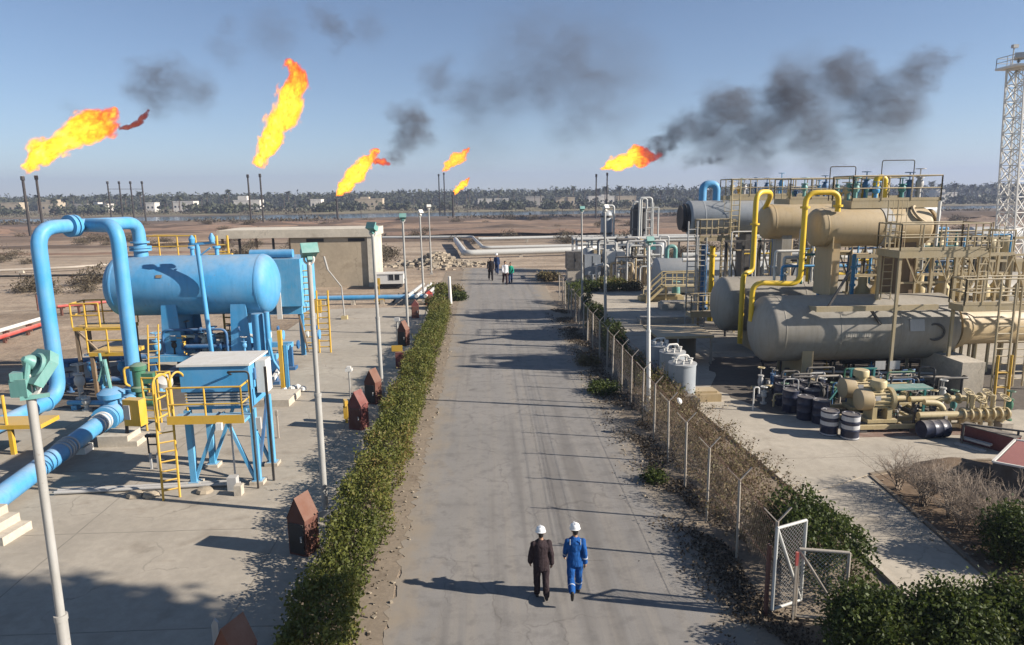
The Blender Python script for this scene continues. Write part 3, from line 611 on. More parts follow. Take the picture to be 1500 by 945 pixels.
# the wood behind them reads as one mass
rs = np.random.RandomState(14); C = []
for i in range(3600):
    y = rs.uniform(560, 760); x = rs.uniform(-.80, .86) * y; t = mnoise.noise(Vector((x * .009, y * .01, 1))); H = 8.0 + 4.0 * max(0, t + .25) + rs.uniform(0, 2.5) + (rs.rand() < .10) * 2.5
    C.append((x, y, H, rs.uniform(2.0, 4.2)))
for i in range(1500):
    y = rs.uniform(385, 470); x = rs.uniform(-.8, .86) * y
    if mnoise.noise(Vector((x * .03, y * .05, 9))) < .12: continue
    C.append((x, y, rs.uniform(1.8, 5.2), rs.uniform(1.2, 2.6)))
P = []; T = []
for x, y, H, r in C:
    kk = 34; d = rs.normal(size=(kk, 3)); d /= np.linalg.norm(d, axis=1)[:, None]; P.append(np.array([x, y, H * .52]) + d * np.array([r, r, H * .50])); T.append(np.clip(np.full(kk, rs.rand()) * .7 + rs.rand(kk) * .3, 0, 1))
P = np.concatenate(P); T = np.concatenate(T); V, F = leaf_quads(P, 1.9, rs, .2, .7); tag(np_mesh('far_wood', V, F, M['palm_leaf'], tint=T), kind='stuff')
# low dark scrub along the river bank: one tangled mass
P = []; rs = np.random.RandomState(15)
for i in range(1500):
    y = rs.choice([rs.uniform(236, 266), rs.uniform(350, 430), rs.uniform(350, 460)]); x = rs.uniform(-.8, .85) * y
    if mnoise.noise(Vector((x * .02, y * .05, 4))) < -.05: continue
    s = rs.uniform(.5, 1.0) * (1 if y < 300 else 1.7); P.append(np.array([x, y, ground_h(x, y) + .4 * s]) + rs.normal(size=(16, 3)) * np.array([1.6, 1.2, .45]) * s)
P = np.concatenate(P); V, F = leaf_quads(P, .9, rs, .3, .5); tag(np_mesh('river_bank_scrub', V, F, M['scrub'], tint=rs.rand(len(F)) * .8), kind='stuff')

# trees and mast standing past the right border of the picture, whose shadows cross the yard and the road
rs = np.random.RandomState(77); tx, ty = 12.6, 7.0; t = thing('eucalyptus_tree', 'tall slim tree by the gate casting a soft shadow over the yard', 'tree', (tx, ty, 0)); b = MB(); b.sweep([(tx, ty, 0), (tx + .2, ty, 4), (tx - .1, ty + .1, 8), (tx + .1, ty, 12)], [.2, .17, .12, .05], 10)
for a in range(6): q = Vector((tx, ty, 8.2 + .5 * a)); b.tube(q, q + Vector((1.3 * math.cos(a * 2.2), 1.1 * math.sin(a * 2.2), 1.2)), .05, 6, .02)
b.build('trunk', M['bark'], t); P, tint = clumps(260, 40, (tx, ty, 11.4), (2.6, 1.25, 2.3), rs, .36); V, F = leaf_quads(P, .34, rs); np_mesh('crown', V, F, M['green_leaf'], t, tint)
# ------------------------------------------------------------------ blue separator and its pipework
VY, VZ, VR = 31.6, 4.42, 1.36
X0, X1 = at(161, 417, VY).x, at(408, 417, VY).x
t = thing('separator_vessel', 'big sky blue horizontal separator drum on tall saddle legs above a blue skid', 'pressure vessel', ((X0 + X1) / 2, VY, 0))
def dome(r, d, n=9): return [(r * math.sin(math.pi / 2 * i / n), -d * math.cos(math.pi / 2 * i / n)) for i in range(n + 1)]
def shell(mb, x0, x1, y, z, r, d, n=44):
    pr = [(max(1e-7, a), x0 + d + b) for a, b in dome(r, d)] + [(a, x1 - d - b) for a, b in dome(r, d)[::-1]]
    pr[-1] = (1e-7, x1); mb.lathe([(a, b) for a, b in pr], (0, y, z), (1, 0, 0), n)
b = MB(); shell(b, X0, X1, VY, VZ, VR, .62); b.build('shell', M['blue'], t)
b = MB()
for x in (X0 + .66, X1 - .66): b.ring((x, VY, VZ), (1, 0, 0), VR + .012, .07, 0, 44)
b.build('weld_seam', M['blue'], t)
for px, zlo in ((251, 1.46), (352, 1.46)):
    x = at(px, 470, VY - 1).x; b = MB(); z1 = VZ - .55
    b.bx(x - .06, x + .06, VY - 1.12, VY + 1.12, zlo, z1)
    for yy in (VY - 1.15, VY + 1.15): b.prism([(x - .46, yy, zlo), (x + .46, yy, zlo), (x + .34, yy, z1 - .35), (x + .3, yy, z1 + .05), (x - .3, yy, z1 + .05), (x - .34, yy, z1 - .35)], (0, -.03, 0), (0, .03, 0))
    b.box((x, VY, zlo - .025), (1.05, 2.6, .05)); b.build('saddle', M['blue'], t)
xn = at(207, 375, VY).x
b = MB(); b.lathe([(.30, 0), (.30, .42)], (xn, VY, VZ + VR - .1), (0, 0, 1), 20); b.ring((xn, VY, VZ + VR + .28), (0, 0, 1), .46, .09, 0, 24); b.build('nozzle', M['blue'], t)
for px in (282, 318):
    xx = at(px, 372, VY).x; b = MB(); b.lathe([(.09, 0), (.09, .35), (.17, .35), (.17, .45)], (xx, VY, VZ + VR - .05), (0, 0, 1), 14); b.build('nozzle', M['blue'], t)
xm = at(238, 430, VY).x; b = MB()
b.box((xm + .5, VY - 1.265, VZ + .55), (.26, .012, .14), M=Matrix.Rotation(R(-23), 3, 'X')); b.build('rating_plate', M['brown'], t)
# skid under it
zs = 1.38; xa, xb = at(218, 512, VY - 1.3).x, at(405, 512, VY - 1.3).x
t = thing('vessel_skid', 'raised blue steel skid frame on short posts carrying the sky blue drum', 'skid frame', ((xa + xb) / 2, VY, 0))
b = MB()
for yy in (VY - 1.3, VY + 1.3): b.bar((xa, yy, zs - .10), (xb, yy, zs - .10), .22, .24)
for x in np.linspace(xa + .1, xb - .1, 6): b.bar((x, VY - 1.19, zs - .12), (x, VY + 1.19, zs - .12), .16, .18)
b.build('deck_frame', M['blue_old'], t)
for x in (xa + .15, (xa + xb) / 2 - 1.0, (xa + xb) / 2 + 1.6, xb - .15):
    for yy in (VY - 1.3, VY + 1.3):
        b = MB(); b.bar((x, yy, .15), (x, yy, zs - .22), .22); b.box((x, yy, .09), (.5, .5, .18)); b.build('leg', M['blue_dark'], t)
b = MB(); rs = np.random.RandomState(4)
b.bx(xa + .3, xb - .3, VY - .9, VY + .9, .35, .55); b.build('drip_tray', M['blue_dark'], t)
# process piping hanging below the drum: each line one thing
def vline(name, label, x, y, z0, z1, r, mat, cat='pipe', flz=()):
    b = MB(); b.tube((x, y, z0), (x, y, z1), r, 14)
    for z in flz: b.ring((x, y, z), (0, 0, 1), r * 1.7, .06, 0, 16)
    o = base_to(b.build(name, M[mat]), (x, y, z0)); return tag(o, label, cat)
x = at(377, 480, 30.4).x; vline('drain_pipe', 'thick vertical blue drain pipe below the sunlit dome of the blue drum', x, 30.5, .03, VZ - 1.2, .26, 'blue', flz=(.4,))
x = at(391, 480, 30.2).x; vline('drain_pipe', 'thinner vertical blue drain pipe beside the thick one below the drum', x, 30.3, .03, VZ - 1.1, .11, 'blue', flz=(1.2,))
b = MB(); x = at(400, 480, 29.8).x; b.pipe([(x - .25, 29.8, 2.2), (x - .1, 29.8, 1.2), (x + .45, 29.7, .35), (x + .45, 29.7, .03)], .06); tag(base_to(b.build('bent_pipe', M['blue']), (x, 29.8, 0)), 'bent thin blue pipe curving down to the yard beside a brown post', 'pipe')
x = at(408, 470, 28.9).x; gz = 2.75
t = thing('steel_post', 'yellow and blue painted steel post with pale stones round its foot', 'post', (x, 28.9, 0)); b = MB(); b.bar((x, 28.9, .03), (x, 28.9, gz), .16, .2); b.build('post', M['yellow'], t); b = MB(); b.bar((x + .19, 28.95, .03), (x + .19, 28.95, 2.1), .14, .16); b.build('stub', M['blue'], t)
P = [(x + .3 + rnd.uniform(-.5, .6), 28.9 + rnd.uniform(-.5, .5), .05) for _ in range(9)]
for i, p in enumerate(P[:5]):
    b = MB(); b.lathe([(.08, 0), (.16, .06), (.14, .18), (.02, .24)], p, (.1, .05, 1), 7); tag(base_to(b.build('pale_stone', M['white'], None, 0), p), 'pale painted stone lying at the foot of the yellow steel post', 'stone', 'pale stones at the post foot')
def valve(label, loc, h, r, mat, wheel='z', wr=.22, wm=None, name='gate_valve', group=None):
    """hand valve on a stub pipe: base flange, body, bonnet, spindle and handwheel"""
    t = thing(name, label, 'valve', loc, group); x, y, z = loc; b = MB()
    b.tube((x, y, z), (x, y, z + h * .45), r * .7, 10); b.ring((x, y, z + .03), (0, 0, 1), r * 1.5, .06, 0, 12); b.lathe([(r, 0), (r * 1.35, h * .08), (r * 1.35, h * .2), (r * .8, h * .3), (r * .8, h * .36)], (x, y, z + h * .38), (0, 0, 1), 12)
    b.ring((x, y, z + h * .72), (0, 0, 1), r * 1.4, .05, 0, 12); b.tube((x, y, z + h * .72), (x, y, z + h), r * .25, 6); b.build('body', M[mat], t)
    b = MB(); b.handwheel((x, y, z + h), (0, 0, 1) if wheel == 'z' else (.3, -1, .1), wr); b.build('handwheel', M[wm or mat], t); return t
for i, (px, py, Y, h, m_, wm, lab) in enumerate([(300, 500, 31, .95, 'silver', 'blue', 'silver valve with blue wheel on the skid between the drum saddles'), (312, 500, 30.8, 1.2, 'blue', 'blue', 'blue upright valve on the skid under the drum belly'), (326, 500, 31, .85, 'silver', 'black', 'small silver valve with black wheel under the drum'), (290, 505, 31.2, 1.1, 'blue_dark', 'blue_dark', 'dark blue valve on the skid in the shade of the drum'), (268, 512, 30.6, .8, 'yellow', 'yellow', 'small yellow valve on the skid beside the tapered blue saddle')]):
    x = at(px, py, Y).x; valve(lab, (x, Y, zs + .02), h, .11, m_, wm=wm)
# the two risers and the header between them
PR = .275; rx = at(197, 560, 27.9).x; ry = 27.9; top = 7.28; lx, ly = at(80, 500, 27.0).x - .1, 27.0
t = thing('pipe_header', 'tall sky blue inlet pipe rising beside the drum, crossing overhead and dropping into its nozzle', 'pipe', (lx, ly, 0))
pe = gnd(0, 622, .55); pe0 = pe + (pe - Vector((lx, ly, .55))) * .6
b = MB(); b.pipe([pe0, (lx, ly, .58), (lx, ly, top), (xn, VY, top), (xn, VY, VZ + VR + .3)], PR, .85, 22); b.build('pipe', M['blue'], t)
b = MB(); d = Vector((xn - lx, VY - ly, 0)); q = Vector((lx, ly, top)) + d * .30; b.ring(q, d, .44, .16, 0, 24); b.ring(q + d.normalized() * .2, d, .44, .12, 0, 24); b.build('flange', M['blue'], t)
b = MB(); q = Vector((lx, ly, .58)).lerp(pe0, .16); b.ring(q, pe0 - Vector((lx, ly, .58)), .33, .07, 0, 22); b.build('flange', M['blue'], t)
b = MB(); b.ring((xn, VY, VZ + VR + .40), (0, 0, 1), .46, .09, 0, 24); b.ring((xn, VY, VZ + VR + .62), (0, 0, 1), .40, .07, 0, 24); b.build('flange', M['blue'], t)
jx = Vector((lx, ly, top)).lerp(Vector((xn, VY, top)), .46)
t = thing('riser_pipe', 'sky blue vertical pipe with rubbed patch standing between drum and yellow cabinet', 'pipe', (rx, ry, 0))
b = MB(); b.pipe([(rx, ry, .02), (rx + .02, ry, top), (jx.x, jx.y, top)], PR, .7, 22); b.build('pipe', M['blue'], t)
b = MB(); b.ring((rx, ry, .5), (0, 0, 1), .44, .1, 0, 22); b.ring((rx, ry, .62), (0, 0, 1), .44, .1, 0, 22); b.build('flange', M['blue'], t)
# pipe run on the ground toward the valve station
ga = gnd(-40, 758, .52); gb = gnd(150, 617, .62); gd = (gb - ga).normalized(); ge = gb + gd * .55
t = thing('ground_pipe', 'sky blue pipe with pale banded joints lying across the yard to a bonnet valve', 'pipe', (ga.x, ga.y, 0))
b = MB(); b.tube(ga - gd * 2, ge, .29, 22); b.build('pipe', M['blue'], t)
for px in (74, 138):
    q = ga.lerp(gb, (px + 40) / 190.); b = MB()
    for k in range(4): b.ring(q + gd * (.16 * k), gd, .315 + .02 * (k % 2), .07, 0, 24)
    b.build('banded_joint', M['white'] if px > 100 else M['galv'], t)
for f in (.08, .8):
    q = ga.lerp(gb, f); b = MB(); b.box((q.x, q.y, .14), (.30, .5, .25)); b.bx(q.x - .06, q.x + .06, q.y - .12, q.y + .12, .2, .30); b.build('support', M['white'], t)
t = thing('bonnet_valve', 'big sky blue valve with round bonnet flange at the end of the ground pipe', 'valve', (gb.x, gb.y, 0)); q = gb + gd * .2
b = MB(); b.ring(q, gd, .45, .14, 0, 24); b.ring(q + gd * .2, gd, .45, .12, 0, 24); b.lathe([(.30, .3), (.44, .55), (.46, .85), (.32, 1.1)], q, gd, 22); b.ring(q + gd * 1.15, gd, .46, .12, 0, 24); b.tube(q + gd * 1.2, q + gd * 2.2, .26, 18); b.build('body', M['blue'], t)
c = q + gd * .7; b = MB(); b.lathe([(.26, .25), (.26, .55), (.44, .6), (.46, .78), (.22, .95)], c, (0, 0, 1), 22); b.build('bonnet', M['blue'], t)
b = MB(); b.tube(c + Vector((0, 0, .9)), c + Vector((-.12, .05, 2.0)), .07, 8); b.tube(c + Vector((-.2, .05, 1.0)), c + Vector((-.35, .2, 2.2)), .05, 8); b.tube(c + Vector((-.42, .05, 1.2)), c + Vector((-.2, .05, 1.75)), .05, 8); b.build('spindle', M['teal'], t)
gx, gy = gnd(170, 625).x + .25, gnd(170, 618).y + 1.0
t = thing('valve_actuator', 'dark green valve actuator with bent yellow grab handle beside the riser pipe', 'actuator', (gx, gy, 0))
b = MB(); b.lathe([(.2, .3), (.2, .9), (.34, .95), (.34, 1.1), (.24, 1.15), (.24, 1.75), (.30, 1.78), (.30, 1.95), (.12, 2.05)], (gx, gy, 0), (0, 0, 1), 18); b.box((gx + .35, gy, 1.45), (.5, .35, .4)); b.tube((gx - .1, gy, .5), (gx + .5, gy, .5), .22, 14); b.build('body', M['green'], t)
b = MB(); b.pipe([(gx - .2, gy - .15, 1.9), (gx - .45, gy - .2, 1.9), (gx - .45, gy - .2, 1.25), (gx - .3, gy - .15, 1.15)], .05); b.build('handle', M['yellow'], t)
b = MB(); b.lathe([(.05, 0), (.34, .08), (.30, .26), (.1, .34)], (gx + .85, gy + .1, 1.15), (.5, -.5, 1), 18); b.build('cover', M['galv'], t)
for i, (px, py, Y, h, m_, lab) in enumerate([(120, 585, 26.4, 1.5, 'silver', 'silver bent valve stem beside the ground end of the tall inlet pipe'), (138, 560, 28.5, 1.3, 'blue', 'blue valve in the shade behind the green actuator'), (182, 560, 27.2, 1.35, 'blue', 'blue valve with wheel tucked against the riser pipe'), (222, 560, 29.4, 1.0, 'silver', 'pale small valve behind the yellow ladder rails'), (232, 530, 30.2, 1.5, 'blue_old', 'chipped blue valve below the drum beside yellow ladder')]):
    g = gnd(px, py); valve(lab, (g.x, g.y, .03), h, .15, m_, wr=.25)
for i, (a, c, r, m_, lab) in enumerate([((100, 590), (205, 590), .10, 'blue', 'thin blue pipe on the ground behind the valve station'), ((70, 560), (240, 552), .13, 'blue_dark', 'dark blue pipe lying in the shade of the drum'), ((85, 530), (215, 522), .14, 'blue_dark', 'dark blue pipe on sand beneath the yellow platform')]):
    A, C = gnd(*a, .3), gnd(*c, .3); b = MB(); b.tube(A, C, r, 12)
    for f in (.1, .5, .9): q = A.lerp(C, f); b.box((q.x, q.y, .1), (.22, .3, .22))
    tag(base_to(b.build('ground_pipe', M[m_]), (A.x, A.y, 0)), lab, 'pipe')
# yellow stair platform behind the inlet riser
t = thing('access_platform', 'yellow stepped access platform with railings beyond the tall inlet pipe', 'platform', tuple(gnd(150, 560)))
p0 = at(112, 478, 30.5); p1 = at(160, 512, 29.5); b = MB()
zA, zB = p0.z, p1.z
b.bx(p0.x, p0.x + 2.3, 30.2, 31.3, zA - .16, zA); b.bx(p0.x + 1.3, p0.x + 3.0, 28.9, 30.18, zB - .16, zB); b.build('deck', M['yellow'], t)
b = MB(); b.rail([(p0.x, 30.2, zA), (p0.x, 31.3, zA), (p0.x + 2.3, 31.3, zA)], 1.05, .8, .035, 1); b.rail([(p0.x, 30.2, zA), (p0.x + 1.2, 30.2, zA)], 1.05, .7, .04, 1); b.rail([(p0.x + 1.3, 28.9, zB), (p0.x + 3.0, 28.9, zB)], 1.05, .8, .04, 1); b.build('railing', M['yellow'], t)
b = MB()
for dx, yy, z in ((.1, 30.3, zA), (.1, 31.2, zA), (2.2, 31.2, zA), (1.4, 29.0, zB), (2.9, 29.0, zB), (1.4, 30.0, zB)): b.bar((p0.x + dx, yy, 0), (p0.x + dx, yy, z - .16), .13)
b.bar((p0.x + .1, 30.25, zA - .1), (p0.x + 1.4, 30.1, zB - .6), .08); b.build('column', M['brown'], t)
b = MB(); b.box((p0.x + 2.0, 31.0, zA + 1.5), (.35, .35, .5)); b.tube((p0.x + 2.0, 31.0, zA), (p0.x + 2.0, 31.0, zA + 2.0), .09, 8); b.box((p0.x + 1.9, 31.0, zA + 1.95), (.6, .3, .35)); b.build('control_box', M['black'], t)
lx2 = at(222, 520, 29.3).x; lz = at(222, 478, 29.3).z
t = thing('steel_ladder', 'yellow ladder leaning on the skid between riser pipe and blue saddle', 'ladder', (lx2, 29.2, 0)); b = MB(); b.ladder((lx2 - .05, 29.3, .03), (lx2, 29.7, lz), (1, .2, 0), .42, .035, .3); b.build('rails', M['yellow'], t)
# access ladder and guard rails next to the small cooler
g = gnd(216, 632); t = thing('guard_rail', 'yellow upright guard rails beside the cooler ladder on a concrete step', 'railing', tuple(g)); b = MB(); z0 = .03
for dx, dy in ((0, 0), (.45, -.05), (.1, .9), (.6, .85)): b.tube((g.x + dx, g.y + dy, z0), (g.x + dx, g.y + dy, z0 + 2.0), .04, 8)
for z in (.5, 1.2, 2.0): b.pipe([(g.x, g.y, z), (g.x + .45, g.y - .05, z), (g.x + .6, g.y + .85, z), (g.x + .1, g.y + .9, z)], .035, .05, 8)
for z in (.8, 1.6): b.tube((g.x, g.y, z), (g.x + .45, g.y - .05, z), .03, 6)
b.build('rails', M['yellow'], t)
g = gnd(187, 652); t = thing('control_cabinet', 'yellow control cabinet with grey side panel on a thin post by the riser pipe', 'cabinet', tuple(g))
b = MB(); c0 = at(198, 604, g.y + .1); b.box((c0.x, g.y + .1, c0.z + .02), (.62, .36, .92), rz=R(-12)); b.build('box', M['yellow'], t)
b = MB(); b.box((c0.x - .19, g.y - .07, c0.z + .05), (.22, .03, .5), rz=R(-12)); b.build('side_panel', M['galv'], t)
b = MB(); b.bar((g.x, g.y, .03), (g.x, g.y + .1, c0.z - .4), .08); b.build('post', M['black'], t)
def steps(label, loc, w, n, rise, run, depth, mat, rz, name='concrete_steps'):
    b = MB(); Mz = Matrix.Rotation(rz, 3, 'Z')
    prof = [(0, 0)]
    for i in range(n): prof += [(i * run, (i + 1) * rise), ((i + 1) * run, (i + 1) * rise)]
    prof += [(n * run + depth, n * rise), (n * run + depth, 0)]; L = Vector(loc)
    b.prism([L + Mz @ Vector((x, 0, z)) for x, z in prof], (0, 0, 0), Mz @ Vector((0, w, 0))); return tag(base_to(b.build(name, mat, None, 0), loc), label, 'steps')
g = gnd(220, 642); steps('low concrete steps under the yellow control cabinet', (g.x, g.y, .03), .9, 2, .19, .3, .7, M['conc_block'], R(180))
g = gnd(48, 776); steps('pale concrete steps beside the ground pipe at the yard edge', (g.x, g.y, .03), .9, 3, .22, .3, .9, M['conc_block'], R(172))
g = gnd(441, 580); steps('pale concrete ramp block with raised kerb behind the small cooler', (g.x, g.y, .03), 1.6, 1, .28, .12, 1.4, M['conc_block'], R(178))
g = gnd(392, 578); b = MB(); b.prism([Vector((g.x, g.y, .31)), Vector((g.x + .14, g.y, .31)), Vector((g.x + .14, g.y + 1.7, .62)), Vector((g.x, g.y + 1.7, .62))], (0, 0, 0), (0, 0, .16)); tag(base_to(b.build('white_kerb', M['white'], None, 0), (g.x, g.y, .31)), 'white sloping kerb slab resting on the concrete ramp block', 'kerb slab')
# ------------------------------------------------------------------ small cooler on legs
cx0, cx1, cy0, cy1 = -8.72, -6.78, 19.15, 20.75; cz0, cz1 = 2.32, 3.62
t = thing('cooler_unit', 'sky blue cooler box with white top on braced legs with yellow front walkway', 'cooler', ((cx0 + cx1) / 2, (cy0 + cy1) / 2, 0))
b = MB(); b.bx(cx0, cx1, cy0, cy1, cz0 + .55, cz1); b.bx(cx0 + .05, cx1 - .05, cy0 + .1, cy1 - .1, cz0, cz0 + .53); b.build('casing', M['blue'], t)
b = MB(); b.bx(cx0 - .05, cx1 + .05, cy0 - .05, cy1 + .05, cz1 + .003, cz1 + .06); b.build('top_plate', M['white'], t)
b = MB()
for k in range(5): b.bx(cx0 + .08, cx1 - .08, cy0 + .02, cy0 + .09, cz0 + .12 + .085 * k, cz0 + .16 + .085 * k)
b.build('louvre', M['galv'], t)
for k, (x, y) in enumerate(((cx0 + .08, cy0 + .1), (cx1 - .02, cy0 + .1), (cx1 - .02, cy1 - .1), (cx0 + .08, cy1 - .1))):
    b = MB(); b.bar((x, y, .14), (x, y, cz0), .17, .17); b.bx(x - .14, x + .14, y - .14, y + .14, .125, .14); b.build('leg', M['blue_old'], t); b = MB(); b.bx(x - .2, x + .2, y - .2, y + .2, .0, .125); b.build('footing', M['conc_block'], t)
for (xa_, za, xb_, zb) in ((cx0 + .12, .2, (cx0 + cx1) / 2, cz0 - .1), (cx1 - .12, .2, (cx0 + cx1) / 2 + .1, cz0 - .1)):
    for yy in (cy0 + .1, cy1 - .1): b = MB(); b.bar((xa_, yy, za), (xb_, yy, zb), .09); b.build('brace', M['blue_old'], t)
b = MB(); b.bar((cx1 - .02, cy0 + .2, .3), (cx1 - .02, cy1 - .15, cz0 - .1), .08); b.build('brace', M['blue_dark'], t)
b = MB(); b.bx(cx0 - .1, cx1 + .05, cy0 - .78, cy0 - .06, cz0 - .14, cz0 - .06); b.build('walkway', M['blue_old'], t)
b = MB(); b.bx(cx0 - .1, cx1 + .05, cy0 - .81, cy0 - .785, cz0 - .14, cz0 + .10); b.build('toe_board', M['yellow'], t)
b = MB(); b.rail([(cx0 - .05, cy0 - .75, cz0 - .06), (cx1, cy0 - .75, cz0 - .06), (cx1, cy0 - .1, cz0 - .06)], .95, 1.0, .028, 1, 8); b.build('railing', M['yellow'], t)
b = MB(); b.ladder((cx0 - .18, cy0 - .85, .03), (cx0 - .28, cy0 - .55, cz0 + .1), (1, .55, 0), .42, .035, .27)
for s in (-1, 1):
    q = Vector((cx0 - .28, cy0 - .55, cz0 + .1)) + Vector((1, .55, 0)).normalized() * (.21 * s); b.pipe([q, q + Vector((0, 0, .95)), q + Vector((.1, .25, 1.15)), q + Vector((.2, .5, .95)), q + Vector((.2, .5, -.1))], .03, .2, 8)
b.build('ladder', M['yellow'], t)
b = MB()
for k in range(3): b.box((cx1 + .02, cy0 + .45 + .35 * k, cz0 + .95), (.035, .16, .34))
b.build('header_plug', M['blue_dark'], t)
b = MB(); b.bx(cx1 + .03, cx1 + .32, cy0 + .5, cy0 + 1.0, cz0 + .35, cz1 + .02); b.build('end_cover', M['white'], t)
b = MB(); b.bx(cx1 + .36, cx1 + .42, cy0 + .2, cy0 + .26, .03, cz1 - .1); b.pipe([(cx1 + .10, cy0 - .3, .03), (cx1 + .10, cy0 - .3, cz1 - .1), (cx1 - .5, cy0 - .3, cz1 - .1), (cx1 - .5, cy0 - .02, cz1 - .25)], .03, .12, 8); b.build('conduit', M['black'], t)
b = MB(); b.box((cx1 - .62, cy0 - .86, cz0 - .20), (.16, .1, .2)); b.build('lamp', M['white'], t)
b = MB(); b.box((cx1 + .1, cy0 + .1, cz0 - .45), (.2, .12, .35)); b.tube((cx1 - .6, cy0 - .1, .42), (cx1 - .6, cy0 - .1, cz0 - .3), .03, 8); b.bar((cx1 - .6, cy0 - .3, .03), (cx1 - .6, cy0 - .3, .42), .26); b.build('drain', M['galv'], t)
# long thin pipe and rags on the yard in front of the cooler
A, C = gnd(80, 722, .1), gnd(352, 708, .1); b = MB(); b.tube(A, C, .055, 10); b.tube(A + Vector((0, .16, 0)), C + Vector((-.3, .18, 0)), .045, 10)
tag(base_to(b.build('ground_conduit', M['galv']), (A.x, A.y, 0)), 'pair of thin faded grey pipes lying along the yard in front of the cooler', 'pipe')
for i, (px, py) in enumerate(((198, 728), (222, 728), (300, 722))):
    g = gnd(px, py); b = MB(); b.lathe([(.02, 0), (.24, .02), (.20, .1), (.05, .14)], (g.x, g.y, .03), (.1, 0, 1), 9); tag(base_to(b.build('stone', M['rock'], None, 0), (g.x, g.y, .03)), 'flat broken stone beside the thin pipes in front of the cooler', 'stone', 'stones by the thin pipes')
g = gnd(349, 728); b = MB(); b.box((g.x, g.y + .1, .18), (.20, .24, .30)); tag(base_to(b.build('concrete_block', M['conc_block'], None, 0), (g.x, g.y, .03)), 'small upright concrete block at the foot of the cooler conduit', 'block')
g = gnd(228, 688); t = thing('instrument_stand', 'small dark instrument frame on two pale legs in the cooler shade', 'stand', tuple(g)); b = MB()
for dx in (-.11, .11): b.bar((g.x + dx, g.y, .03), (g.x + dx, g.y, .55), .06)
b.build('leg', M['galv'], t); b = MB(); b.rail([(g.x - .14, g.y, .55), (g.x + .14, g.y, .55)], .55, .28, .03, 1); b.box((g.x, g.y, 1.12), (.36, .16, .08)); b.build('frame', M['black'], t)
g = gnd(408, 643); b = MB(); b.bar((g.x, g.y, .03), (g.x, g.y, 1.05), .06); b.box((g.x, g.y - .03, .95), (.1, .04, .16)); tag(base_to(b.build('marker_post', M['rustpost']), (g.x, g.y, .03)), 'thin rusty marker post standing alone on the yard beside the cooler', 'post')
# far edge yellow stand and big floodlight
g = gnd(25, 668); t = thing('pipe_stand', 'low yellow steel stand with tall rail post at the yard edge', 'stand', tuple(g)); zt = at(25, 623, g.y).z; b = MB(); b.bx(g.x - 1.2, g.x + .9, g.y, g.y + 1.0, zt - .14, zt); b.build('deck', M['yellow'], t)
for dx in (-1.0, -.15, .6): b = MB(); b.bar((g.x + dx, g.y + .1, .03), (g.x + dx, g.y + .1, zt - .14), .13); b.build('leg', M['yellow'], t)
b = MB(); b.tube((g.x - .25, g.y + .1, zt), (g.x - .25, g.y + .1, zt + 1.0), .05, 8); b.build('post', M['yellow'], t)

# ------------------------------------------------------------------ lamp posts
def flood(b, c, s, yaw, tiltv=-.5):
    """box floodlight: sloping hood, deep body and lamp glass frame"""
    Mr = Matrix.Rotation(yaw, 3, 'Z') @ Matrix.Rotation(tiltv, 3, 'X'); c = Vector(c)
    b.box(c, (.62 * s, .42 * s, .34 * s), M=Mr); b.box(c + Mr @ Vector((0, -.25 * s, .06 * s)), (.72 * s, .10 * s, .46 * s), M=Mr); b.box(c + Mr @ Vector((0, .1 * s, -.26 * s)), (.2 * s, .22 * s, .22 * s), M=Mr)
def lamp_post(x, y, h, label, r=.075, heads=1, lean=(0, 0), mat='pole', hs=1.0, yaw=.4, hm='teal'):
    t = thing('lamp_post', label, 'lamp post', (x, y, 0), 'lamp posts along the hedge and fence'); T = Vector((x + lean[0], y + lean[1], h)); b = MB(); mid = Vector((x, y, 0)).lerp(T, .5)
    b.tube((x, y, 0), mid, r * 1.15, 12); b.tube(mid, T, r * .85, 12); b.ring(mid, (0, 0, 1), r * 1.3, .08, 0, 12); b.box((x, y, .1), (.3, .3, .2)); b.build('pole', M[mat], t)
    b = MB(); b.tube(T, T + Vector((0, 0, .18)), r * .6, 8)
    b.torus(T + Vector((0, 0, .14)), (0, 1, 0), .12, .03); b.build('bracket', M['white'], t)
    for k in range(heads):
        b = MB(); flood(b, T + Vector((.02 + .1 * k, -.05, .38 * hs + .05)), .8 * hs, yaw + 1.8 * k); b.build('floodlight', M[hm], t)
    return t
def lp(px0, py0, px1, py1, label, **k):
    g = gnd(px0, py0); T = at(px1, py1, g.y); return lamp_post(g.x, g.y, T.z, label, lean=(T.x - g.x, 0), **k)
lp(477, 755, 453, 388, 'grey lamp post with large teal floodlight rising from the hedge beside the rusty gabled box', r=.075, hs=.72, yaw=.5)
lp(560, 580, 546, 346, 'grey lamp post with pale teal floodlight in front of the flat roofed shelter', r=.075, hs=.75, yaw=-.5)
lp(598, 490, 590, 326, 'slim grey lamp post with small teal head beyond the shelter corner', r=.07, hs=.7, yaw=.1)
lp(621, 442, 615, 318, 'slim lamp post with pale head beside the blue pipe rack', r=.075, hs=.75, hm='white', yaw=.9)
lp(632, 402, 628, 308, 'last slim lamp post of the hedge row beside the rubble heap', r=.08, hs=.8, hm='white', yaw=.2)
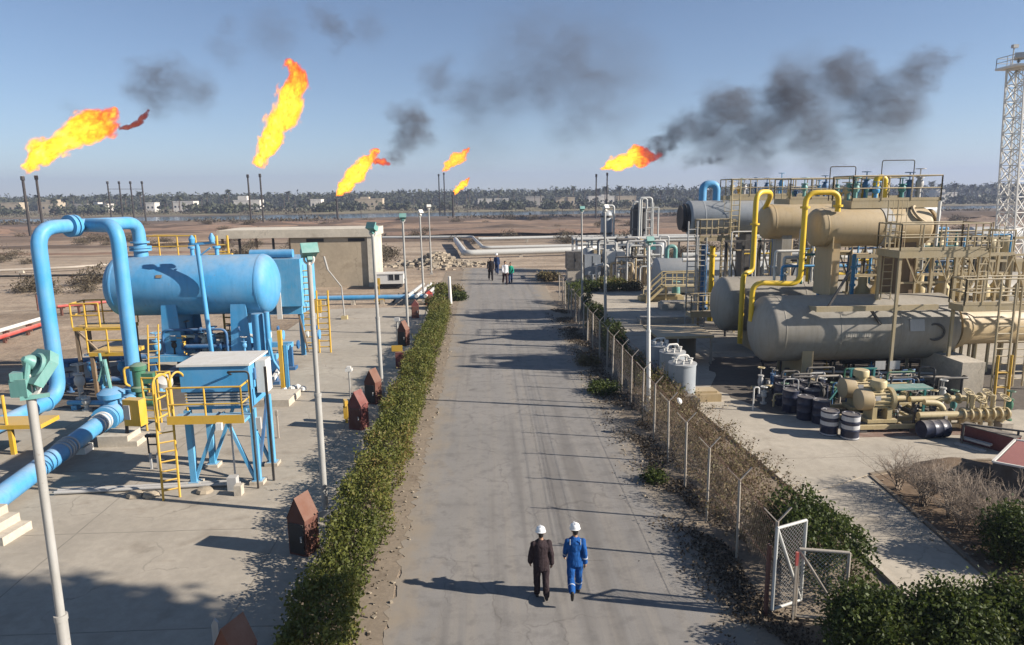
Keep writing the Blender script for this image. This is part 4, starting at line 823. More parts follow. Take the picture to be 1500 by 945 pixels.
# close pole whose lamp seen at roof height, same row
lamp_post(-5.62, 8.25, 5.95, 'weathered grey steel lamp post with big teal floodlight rising close beside the yard steps', r=.062, heads=0, lean=(.06, 0), mat='pole')
t = [o for o in col.objects if o.get('label', '').startswith('weathered grey steel lamp')][0]
T = Vector((-5.57, 8.25, 6.02)); b = MB(); K = .72; Mr = Matrix.Rotation(-.5, 3, 'Z') @ Matrix.Rotation(-.65, 3, 'X')
b.prism([T + Mr @ (Vector(p) * K) for p in ((-.26, -.14, .10), (.26, -.14, .10), (.32, -.14, .55), (.18, -.14, .72), (-.18, -.14, .72), (-.32, -.14, .55))], (0, 0, 0), Mr @ Vector((0, .12, 0))); b.build('floodlight', M['teal'], t)
b = MB(); b.torus(T + Mr @ Vector((.05, -.11, .30)), Mr @ Vector((0, 1, .2)), .13, .03); b.lathe([(.10, 0), (.08, .10), (.03, .16)], T + Mr @ Vector((-.02, -.10, .32)), Mr @ Vector((.1, -1, 0)), 14); b.tube(T + Mr @ Vector((.02, -.2, .3)), T + Vector((0, -.04, .1)), .035, 8); b.build('lamp_housing', M['teal'], t)
b = MB(); b.box(T + Vector((-.06, -.02, .06)), (.20, .16, .22)); b.box(T + Vector((-.09, -.03, .2)), (.13, .13, .1), rz=.3); b.box(T + Vector((.08, -.03, -.06)), (.30, .04, .05), rz=.5); b.build('ballast_box', M['teal'], t)
lp(950, 602, 950, 362, 'white lamp post with teal head rising from the fence beside the grey tanks', r=.07, hs=.5, mat='white', yaw=.2)
lp(887, 497, 886, 312, 'pale lamp post standing in front of the pipe rack cabinets', r=.075, hs=.6, hm='white', yaw=.7)
lp(853, 457, 852, 312, 'slim pale lamp post near the far end of the wire fence', r=.07, hs=.6, hm='teal', yaw=.2)
# ------------------------------------------------------------------ gabled fire hose boxes along the hedge
def hose_box(x, y, label, mat, w=.50, d=.48, h=.90, g=.46, rz=0.2, extra=None):
    t = thing('hose_box', label, 'hose box', (x, y, 0), 'gabled steel boxes along the hedge'); Mz = Matrix.Rotation(rz, 3, 'Z'); L = Vector((x, y, .03))
    prof = [(-w / 2, 0), (w / 2, 0), (w / 2, h), (0, h + g), (-w / 2, h)]
    b = MB(); b.prism([L + Mz @ Vector((p, -d / 2, z)) for p, z in prof], (0, 0, 0), Mz @ Vector((0, d, 0))); b.build('cabinet', M[mat], t, 0)
    b = MB()
    for s in (-1, 1): b.prism([L + Mz @ Vector(p) for p in ((s * .0, -d / 2 - .012, h + g + .004), (s * (w / 2 + .012), -d / 2 - .012, h - .01), (s * (w / 2 + .012), -d / 2 - .012, h + .004), (s * .0, -d / 2 - .012, h + g + .02))], (0, 0, 0), Mz @ Vector((0, d + .024, 0)))
    b.build('roof', M['sunlit_rust_roof'] if mat == 'rust' else M[mat], t, 0)  # rust boxes take the roof colour with sunlight painted in
    b = MB(); b.box(L + Mz @ Vector((0, -d / 2 - .012, h * .48)), (w * .82, .02, h * .82), rz=rz); dr = b.build('door', M['rust'] if mat != 'rust' else M['black'], t)
    b = MB(); b.box(L + Mz @ Vector((w * .3, -d / 2 - .04, h * .5)), (.03, .04, .14), rz=rz); b.build('handle', M['galv'], dr); return t
for px, py, lab, m_, kw in ((442, 818, 'rust brown gabled hose box beside the large teal lamp post', 'rust', dict(rz=-.42, g=.52)), (524, 632, 'dull red gabled hose box with worn front next to a thin white post', 'rust_red', dict(rz=-.38, w=.54, g=.5)), (546, 594, 'dark brown gabled hose box tight behind the dull red one', 'rust', dict(rz=-.4, g=.5)),
        (591, 508, 'dark gabled hose box half hidden by the hedge beyond the yellow sign', 'rust', dict(rz=-.35, g=.48)), (608, 467, 'flat red brown gabled box in front of the blue pipe', 'rust_red', dict(rz=.1, h=.9, g=.35)), (628, 447, 'small bright red box at the end of the blue pipe rack', 'red', dict(rz=.3, w=.5, h=.9, g=.2))):
    g = gnd(px, py); hose_box(g.x, g.y + .3, lab, m_, **kw)
hb_ = gnd(347, 912, 1.42); hose_box(hb_.x - .10, hb_.y + .06, 'rust orange gabled hose box cut by the bottom edge of the picture', 'rust', rz=-.42, h=.90, g=.48, w=.5)
b = MB(); b.prism([Vector((-5.05, 11.3, .03)), Vector((-4.93, 11.3, .03)), Vector((-4.93, 11.3, .78)), Vector((-4.99, 11.3, .86)), Vector((-5.05, 11.3, .74))], (0, 0, 0), (0, .05, 0)); tag(base_to(b.build('marker_board', M['galv'], None, 0), (-5, 11.3, .03)), 'small grey metal marker board beside the rust orange hose box', 'marker')
g = gnd(583, 540); t = thing('warning_sign', 'yellow sign board over a red cabinet on a post at the hedge', 'sign', tuple(g)); z = at(583, 510, g.y).z; b = MB(); b.bar((g.x, g.y, .03), (g.x, g.y, z), .07); b.build('post', M['pole'], t)
b = MB(); b.box((g.x, g.y - .06, z), (.52, .03, .30)); b.build('board', M['yellow'], t); b = MB(); b.box((g.x + .12, g.y, .45), (.4, .35, .8)); b.build('cabinet', M['rust_red'], t)
g = gnd(514, 592); t = thing('vent_post', 'thin pale vent post with small square cap before the dull red hose box', 'post', tuple(g)); z = at(512, 543, g.y).z; b = MB(); b.tube((g.x, g.y, .03), (g.x, g.y, z), .035, 8); b.build('post', M['pole'], t); b = MB(); b.box((g.x, g.y, z + .04), (.26, .26, .10)); b.box((g.x, g.y, z + .14), (.16, .16, .08)); b.build('cap', M['white'], t)
g = gnd(508, 620); b = MB(); b.box((g.x, g.y, .45), (.16, .2, .5)); b.box((g.x, g.y, .8), (.12, .3, .22), rz=.4); b.bar((g.x, g.y, .03), (g.x, g.y, .3), .09); tag(base_to(b.build('call_point', M['yellow']), (g.x, g.y, .03)), 'small yellow and dark call box beside the dull red hose box', 'call box')
g = gnd(583, 503); t = thing('vent_post', 'grey vent post with dark square head beside the half hidden hose box', 'post', tuple(g)); z = at(582, 470, g.y).z; b = MB(); b.tube((g.x, g.y, .03), (g.x, g.y, z), .06, 8); b.build('post', M['pole'], t); b = MB(); b.box((g.x, g.y, z + .08), (.28, .28, .2)); b.build('cap', M['galv'], t)
lp2 = gnd(660, 445); b = MB(); b.tube((lp2.x, lp2.y, 0), (lp2.x - .05, lp2.y, 2.15), .14, 12, .11); tag(base_to(b.build('bollard_post', M['white']), (lp2.x, lp2.y, 0)), 'thick white post standing at the road edge past the hedge end', 'post')

# ------------------------------------------------------------------ second blue cooler behind the drum
cxa, cxb = at(402, 430, 35.5).x, at(441, 430, 35.5).x; za, zb = at(420, 462, 35.5).z, at(420, 380, 35.5).z
t = thing('cooler_unit', 'peeling blue cooler box on leaning legs behind the sunlit end of the drum', 'cooler', ((cxa + cxb) / 2, 36.2, 0))
b = MB(); b.bx(cxa - 1.6, cxb, 35.6, 38.6, za + .45, zb); b.build('casing', M['blue_old'], t); b = MB(); b.lathe([(.22, 0), (.22, 2.2)], (cxa - 1.3, 36.2, zb + .25), (1, 0, 0), 16); b.build('header', M['blue'], t)
b = MB(); b.bx(cxa - 1.4, cxb - .1, 35.8, 38.4, za, za + .44); b.build('plenum', M['blue_old'], t)
for x, y in ((cxa - 1.3, 36), (cxb - .2, 36), (cxb - .2, 38.2), (cxa - 1.3, 38.2)): b = MB(); b.bar((x, y, .03), (x, y, za), .22); b.build('leg', M['blue'], t)
b = MB(); b.bar((cxb - .3, 35.9, za), (cxb + .1, 35.8, .2), .09); b.build('brace', M['brown'], t); b = MB(); b.bx(cxa + .05, cxa + .3, 35.52, 35.58, za - .2, zb - .7); b.build('level_gauge', M['white'], t)
x = at(457, 450, 36).x; t = thing('steel_ladder', 'tall yellow ladder with safety rails behind the peeling blue cooler', 'ladder', (x, 36, 0)); z = at(457, 383, 36).z; b = MB(); b.ladder((x - .3, 36, .03), (x - .3, 36.1, z), (1, 0, 0), .6, .05, .32); b.ladder((x + .45, 36.4, .03), (x + .45, 36.5, z - 1.6), (1, 0, 0), .6, .05, .32); b.build('rails', M['yellow'], t)
g = gnd(466, 468); t = thing('control_cabinet', 'narrow yellow cabinet standing on the yard near the back blue pipe', 'cabinet', tuple(g)); b = MB(); z = at(466, 440, g.y).z; b.bx(g.x - .24, g.x + .24, g.y, g.y + .3, .45, z); b.build('box', M['yellow'], t); b = MB(); b.bx(g.x - .2, g.x - .1, g.y, g.y + .1, .03, .45); b.bx(g.x + .1, g.x + .2, g.y, g.y + .1, .03, .45); b.build('leg', M['white'], t)
# stand pipe in front of the drum and yellow ladder over its top
x, y = at(306, 450, 30.1).x, 30.09; z = at(301, 358, 30.1).z; t = thing('vent_stack', 'thin blue vent pipe with forked top in front of the drum belly', 'vent pipe', (x, y, 0)); b = MB(); b.tube((x, y, .03), (x - .25, y, z), .10, 12); b.build('pipe', M['blue'], t)
b = MB(); b.bar((x - .60, y, z), (x + .5, y, z + .08), .09, .10); b.lathe([(.10, 0), (.14, .2), (.04, .35)], (x - .45, y, z + .05), (0, 0, 1), 10); b.lathe([(.10, 0), (.14, .2), (.04, .4)], (x + .4, y, z + .08), (0, 0, 1), 10); b.bar((x - .2, y, z - .5), (x + .3, y, z - .15), .06); b.build('fork', M['blue'], t)
x, y = at(327, 370, 33.3).x, 33.3; t = thing('steel_ladder', 'yellow ladder rails rising behind the top of the drum', 'ladder', (x, y, 0)); z = at(327, 345, y).z; b = MB(); b.ladder((x, y, .03), (x, y, z), (1, 0, 0), .5, .055, .32); b.bx(x - .6, x + .5, y - .3, y - .1, VZ + 1.2, VZ + 1.3); b.build('rails', M['yellow'], t)
x = at(245, 375, 33.2).x; t = thing('top_platform', 'low yellow railing along the far side of the drum top', 'platform', (x, 33, 0)); b = MB(); b.rail([(x - 1.2, 33.2, VZ + VR - .2), (x + 1.4, 33.2, VZ + VR - .2)], 1.0, 1.0, .035, 1); b.bx(x - 1.2, x + 1.4, 32.8, 33.4, VZ + VR - .3, VZ + VR - .22); b.build('railing', M['yellow'], t)
# ------------------------------------------------------------------ flat roofed shelter
BY = 64.0; t = thing('shelter_building', 'sandy flat roofed shelter with one open bay and a row of vents', 'building', (-15, BY, 0))
xl, xw, xr = at(318, 340, BY).x, at(427, 380, BY).x, at(548, 380, BY).x; zt, zbm = at(450, 336, BY).z, at(450, 348, BY).z
b = MB(); b.bx(xl, xr + .1, BY - .18, BY + 6, zbm, zt); b.build('roof', M['plaster_pale'], t, 0)
b = MB(); b.bx(xw, xr - .56, BY + .05, BY + .25, 0, zbm - .003); b.bx(xw, xw + .2, BY + .26, BY + 5.6, 0, zbm - .003); b.build('wall', M['plaster'], t, 0)
b = MB(); b.bx(xr - .55, xr - .02, BY - .1, BY + .45, 0, zbm - .003); b.bx(xr - .45, xr - .05, BY + .5, BY + 5.6, 0, zbm - .003); b.build('corner_pier', M['plaster_pale'], t, 0)
for k in range(5):
    x = xl + .3 + k * (xw - xl - .4) / 4; b = MB(); b.bar((x, BY + .3, 0), (x, BY + .3, zbm - .002), .18); b.build('column', M['black'] if k % 2 else M['brown'], t)
for g0, g1 in ((449, 492), (510, 552)):
    for k in range(6):
        x = at(g0 + (g1 - g0 - 22) * k / 5.0 , 360, BY).x; b = MB(); b.bx(x, x + .28, BY + .02, BY + .047, zbm - .42, zbm - .12); b.build('vent', M['black'], t)
g = gnd(505, 468); t = thing('gooseneck_vent', 'leaning grey swing pole on a small yellow block in front of the shelter', 'pole', tuple(g)); z = at(501, 420, g.y).z; T = at(480, 395, g.y); b = MB(); b.tube((g.x, g.y, .2), (g.x - .1, g.y, z), .05, 8); b.tube((g.x - .1, g.y, z), T, .045, 8); b.tube(T, T + Vector((-.2, 0, .9)), .07, 8); b.build('arm', M['pole'], t); b = MB(); b.box((g.x, g.y, .14), (.4, .4, .26)); b.build('base', M['cream'], t)
# long blue pipe at the back edge of the yard, rack, cabin, trench
A, C = gnd(466, 437, .55), gnd(636, 434, .55); t = thing('ground_pipe', 'long straight sky blue pipe crossing the back edge of the yard', 'pipe', (A.x, A.y, 0)); b = MB(); b.tube(A, C, .19, 14); b.build('pipe', M['blue'], t)
b = MB()
for f in (.05, .3, .55, .8): q = A.lerp(C, f); b.box((q.x, q.y, .18), (.3, .4, .36))
b.build('support', M['conc_block'], t)
for k in range(3):
    A, C = gnd(597 + 13 * k, 434, .75), gnd(620 + 11 * k, 416, .75); b = MB(); b.tube(A, C, .14, 12); b.box(((A + C) / 2).to_tuple()[:2] + (.3,), (.3, .3, .6)); tag(base_to(b.build('rack_pipe', M['white'] if k == 1 else M['silver']), (A.x, A.y, 0)), ('outer', 'middle', 'hedge side')[k] + ' one of three parallel pale pipes beside the hedge end', 'pipe')
g = gnd(572, 424); t = thing('portable_cabin', 'small white cabinet trailer with dark window beside the shelter', 'cabin', tuple(g)); b = MB(); z = at(572, 402, g.y).z; b.bx(g.x - 1.35, g.x + 1.2, g.y, g.y + 1.6, .5, z); b.build('body', M['white'], t); b = MB(); b.bx(g.x - .1, g.x + .85, g.y - .03, g.y - .003, .85, 1.35); b.build('window', M['glass'], t); b = MB(); b.bx(g.x + .32, g.x + .40, g.y - .04, g.y - .032, .85, 1.35); b.build('window_bar', M['white'], t); b = MB(); b.bx(g.x - 1.0, g.x + 1.0, g.y + .2, g.y + 1.4, .15, .5); b.build('chassis', M['black'], t)
b = MB(); b.bx(g.x - 1.40, g.x + 1.25, g.y - .05, g.y + 1.65, z + .002, z + .07); b.build('roof', M['white'], t)
g = gnd(556, 446); t = thing('warning_sign', 'yellow sign and yellow post at the back edge of the yard', 'sign', tuple(g)); b = MB(); b.box((g.x, g.y, .4), (.75, .05, .4)); b.build('board', M['yellow'], t); b = MB(); b.bar((g.x, g.y + .1, .03), (g.x, g.y + .1, 2.0), .07); b.box((g.x, g.y + .1, 1.8), (.22, .06, .5)); b.build('post', M['yellow'], t)
g = gnd(580, 444); b = MB(); b.bar((g.x - .25, g.y, .05), (g.x + .3, g.y, .75), .14); tag(base_to(b.build('pipe_stub', M['black']), (g.x, g.y, .03)), 'short dark leaning pipe stub by the red brown gabled box', 'pipe stub')
# rubble heap: lumps of broken concrete, a mound nobody would count
rs = np.random.RandomState(6); g = gnd(640, 388); P = [(g.x + rs.normal() * 2.6, g.y + rs.normal() * 2.2, 0) for _ in range(520)]; P = [(x, y, max(0, 1.5 * math.exp(-((x - g.x) ** 2 / 6 + (y - g.y) ** 2 / 4)) - .1 + rs.uniform(-.15, .1))) for x, y, _ in P]
chips('rubble_heap', P, .12, .75, M['rock'], rs)
# red and white pipes over the sand, dark line beyond
for i, (a, c, r, z, m_, lab) in enumerate([((-40, 496), (76, 462), .12, .75, 'white', 'white pipe running over the sand above the red one'), ((-40, 507), (76, 470), .13, .42, 'red', 'red pipe lying on low stands over the sand'), ((84, 449), (168, 441), .11, .7, 'red', 'faded red and pale pipe behind the yellow platform'), ((-30, 405), (178, 402), .14, .3, 'black', 'long black pipe across the open sand'), ((215, 357), (335, 352), .16, .7, 'brown', 'rusty brown pipe across the sand behind the drum')]):
    A, C = gnd(*a, z), gnd(*c, z); t = thing('field_pipe', lab, 'pipe', (A.x, A.y, 0)); b = MB(); b.tube(A, C, r, 10); b.build('pipe', M[m_], t)
    for f in np.linspace(.06, .94, 4): q = A.lerp(C, f); b = MB(); b.bar((q.x, q.y, -.1), (q.x, q.y, z - r * .6), .14); b.bar((q.x - .3, q.y, z - r), (q.x + .3, q.y, z - r), .1); b.build('stand', M['rust'], t)
for a, c, lab in (((168, 425), (172, 385), 'lone thin fence stake on the sand by the black pipe'), ((56, 455), (55, 432), 'short rusty stake beside the red and white pipes')):
    g = gnd(*a); z = at(*c, g.y).z; b = MB(); b.bar((g.x, g.y, -.1), (g.x, g.y, min(z, 2.4)), .08); tag(base_to(b.build('stake', M['rust']), (g.x, g.y, 0)), lab, 'stake')
for a, c, lab in (((225, 352), (345, 349), 'yellow guard rail along the rusty brown pipe'),):
    A, C = gnd(*a), gnd(*c); b = MB(); b.rail([A, C], 1.1, 2.5, .05, 1); tag(base_to(b.build('guard_rail', M['yellow']), (A.x, A.y, 0)), lab, 'railing')

# pipe runs lying across the skid under the drum
for i, (dy, z, r, m_, lab) in enumerate([(-1.0, 1.75, .11, 'blue_dark', 'dark blue pipe run lying low across the drum skid'), (-.4, 2.1, .08, 'silver', 'thin silver pipe run across the drum skid'), (.5, 1.9, .13, 'blue', 'blue pipe run on the far half of the drum skid'), (-1.15, 2.55, .06, 'blue_dark', 'thin dark blue pipe run just under the drum belly')]):
    t = thing('process_pipe', lab, 'pipe', (xa + 1, VY + dy, zs)); b = MB(); b.pipe([(xa + .6, VY + dy, zs + .02), (xa + .6, VY + dy, z), (xb - .7 - .5 * i, VY + dy, z), (xb - .7 - .5 * i, VY + dy, zs + .02)], r, .3); b.build('pipe', M[m_], t)
    for k in range(4): b = MB(); b.ring((xa + 1.4 + 1.7 * k + .3 * i, VY + dy, z), (1, 0, 0), r * 1.8, .07, 0, 14); b.build('flange', M[m_], t)
for i, (px, py, Y, h, m_, lab) in enumerate([(275, 500, 31.8, 1.3, 'blue_dark', 'dark blue valve in the middle of the drum skid'), (338, 500, 31.6, 1.1, 'silver', 'silver valve beside the sunlit saddle of the drum'), (358, 505, 30.4, .8, 'blue', 'small blue valve at the foot of the sunlit saddle'), (256, 508, 30.5, .9, 'black', 'black valve in front of the shaded saddle')]):
    x = at(px, py, Y).x; valve(lab, (x, Y, zs + .02), h, .10, m_, wr=.15, wm='galv')
for i, (px, py, h, m_, lab) in enumerate([(105, 575, .9, 'blue_dark', 'dark blue stub valve on the shaded ground near the inlet pipe'), (128, 602, .7, 'silver', 'short silver valve beside the bonnet valve'), (152, 575, 1.0, 'blue', 'blue stub valve just behind the bonnet valve'), (236, 575, .9, 'blue_old', 'faded blue valve in the gap behind the cooler ladder')]):
    g = gnd(px, py); valve(lab, (g.x, g.y, .03), h, .12, m_, wr=.16, wm='black')
# ------------------------------------------------------------------ wire fence
FX = lambda y: 5.58 + .008 * (y - 12)
fence = thing('wire_fence', 'long rusting chain link fence on pale posts with barbed wire arms along the road', 'fence', (FX(12), 12, 0))
fy = [12.12 + 1.97 * k for k in range(22)]; H = 2.0
for k, y in enumerate(fy):
    x = FX(y) + (rnd.uniform(-.06, .06) if k else 0); ln = rnd.uniform(-.04, .04); b = MB(); b.tube((x, y, -.05), (x + ln, y, H), .034 if y < 30 else .042, 8); b.build('post', M['rustpost'], fence)
    b = MB()
    for s in (-1, 1): b.bar((x + ln, y, H - .02), (x + ln + .27 * s, y + .02, H + .27), .035, .02)
    b.build('arm', M['rustpost'], fence)
def wires(segs, r):
    A = np.array([s[0] for s in segs]); B = np.array([s[1] for s in segs]); return twig_ribbons(A, B, r, r)
S = []; y1 = fy[-1]
for z in (.25, 1.0, 1.9): S += [((FX(a), a, z), (FX(c), c, z)) for a, c in zip(fy[:-1], fy[1:])]
for s in (-1, 1):
    for f in (.45, .95): S += [((FX(a) + .27 * s * f, a, H + .27 * f), (FX(c) + .27 * s * f, c, H + .27 * f)) for a, c in zip(fy[:-1], fy[1:])]
V, F = wires(S, .0045); np_mesh('barbed_wire', V, F, M['rust'], fence)
S = []; sp = .14; y = fy[0] - 1.7
while y < y1:
    for s in (1, -1):
        ya, yb = (y, y + 1.75) if s > 0 else (y + 1.75, y); za, zb_ = .12, 1.9
        lo, hi = max(min(ya, yb), fy[0]), min(max(ya, yb), y1)
        if hi - lo > .05:
            zz = lambda q: za + (zb_ - za) * (q - ya) / (yb - ya); S.append(((FX(lo), lo, zz(lo)), (FX(hi), hi, zz(hi))))
    y += sp
V, F = wires(S, .0013); np_mesh('chain_link', V, F, M['wire'], fence)
b = MB(); b.bx(FX(12) - .17, FX(12) - .12, 12.0, 12.1, 0, 1.55); tag(base_to(b.build('gate_stop', M['rust']), (FX(12) - .15, 12.05, 0)), 'rusty flat bar post standing against the first fence post', 'post')
# two swung leaves of the white gate
def gate_leaf(label, A, C, h, z0, mat, extra=None):
    t = thing('gate_leaf', label, 'gate', (A[0], A[1], 0)); A = Vector((A[0], A[1], z0)); C = Vector((C[0], C[1], z0)); up = Vector((0, 0, h)); b = MB(); r = .032
    for p, q in ((A, A + up), (C, C + up), (A, C), (A + up, C + up), (A + up, C)): b.tube(p, q, r, 10)
    b.build('frame', M[mat], t); e = (C - A); L = e.length; S = []; u = -h
    while u < L:
        for s in (1, -1):
            pts = []
            for tt in np.linspace(0, 1, 2):
                pass
            a0, a1 = max(0, u), min(L, u + h)
            if a1 > a0 + .02:
                z_0, z_1 = (a0 - u, a1 - u) if s > 0 else (h - (a0 - u), h - (a1 - u)); S.append((A + e * (a0 / L) + Vector((0, 0, z_0)), A + e * (a1 / L) + Vector((0, 0, z_1))))
        u += .085
    V, F = wires([(tuple(p), tuple(q)) for p, q in S], .0034); np_mesh('chain_link', V, F, M['galv'], t); return t
yg = 11.95; A = at(1133, 865, yg); Tp = at(1134, 768, yg); yc = 12.35; C = gnd(1181, 762, 1.94)
gate_leaf('tall white framed chain link gate leaf with white diagonal brace beside the fence end', (A.x, yg), (C.x, C.y), 1.72, .22, 'silver')
A2 = at(1167, 860, 11.9); C2 = at(1238, 860, 11.75); gate_leaf('second lower gate leaf with grey frame half behind the green shrubs', (A2.x, 11.9), (C2.x, 11.7), 1.42, .1, 'rustpost')
x = at(1165, 850, 11.86).x; t = thing('gate_latch_post', 'thin red topped latch post between the two gate leaves', 'post', (x, 11.86, 0)); b = MB(); b.bar((x, 11.86, .05), (x, 11.86, 1.2), .04); b.build('post', M['rustpost'], t); b = MB(); b.bar((x, 11.86, 1.203), (x, 11.86, 1.48), .046); b.build('red_cap', M['red'], t)
# grass snippets of litter: pale paper on the fence
p = at(994, 588, 22.3); b = MB(); b.lathe([(.02, 0), (.13, .03), (.10, .08), (.02, .12)], p, (.6, -.5, .5), 7); tag(base_to(b.build('plastic_rag', M['white'], None, 0), p), 'white plastic rag caught on the barbed wire', 'rag')

# ------------------------------------------------------------------ three separator trains: lower vessel, upper vessel, legs, decks
ZL, RL, ZU = 2.42, 1.43, 6.72
def big_vessel(label, Y, xl, xr, z, r, mat, dome_d, seams=(), name='separator_vessel'):
    t = thing(name, label, 'pressure vessel', ((xl + xr) / 2, Y, 0)); b = MB(); shell(b, xl, xr, Y, z, r, dome_d, 52); b.build('shell', M[mat], t)
    b = MB()
    for x in seams: b.ring((x, Y, z), (1, 0, 0), r + .012, .06, 0, 52)
    if seams: b.build('weld_seam', M[mat], t)
    return t
# front lower
Y1 = 28.8; xl = at(1101, 485, Y1).x; xg = at(1376, 485, Y1).x; xe = 31.0
t = thing('separator_vessel', 'huge grey clad horizontal separator tapering to a tan drum behind the dark blue barrels', 'pressure vessel', (xl + 4, Y1, 0))
b = MB(); pr = [(max(1e-7, a), xl + .62 + q) for a, q in dome(RL, .62)] + [(RL, xg - .1), (RL * .86, xg + .02), (RL * .86, xg + .10)]; b.lathe(pr, (0, Y1, ZL), (1, 0, 0), 56); b.build('shell', M['grey_clad'], t)
b = MB(); b.lathe([(RL * .62, xg + .10), (RL * .62, xg + .30), (RL * .74, xg + .32), (RL * .74, xg + .55), (.86, xg + 1.0), (.86, xe - .6), (.7, xe - .2), (.3, xe), (1e-6, xe + .05)], (0, Y1, ZL), (1, 0, 0), 44); b.build('tan_drum', M['tan'], t)
b = MB()
for px in (1132, 1209, 1292): x = at(px, 485, Y1).x; b.ring((x, Y1, ZL), (1, 0, 0), RL + .010, .05, 0, 56)
b.build('cladding_band', M['grey_clad'], t)
b = MB()
x = at(1370, 487, Y1 - RL).x; b.torus((x, Y1 - RL * .99, ZL), (.35, 1, .0), .34, .05, 24, 8); b.build('manway', M['dark_steel'], t)
a = 12; xq = at(1343, 487, Y1 - RL).x; b = MB(); b.box((xq, Y1 - (RL + .02) * math.cos(R(a)), ZL + (RL + .02) * math.sin(R(a))), (.62, .02, .50), M=Matrix.Rotation(R(-a), 3, 'X')); b.build('data_plate', M['galv'], t)
x = at(1173, 530, Y1 - .6).x
b = MB(); b.bx(x - .09, x + .09, Y1 - 1.15, Y1 + 1.15, .16, ZL - .7)
for yy in (Y1 - 1.18, Y1 + 1.18): b.bx(x - .24, x + .24, yy - .03, yy + .03, .16, ZL - .45)
b.build('saddle', M['tan'], t); b = MB(); b.bx(x - .4, x + .4, Y1 - 1.4, Y1 + 1.4, 0, .155); b.build('footing', M['conc_block'], t)
x = at(1406, 572, 26.0).x; b = MB(); b.bx(x, x + .95, 26.0, 28.6, .0, 1.42); b.build('plinth', M['conc_block'], t, 0); b = MB(); b.bx(x + .35, x + .68, 27.7, 28.5, 1.425, ZL - .5); b.build('saddle', M['tan'], t)
b = MB(); x0 = at(1240, 492, Y1 - RL).x
for k in range(11):       # worn stencil dashes, no readable lettering left on the cladding
    b.box((x0 + .10 * k, Y1 - (RL + .003), ZL - .06), (.08, .008, .20 - .03 * (k % 2)))
b.build('worn_stencil', M['mark'], t)
# rear lower
Y2 = 35.6; xl2 = at(1044, 450, Y2).x; big_vessel('second huge grey separator lying behind the one that tapers to tan', Y2, xl2, 30, ZL, 1.45, 'grey_clad', .62, (xl2 + 1.3, xl2 + 4.5))
t = [o for o in col.objects if o.get('label', '').startswith('second huge grey')][0]
for x in (xl2 + 2.2, 22.): b = MB(); b.bx(x - .3, x + .3, Y2 - 1.2, Y2 + 1.2, .02, ZL - .8); b.build('saddle', M['tan'], t)
# third lower drum with flat end and stairs
Y3 = 56.; a3, b3 = at(957, 405, Y3).x, at(1035, 405, Y3).x; t = thing('storage_tank', 'pale grey blunt ended tank behind the tan stair landing', 'tank', ((a3 + b3) / 2, Y3, 0)); zc = at(980, 405, Y3).z; b = MB(); shell(b, a3, b3 + 6, Y3, zc, 1.55, .25, 40); b.build('shell', M['grey_blue'], t)
for x in (a3 + 1.2, b3 + 3): b = MB(); b.bx(x - .25, x + .25, Y3 - 1.2, Y3 + 1.2, .02, zc - 1.0); b.build('saddle', M['galv'], t)
b = MB(); x = a3 + 1.1; b.pipe([(x, Y3, zc + 1.4), (x, Y3, zc + 2.5), (x + .7, Y3, zc + 2.5), (x + .7, Y3, zc + 1.3)], .17, .35); b.build('vent_bend', M['teal'], t)
# upper drums
U1 = 29.6; ua, ub = at(1184, 338, U1).x, at(1358, 335, U1).x
t = big_vessel('front upper tan drum on tall legs above the grey clad separator', U1, ua, ub, ZU, .83, 'tan', .36, (ua + .55, ua + 3.2))
x = at(1289, 333, U1).x; b = MB(); b.ring((x, U1, ZU), (1, 0, 0), .855, .38, 0, 44); b.build('wear_band', M['galv'], t)
b = MB(); b.lathe([(.55, 0), (.55, .25), (.62, .26), (.62, .36), (.1, .42)], (ub - .25, U1, ZU + .1), (1, 0, .1), 24); b.torus((ub - .7, U1 - .5, ZU + .55), (.4, -.6, .6), .42, .06); b.build('manway', M['tan'], t)
for px, wd, mt in ((1213, .42, 'tan'), (1316, .75, 'brown')):
    x = at(px, 400, U1).x; b = MB(); b.bx(x - wd / 2, x + wd / 2, U1 - .5, U1 + .5, ZL + RL - .1, ZU - .6); b.bx(x - wd / 2 - .06, x - wd / 2 - .01, U1 - .75, U1 + .75, ZL + RL - .1, ZU - .3); b.build('leg', M[mt], t)
U2 = 36.2; ua2 = at(1112, 328, U2).x; t = big_vessel('middle upper tan drum with bright left dome between the two yellow bends', U2, ua2, at(1345, 328, U2).x, ZU, .92, 'tan', .40, (ua2 + .6,))
t['label'] = 'middle upper tan drum half hidden behind the front upper one'
x = at(1144, 380, U2).x; b = MB(); b.bx(x - .26, x + .26, U2 - .6, U2 + .6, ZL + 1.3, ZU - .7); b.build('leg', M['grey_clad'], t)
U3 = 43.5; ua3 = at(1004, 318, U3).x; t = big_vessel('back upper grey drum striped by railing shadows with dark flanged end', U3, ua3, 29, ZU, 1.08, 'grey_blue', .22, (ua3 + 1.0, ua3 + 4.7))
b = MB(); b.lathe([(.78, -.35), (.78, -.12), (.9, -.12), (.9, .12)], (ua3, U3, ZU), (1, 0, 0), 32); b.build('end_flange', M['black'], t)
for x in (ua3 + 4.0, ua3 + 9.5): b = MB(); b.bx(x - .3, x + .3, U3 - .7, U3 + .7, .02, ZU - .9); b.build('leg', M['dark_steel'], t)
def uline(name, label, pts, r, mat, cat='pipe', bend=None, fl=()):
    t = thing(name, label, cat, (pts[0][0], pts[0][1], 0)); b = MB(); b.pipe(pts, r, bend, 16); b.build('pipe', M[mat], t)
    if fl:
        b = MB()
        for c, ax in fl: b.ring(c, ax, r * 1.75, .09, 0, 18)
        b.build('flange', M[mat], t)
    return t
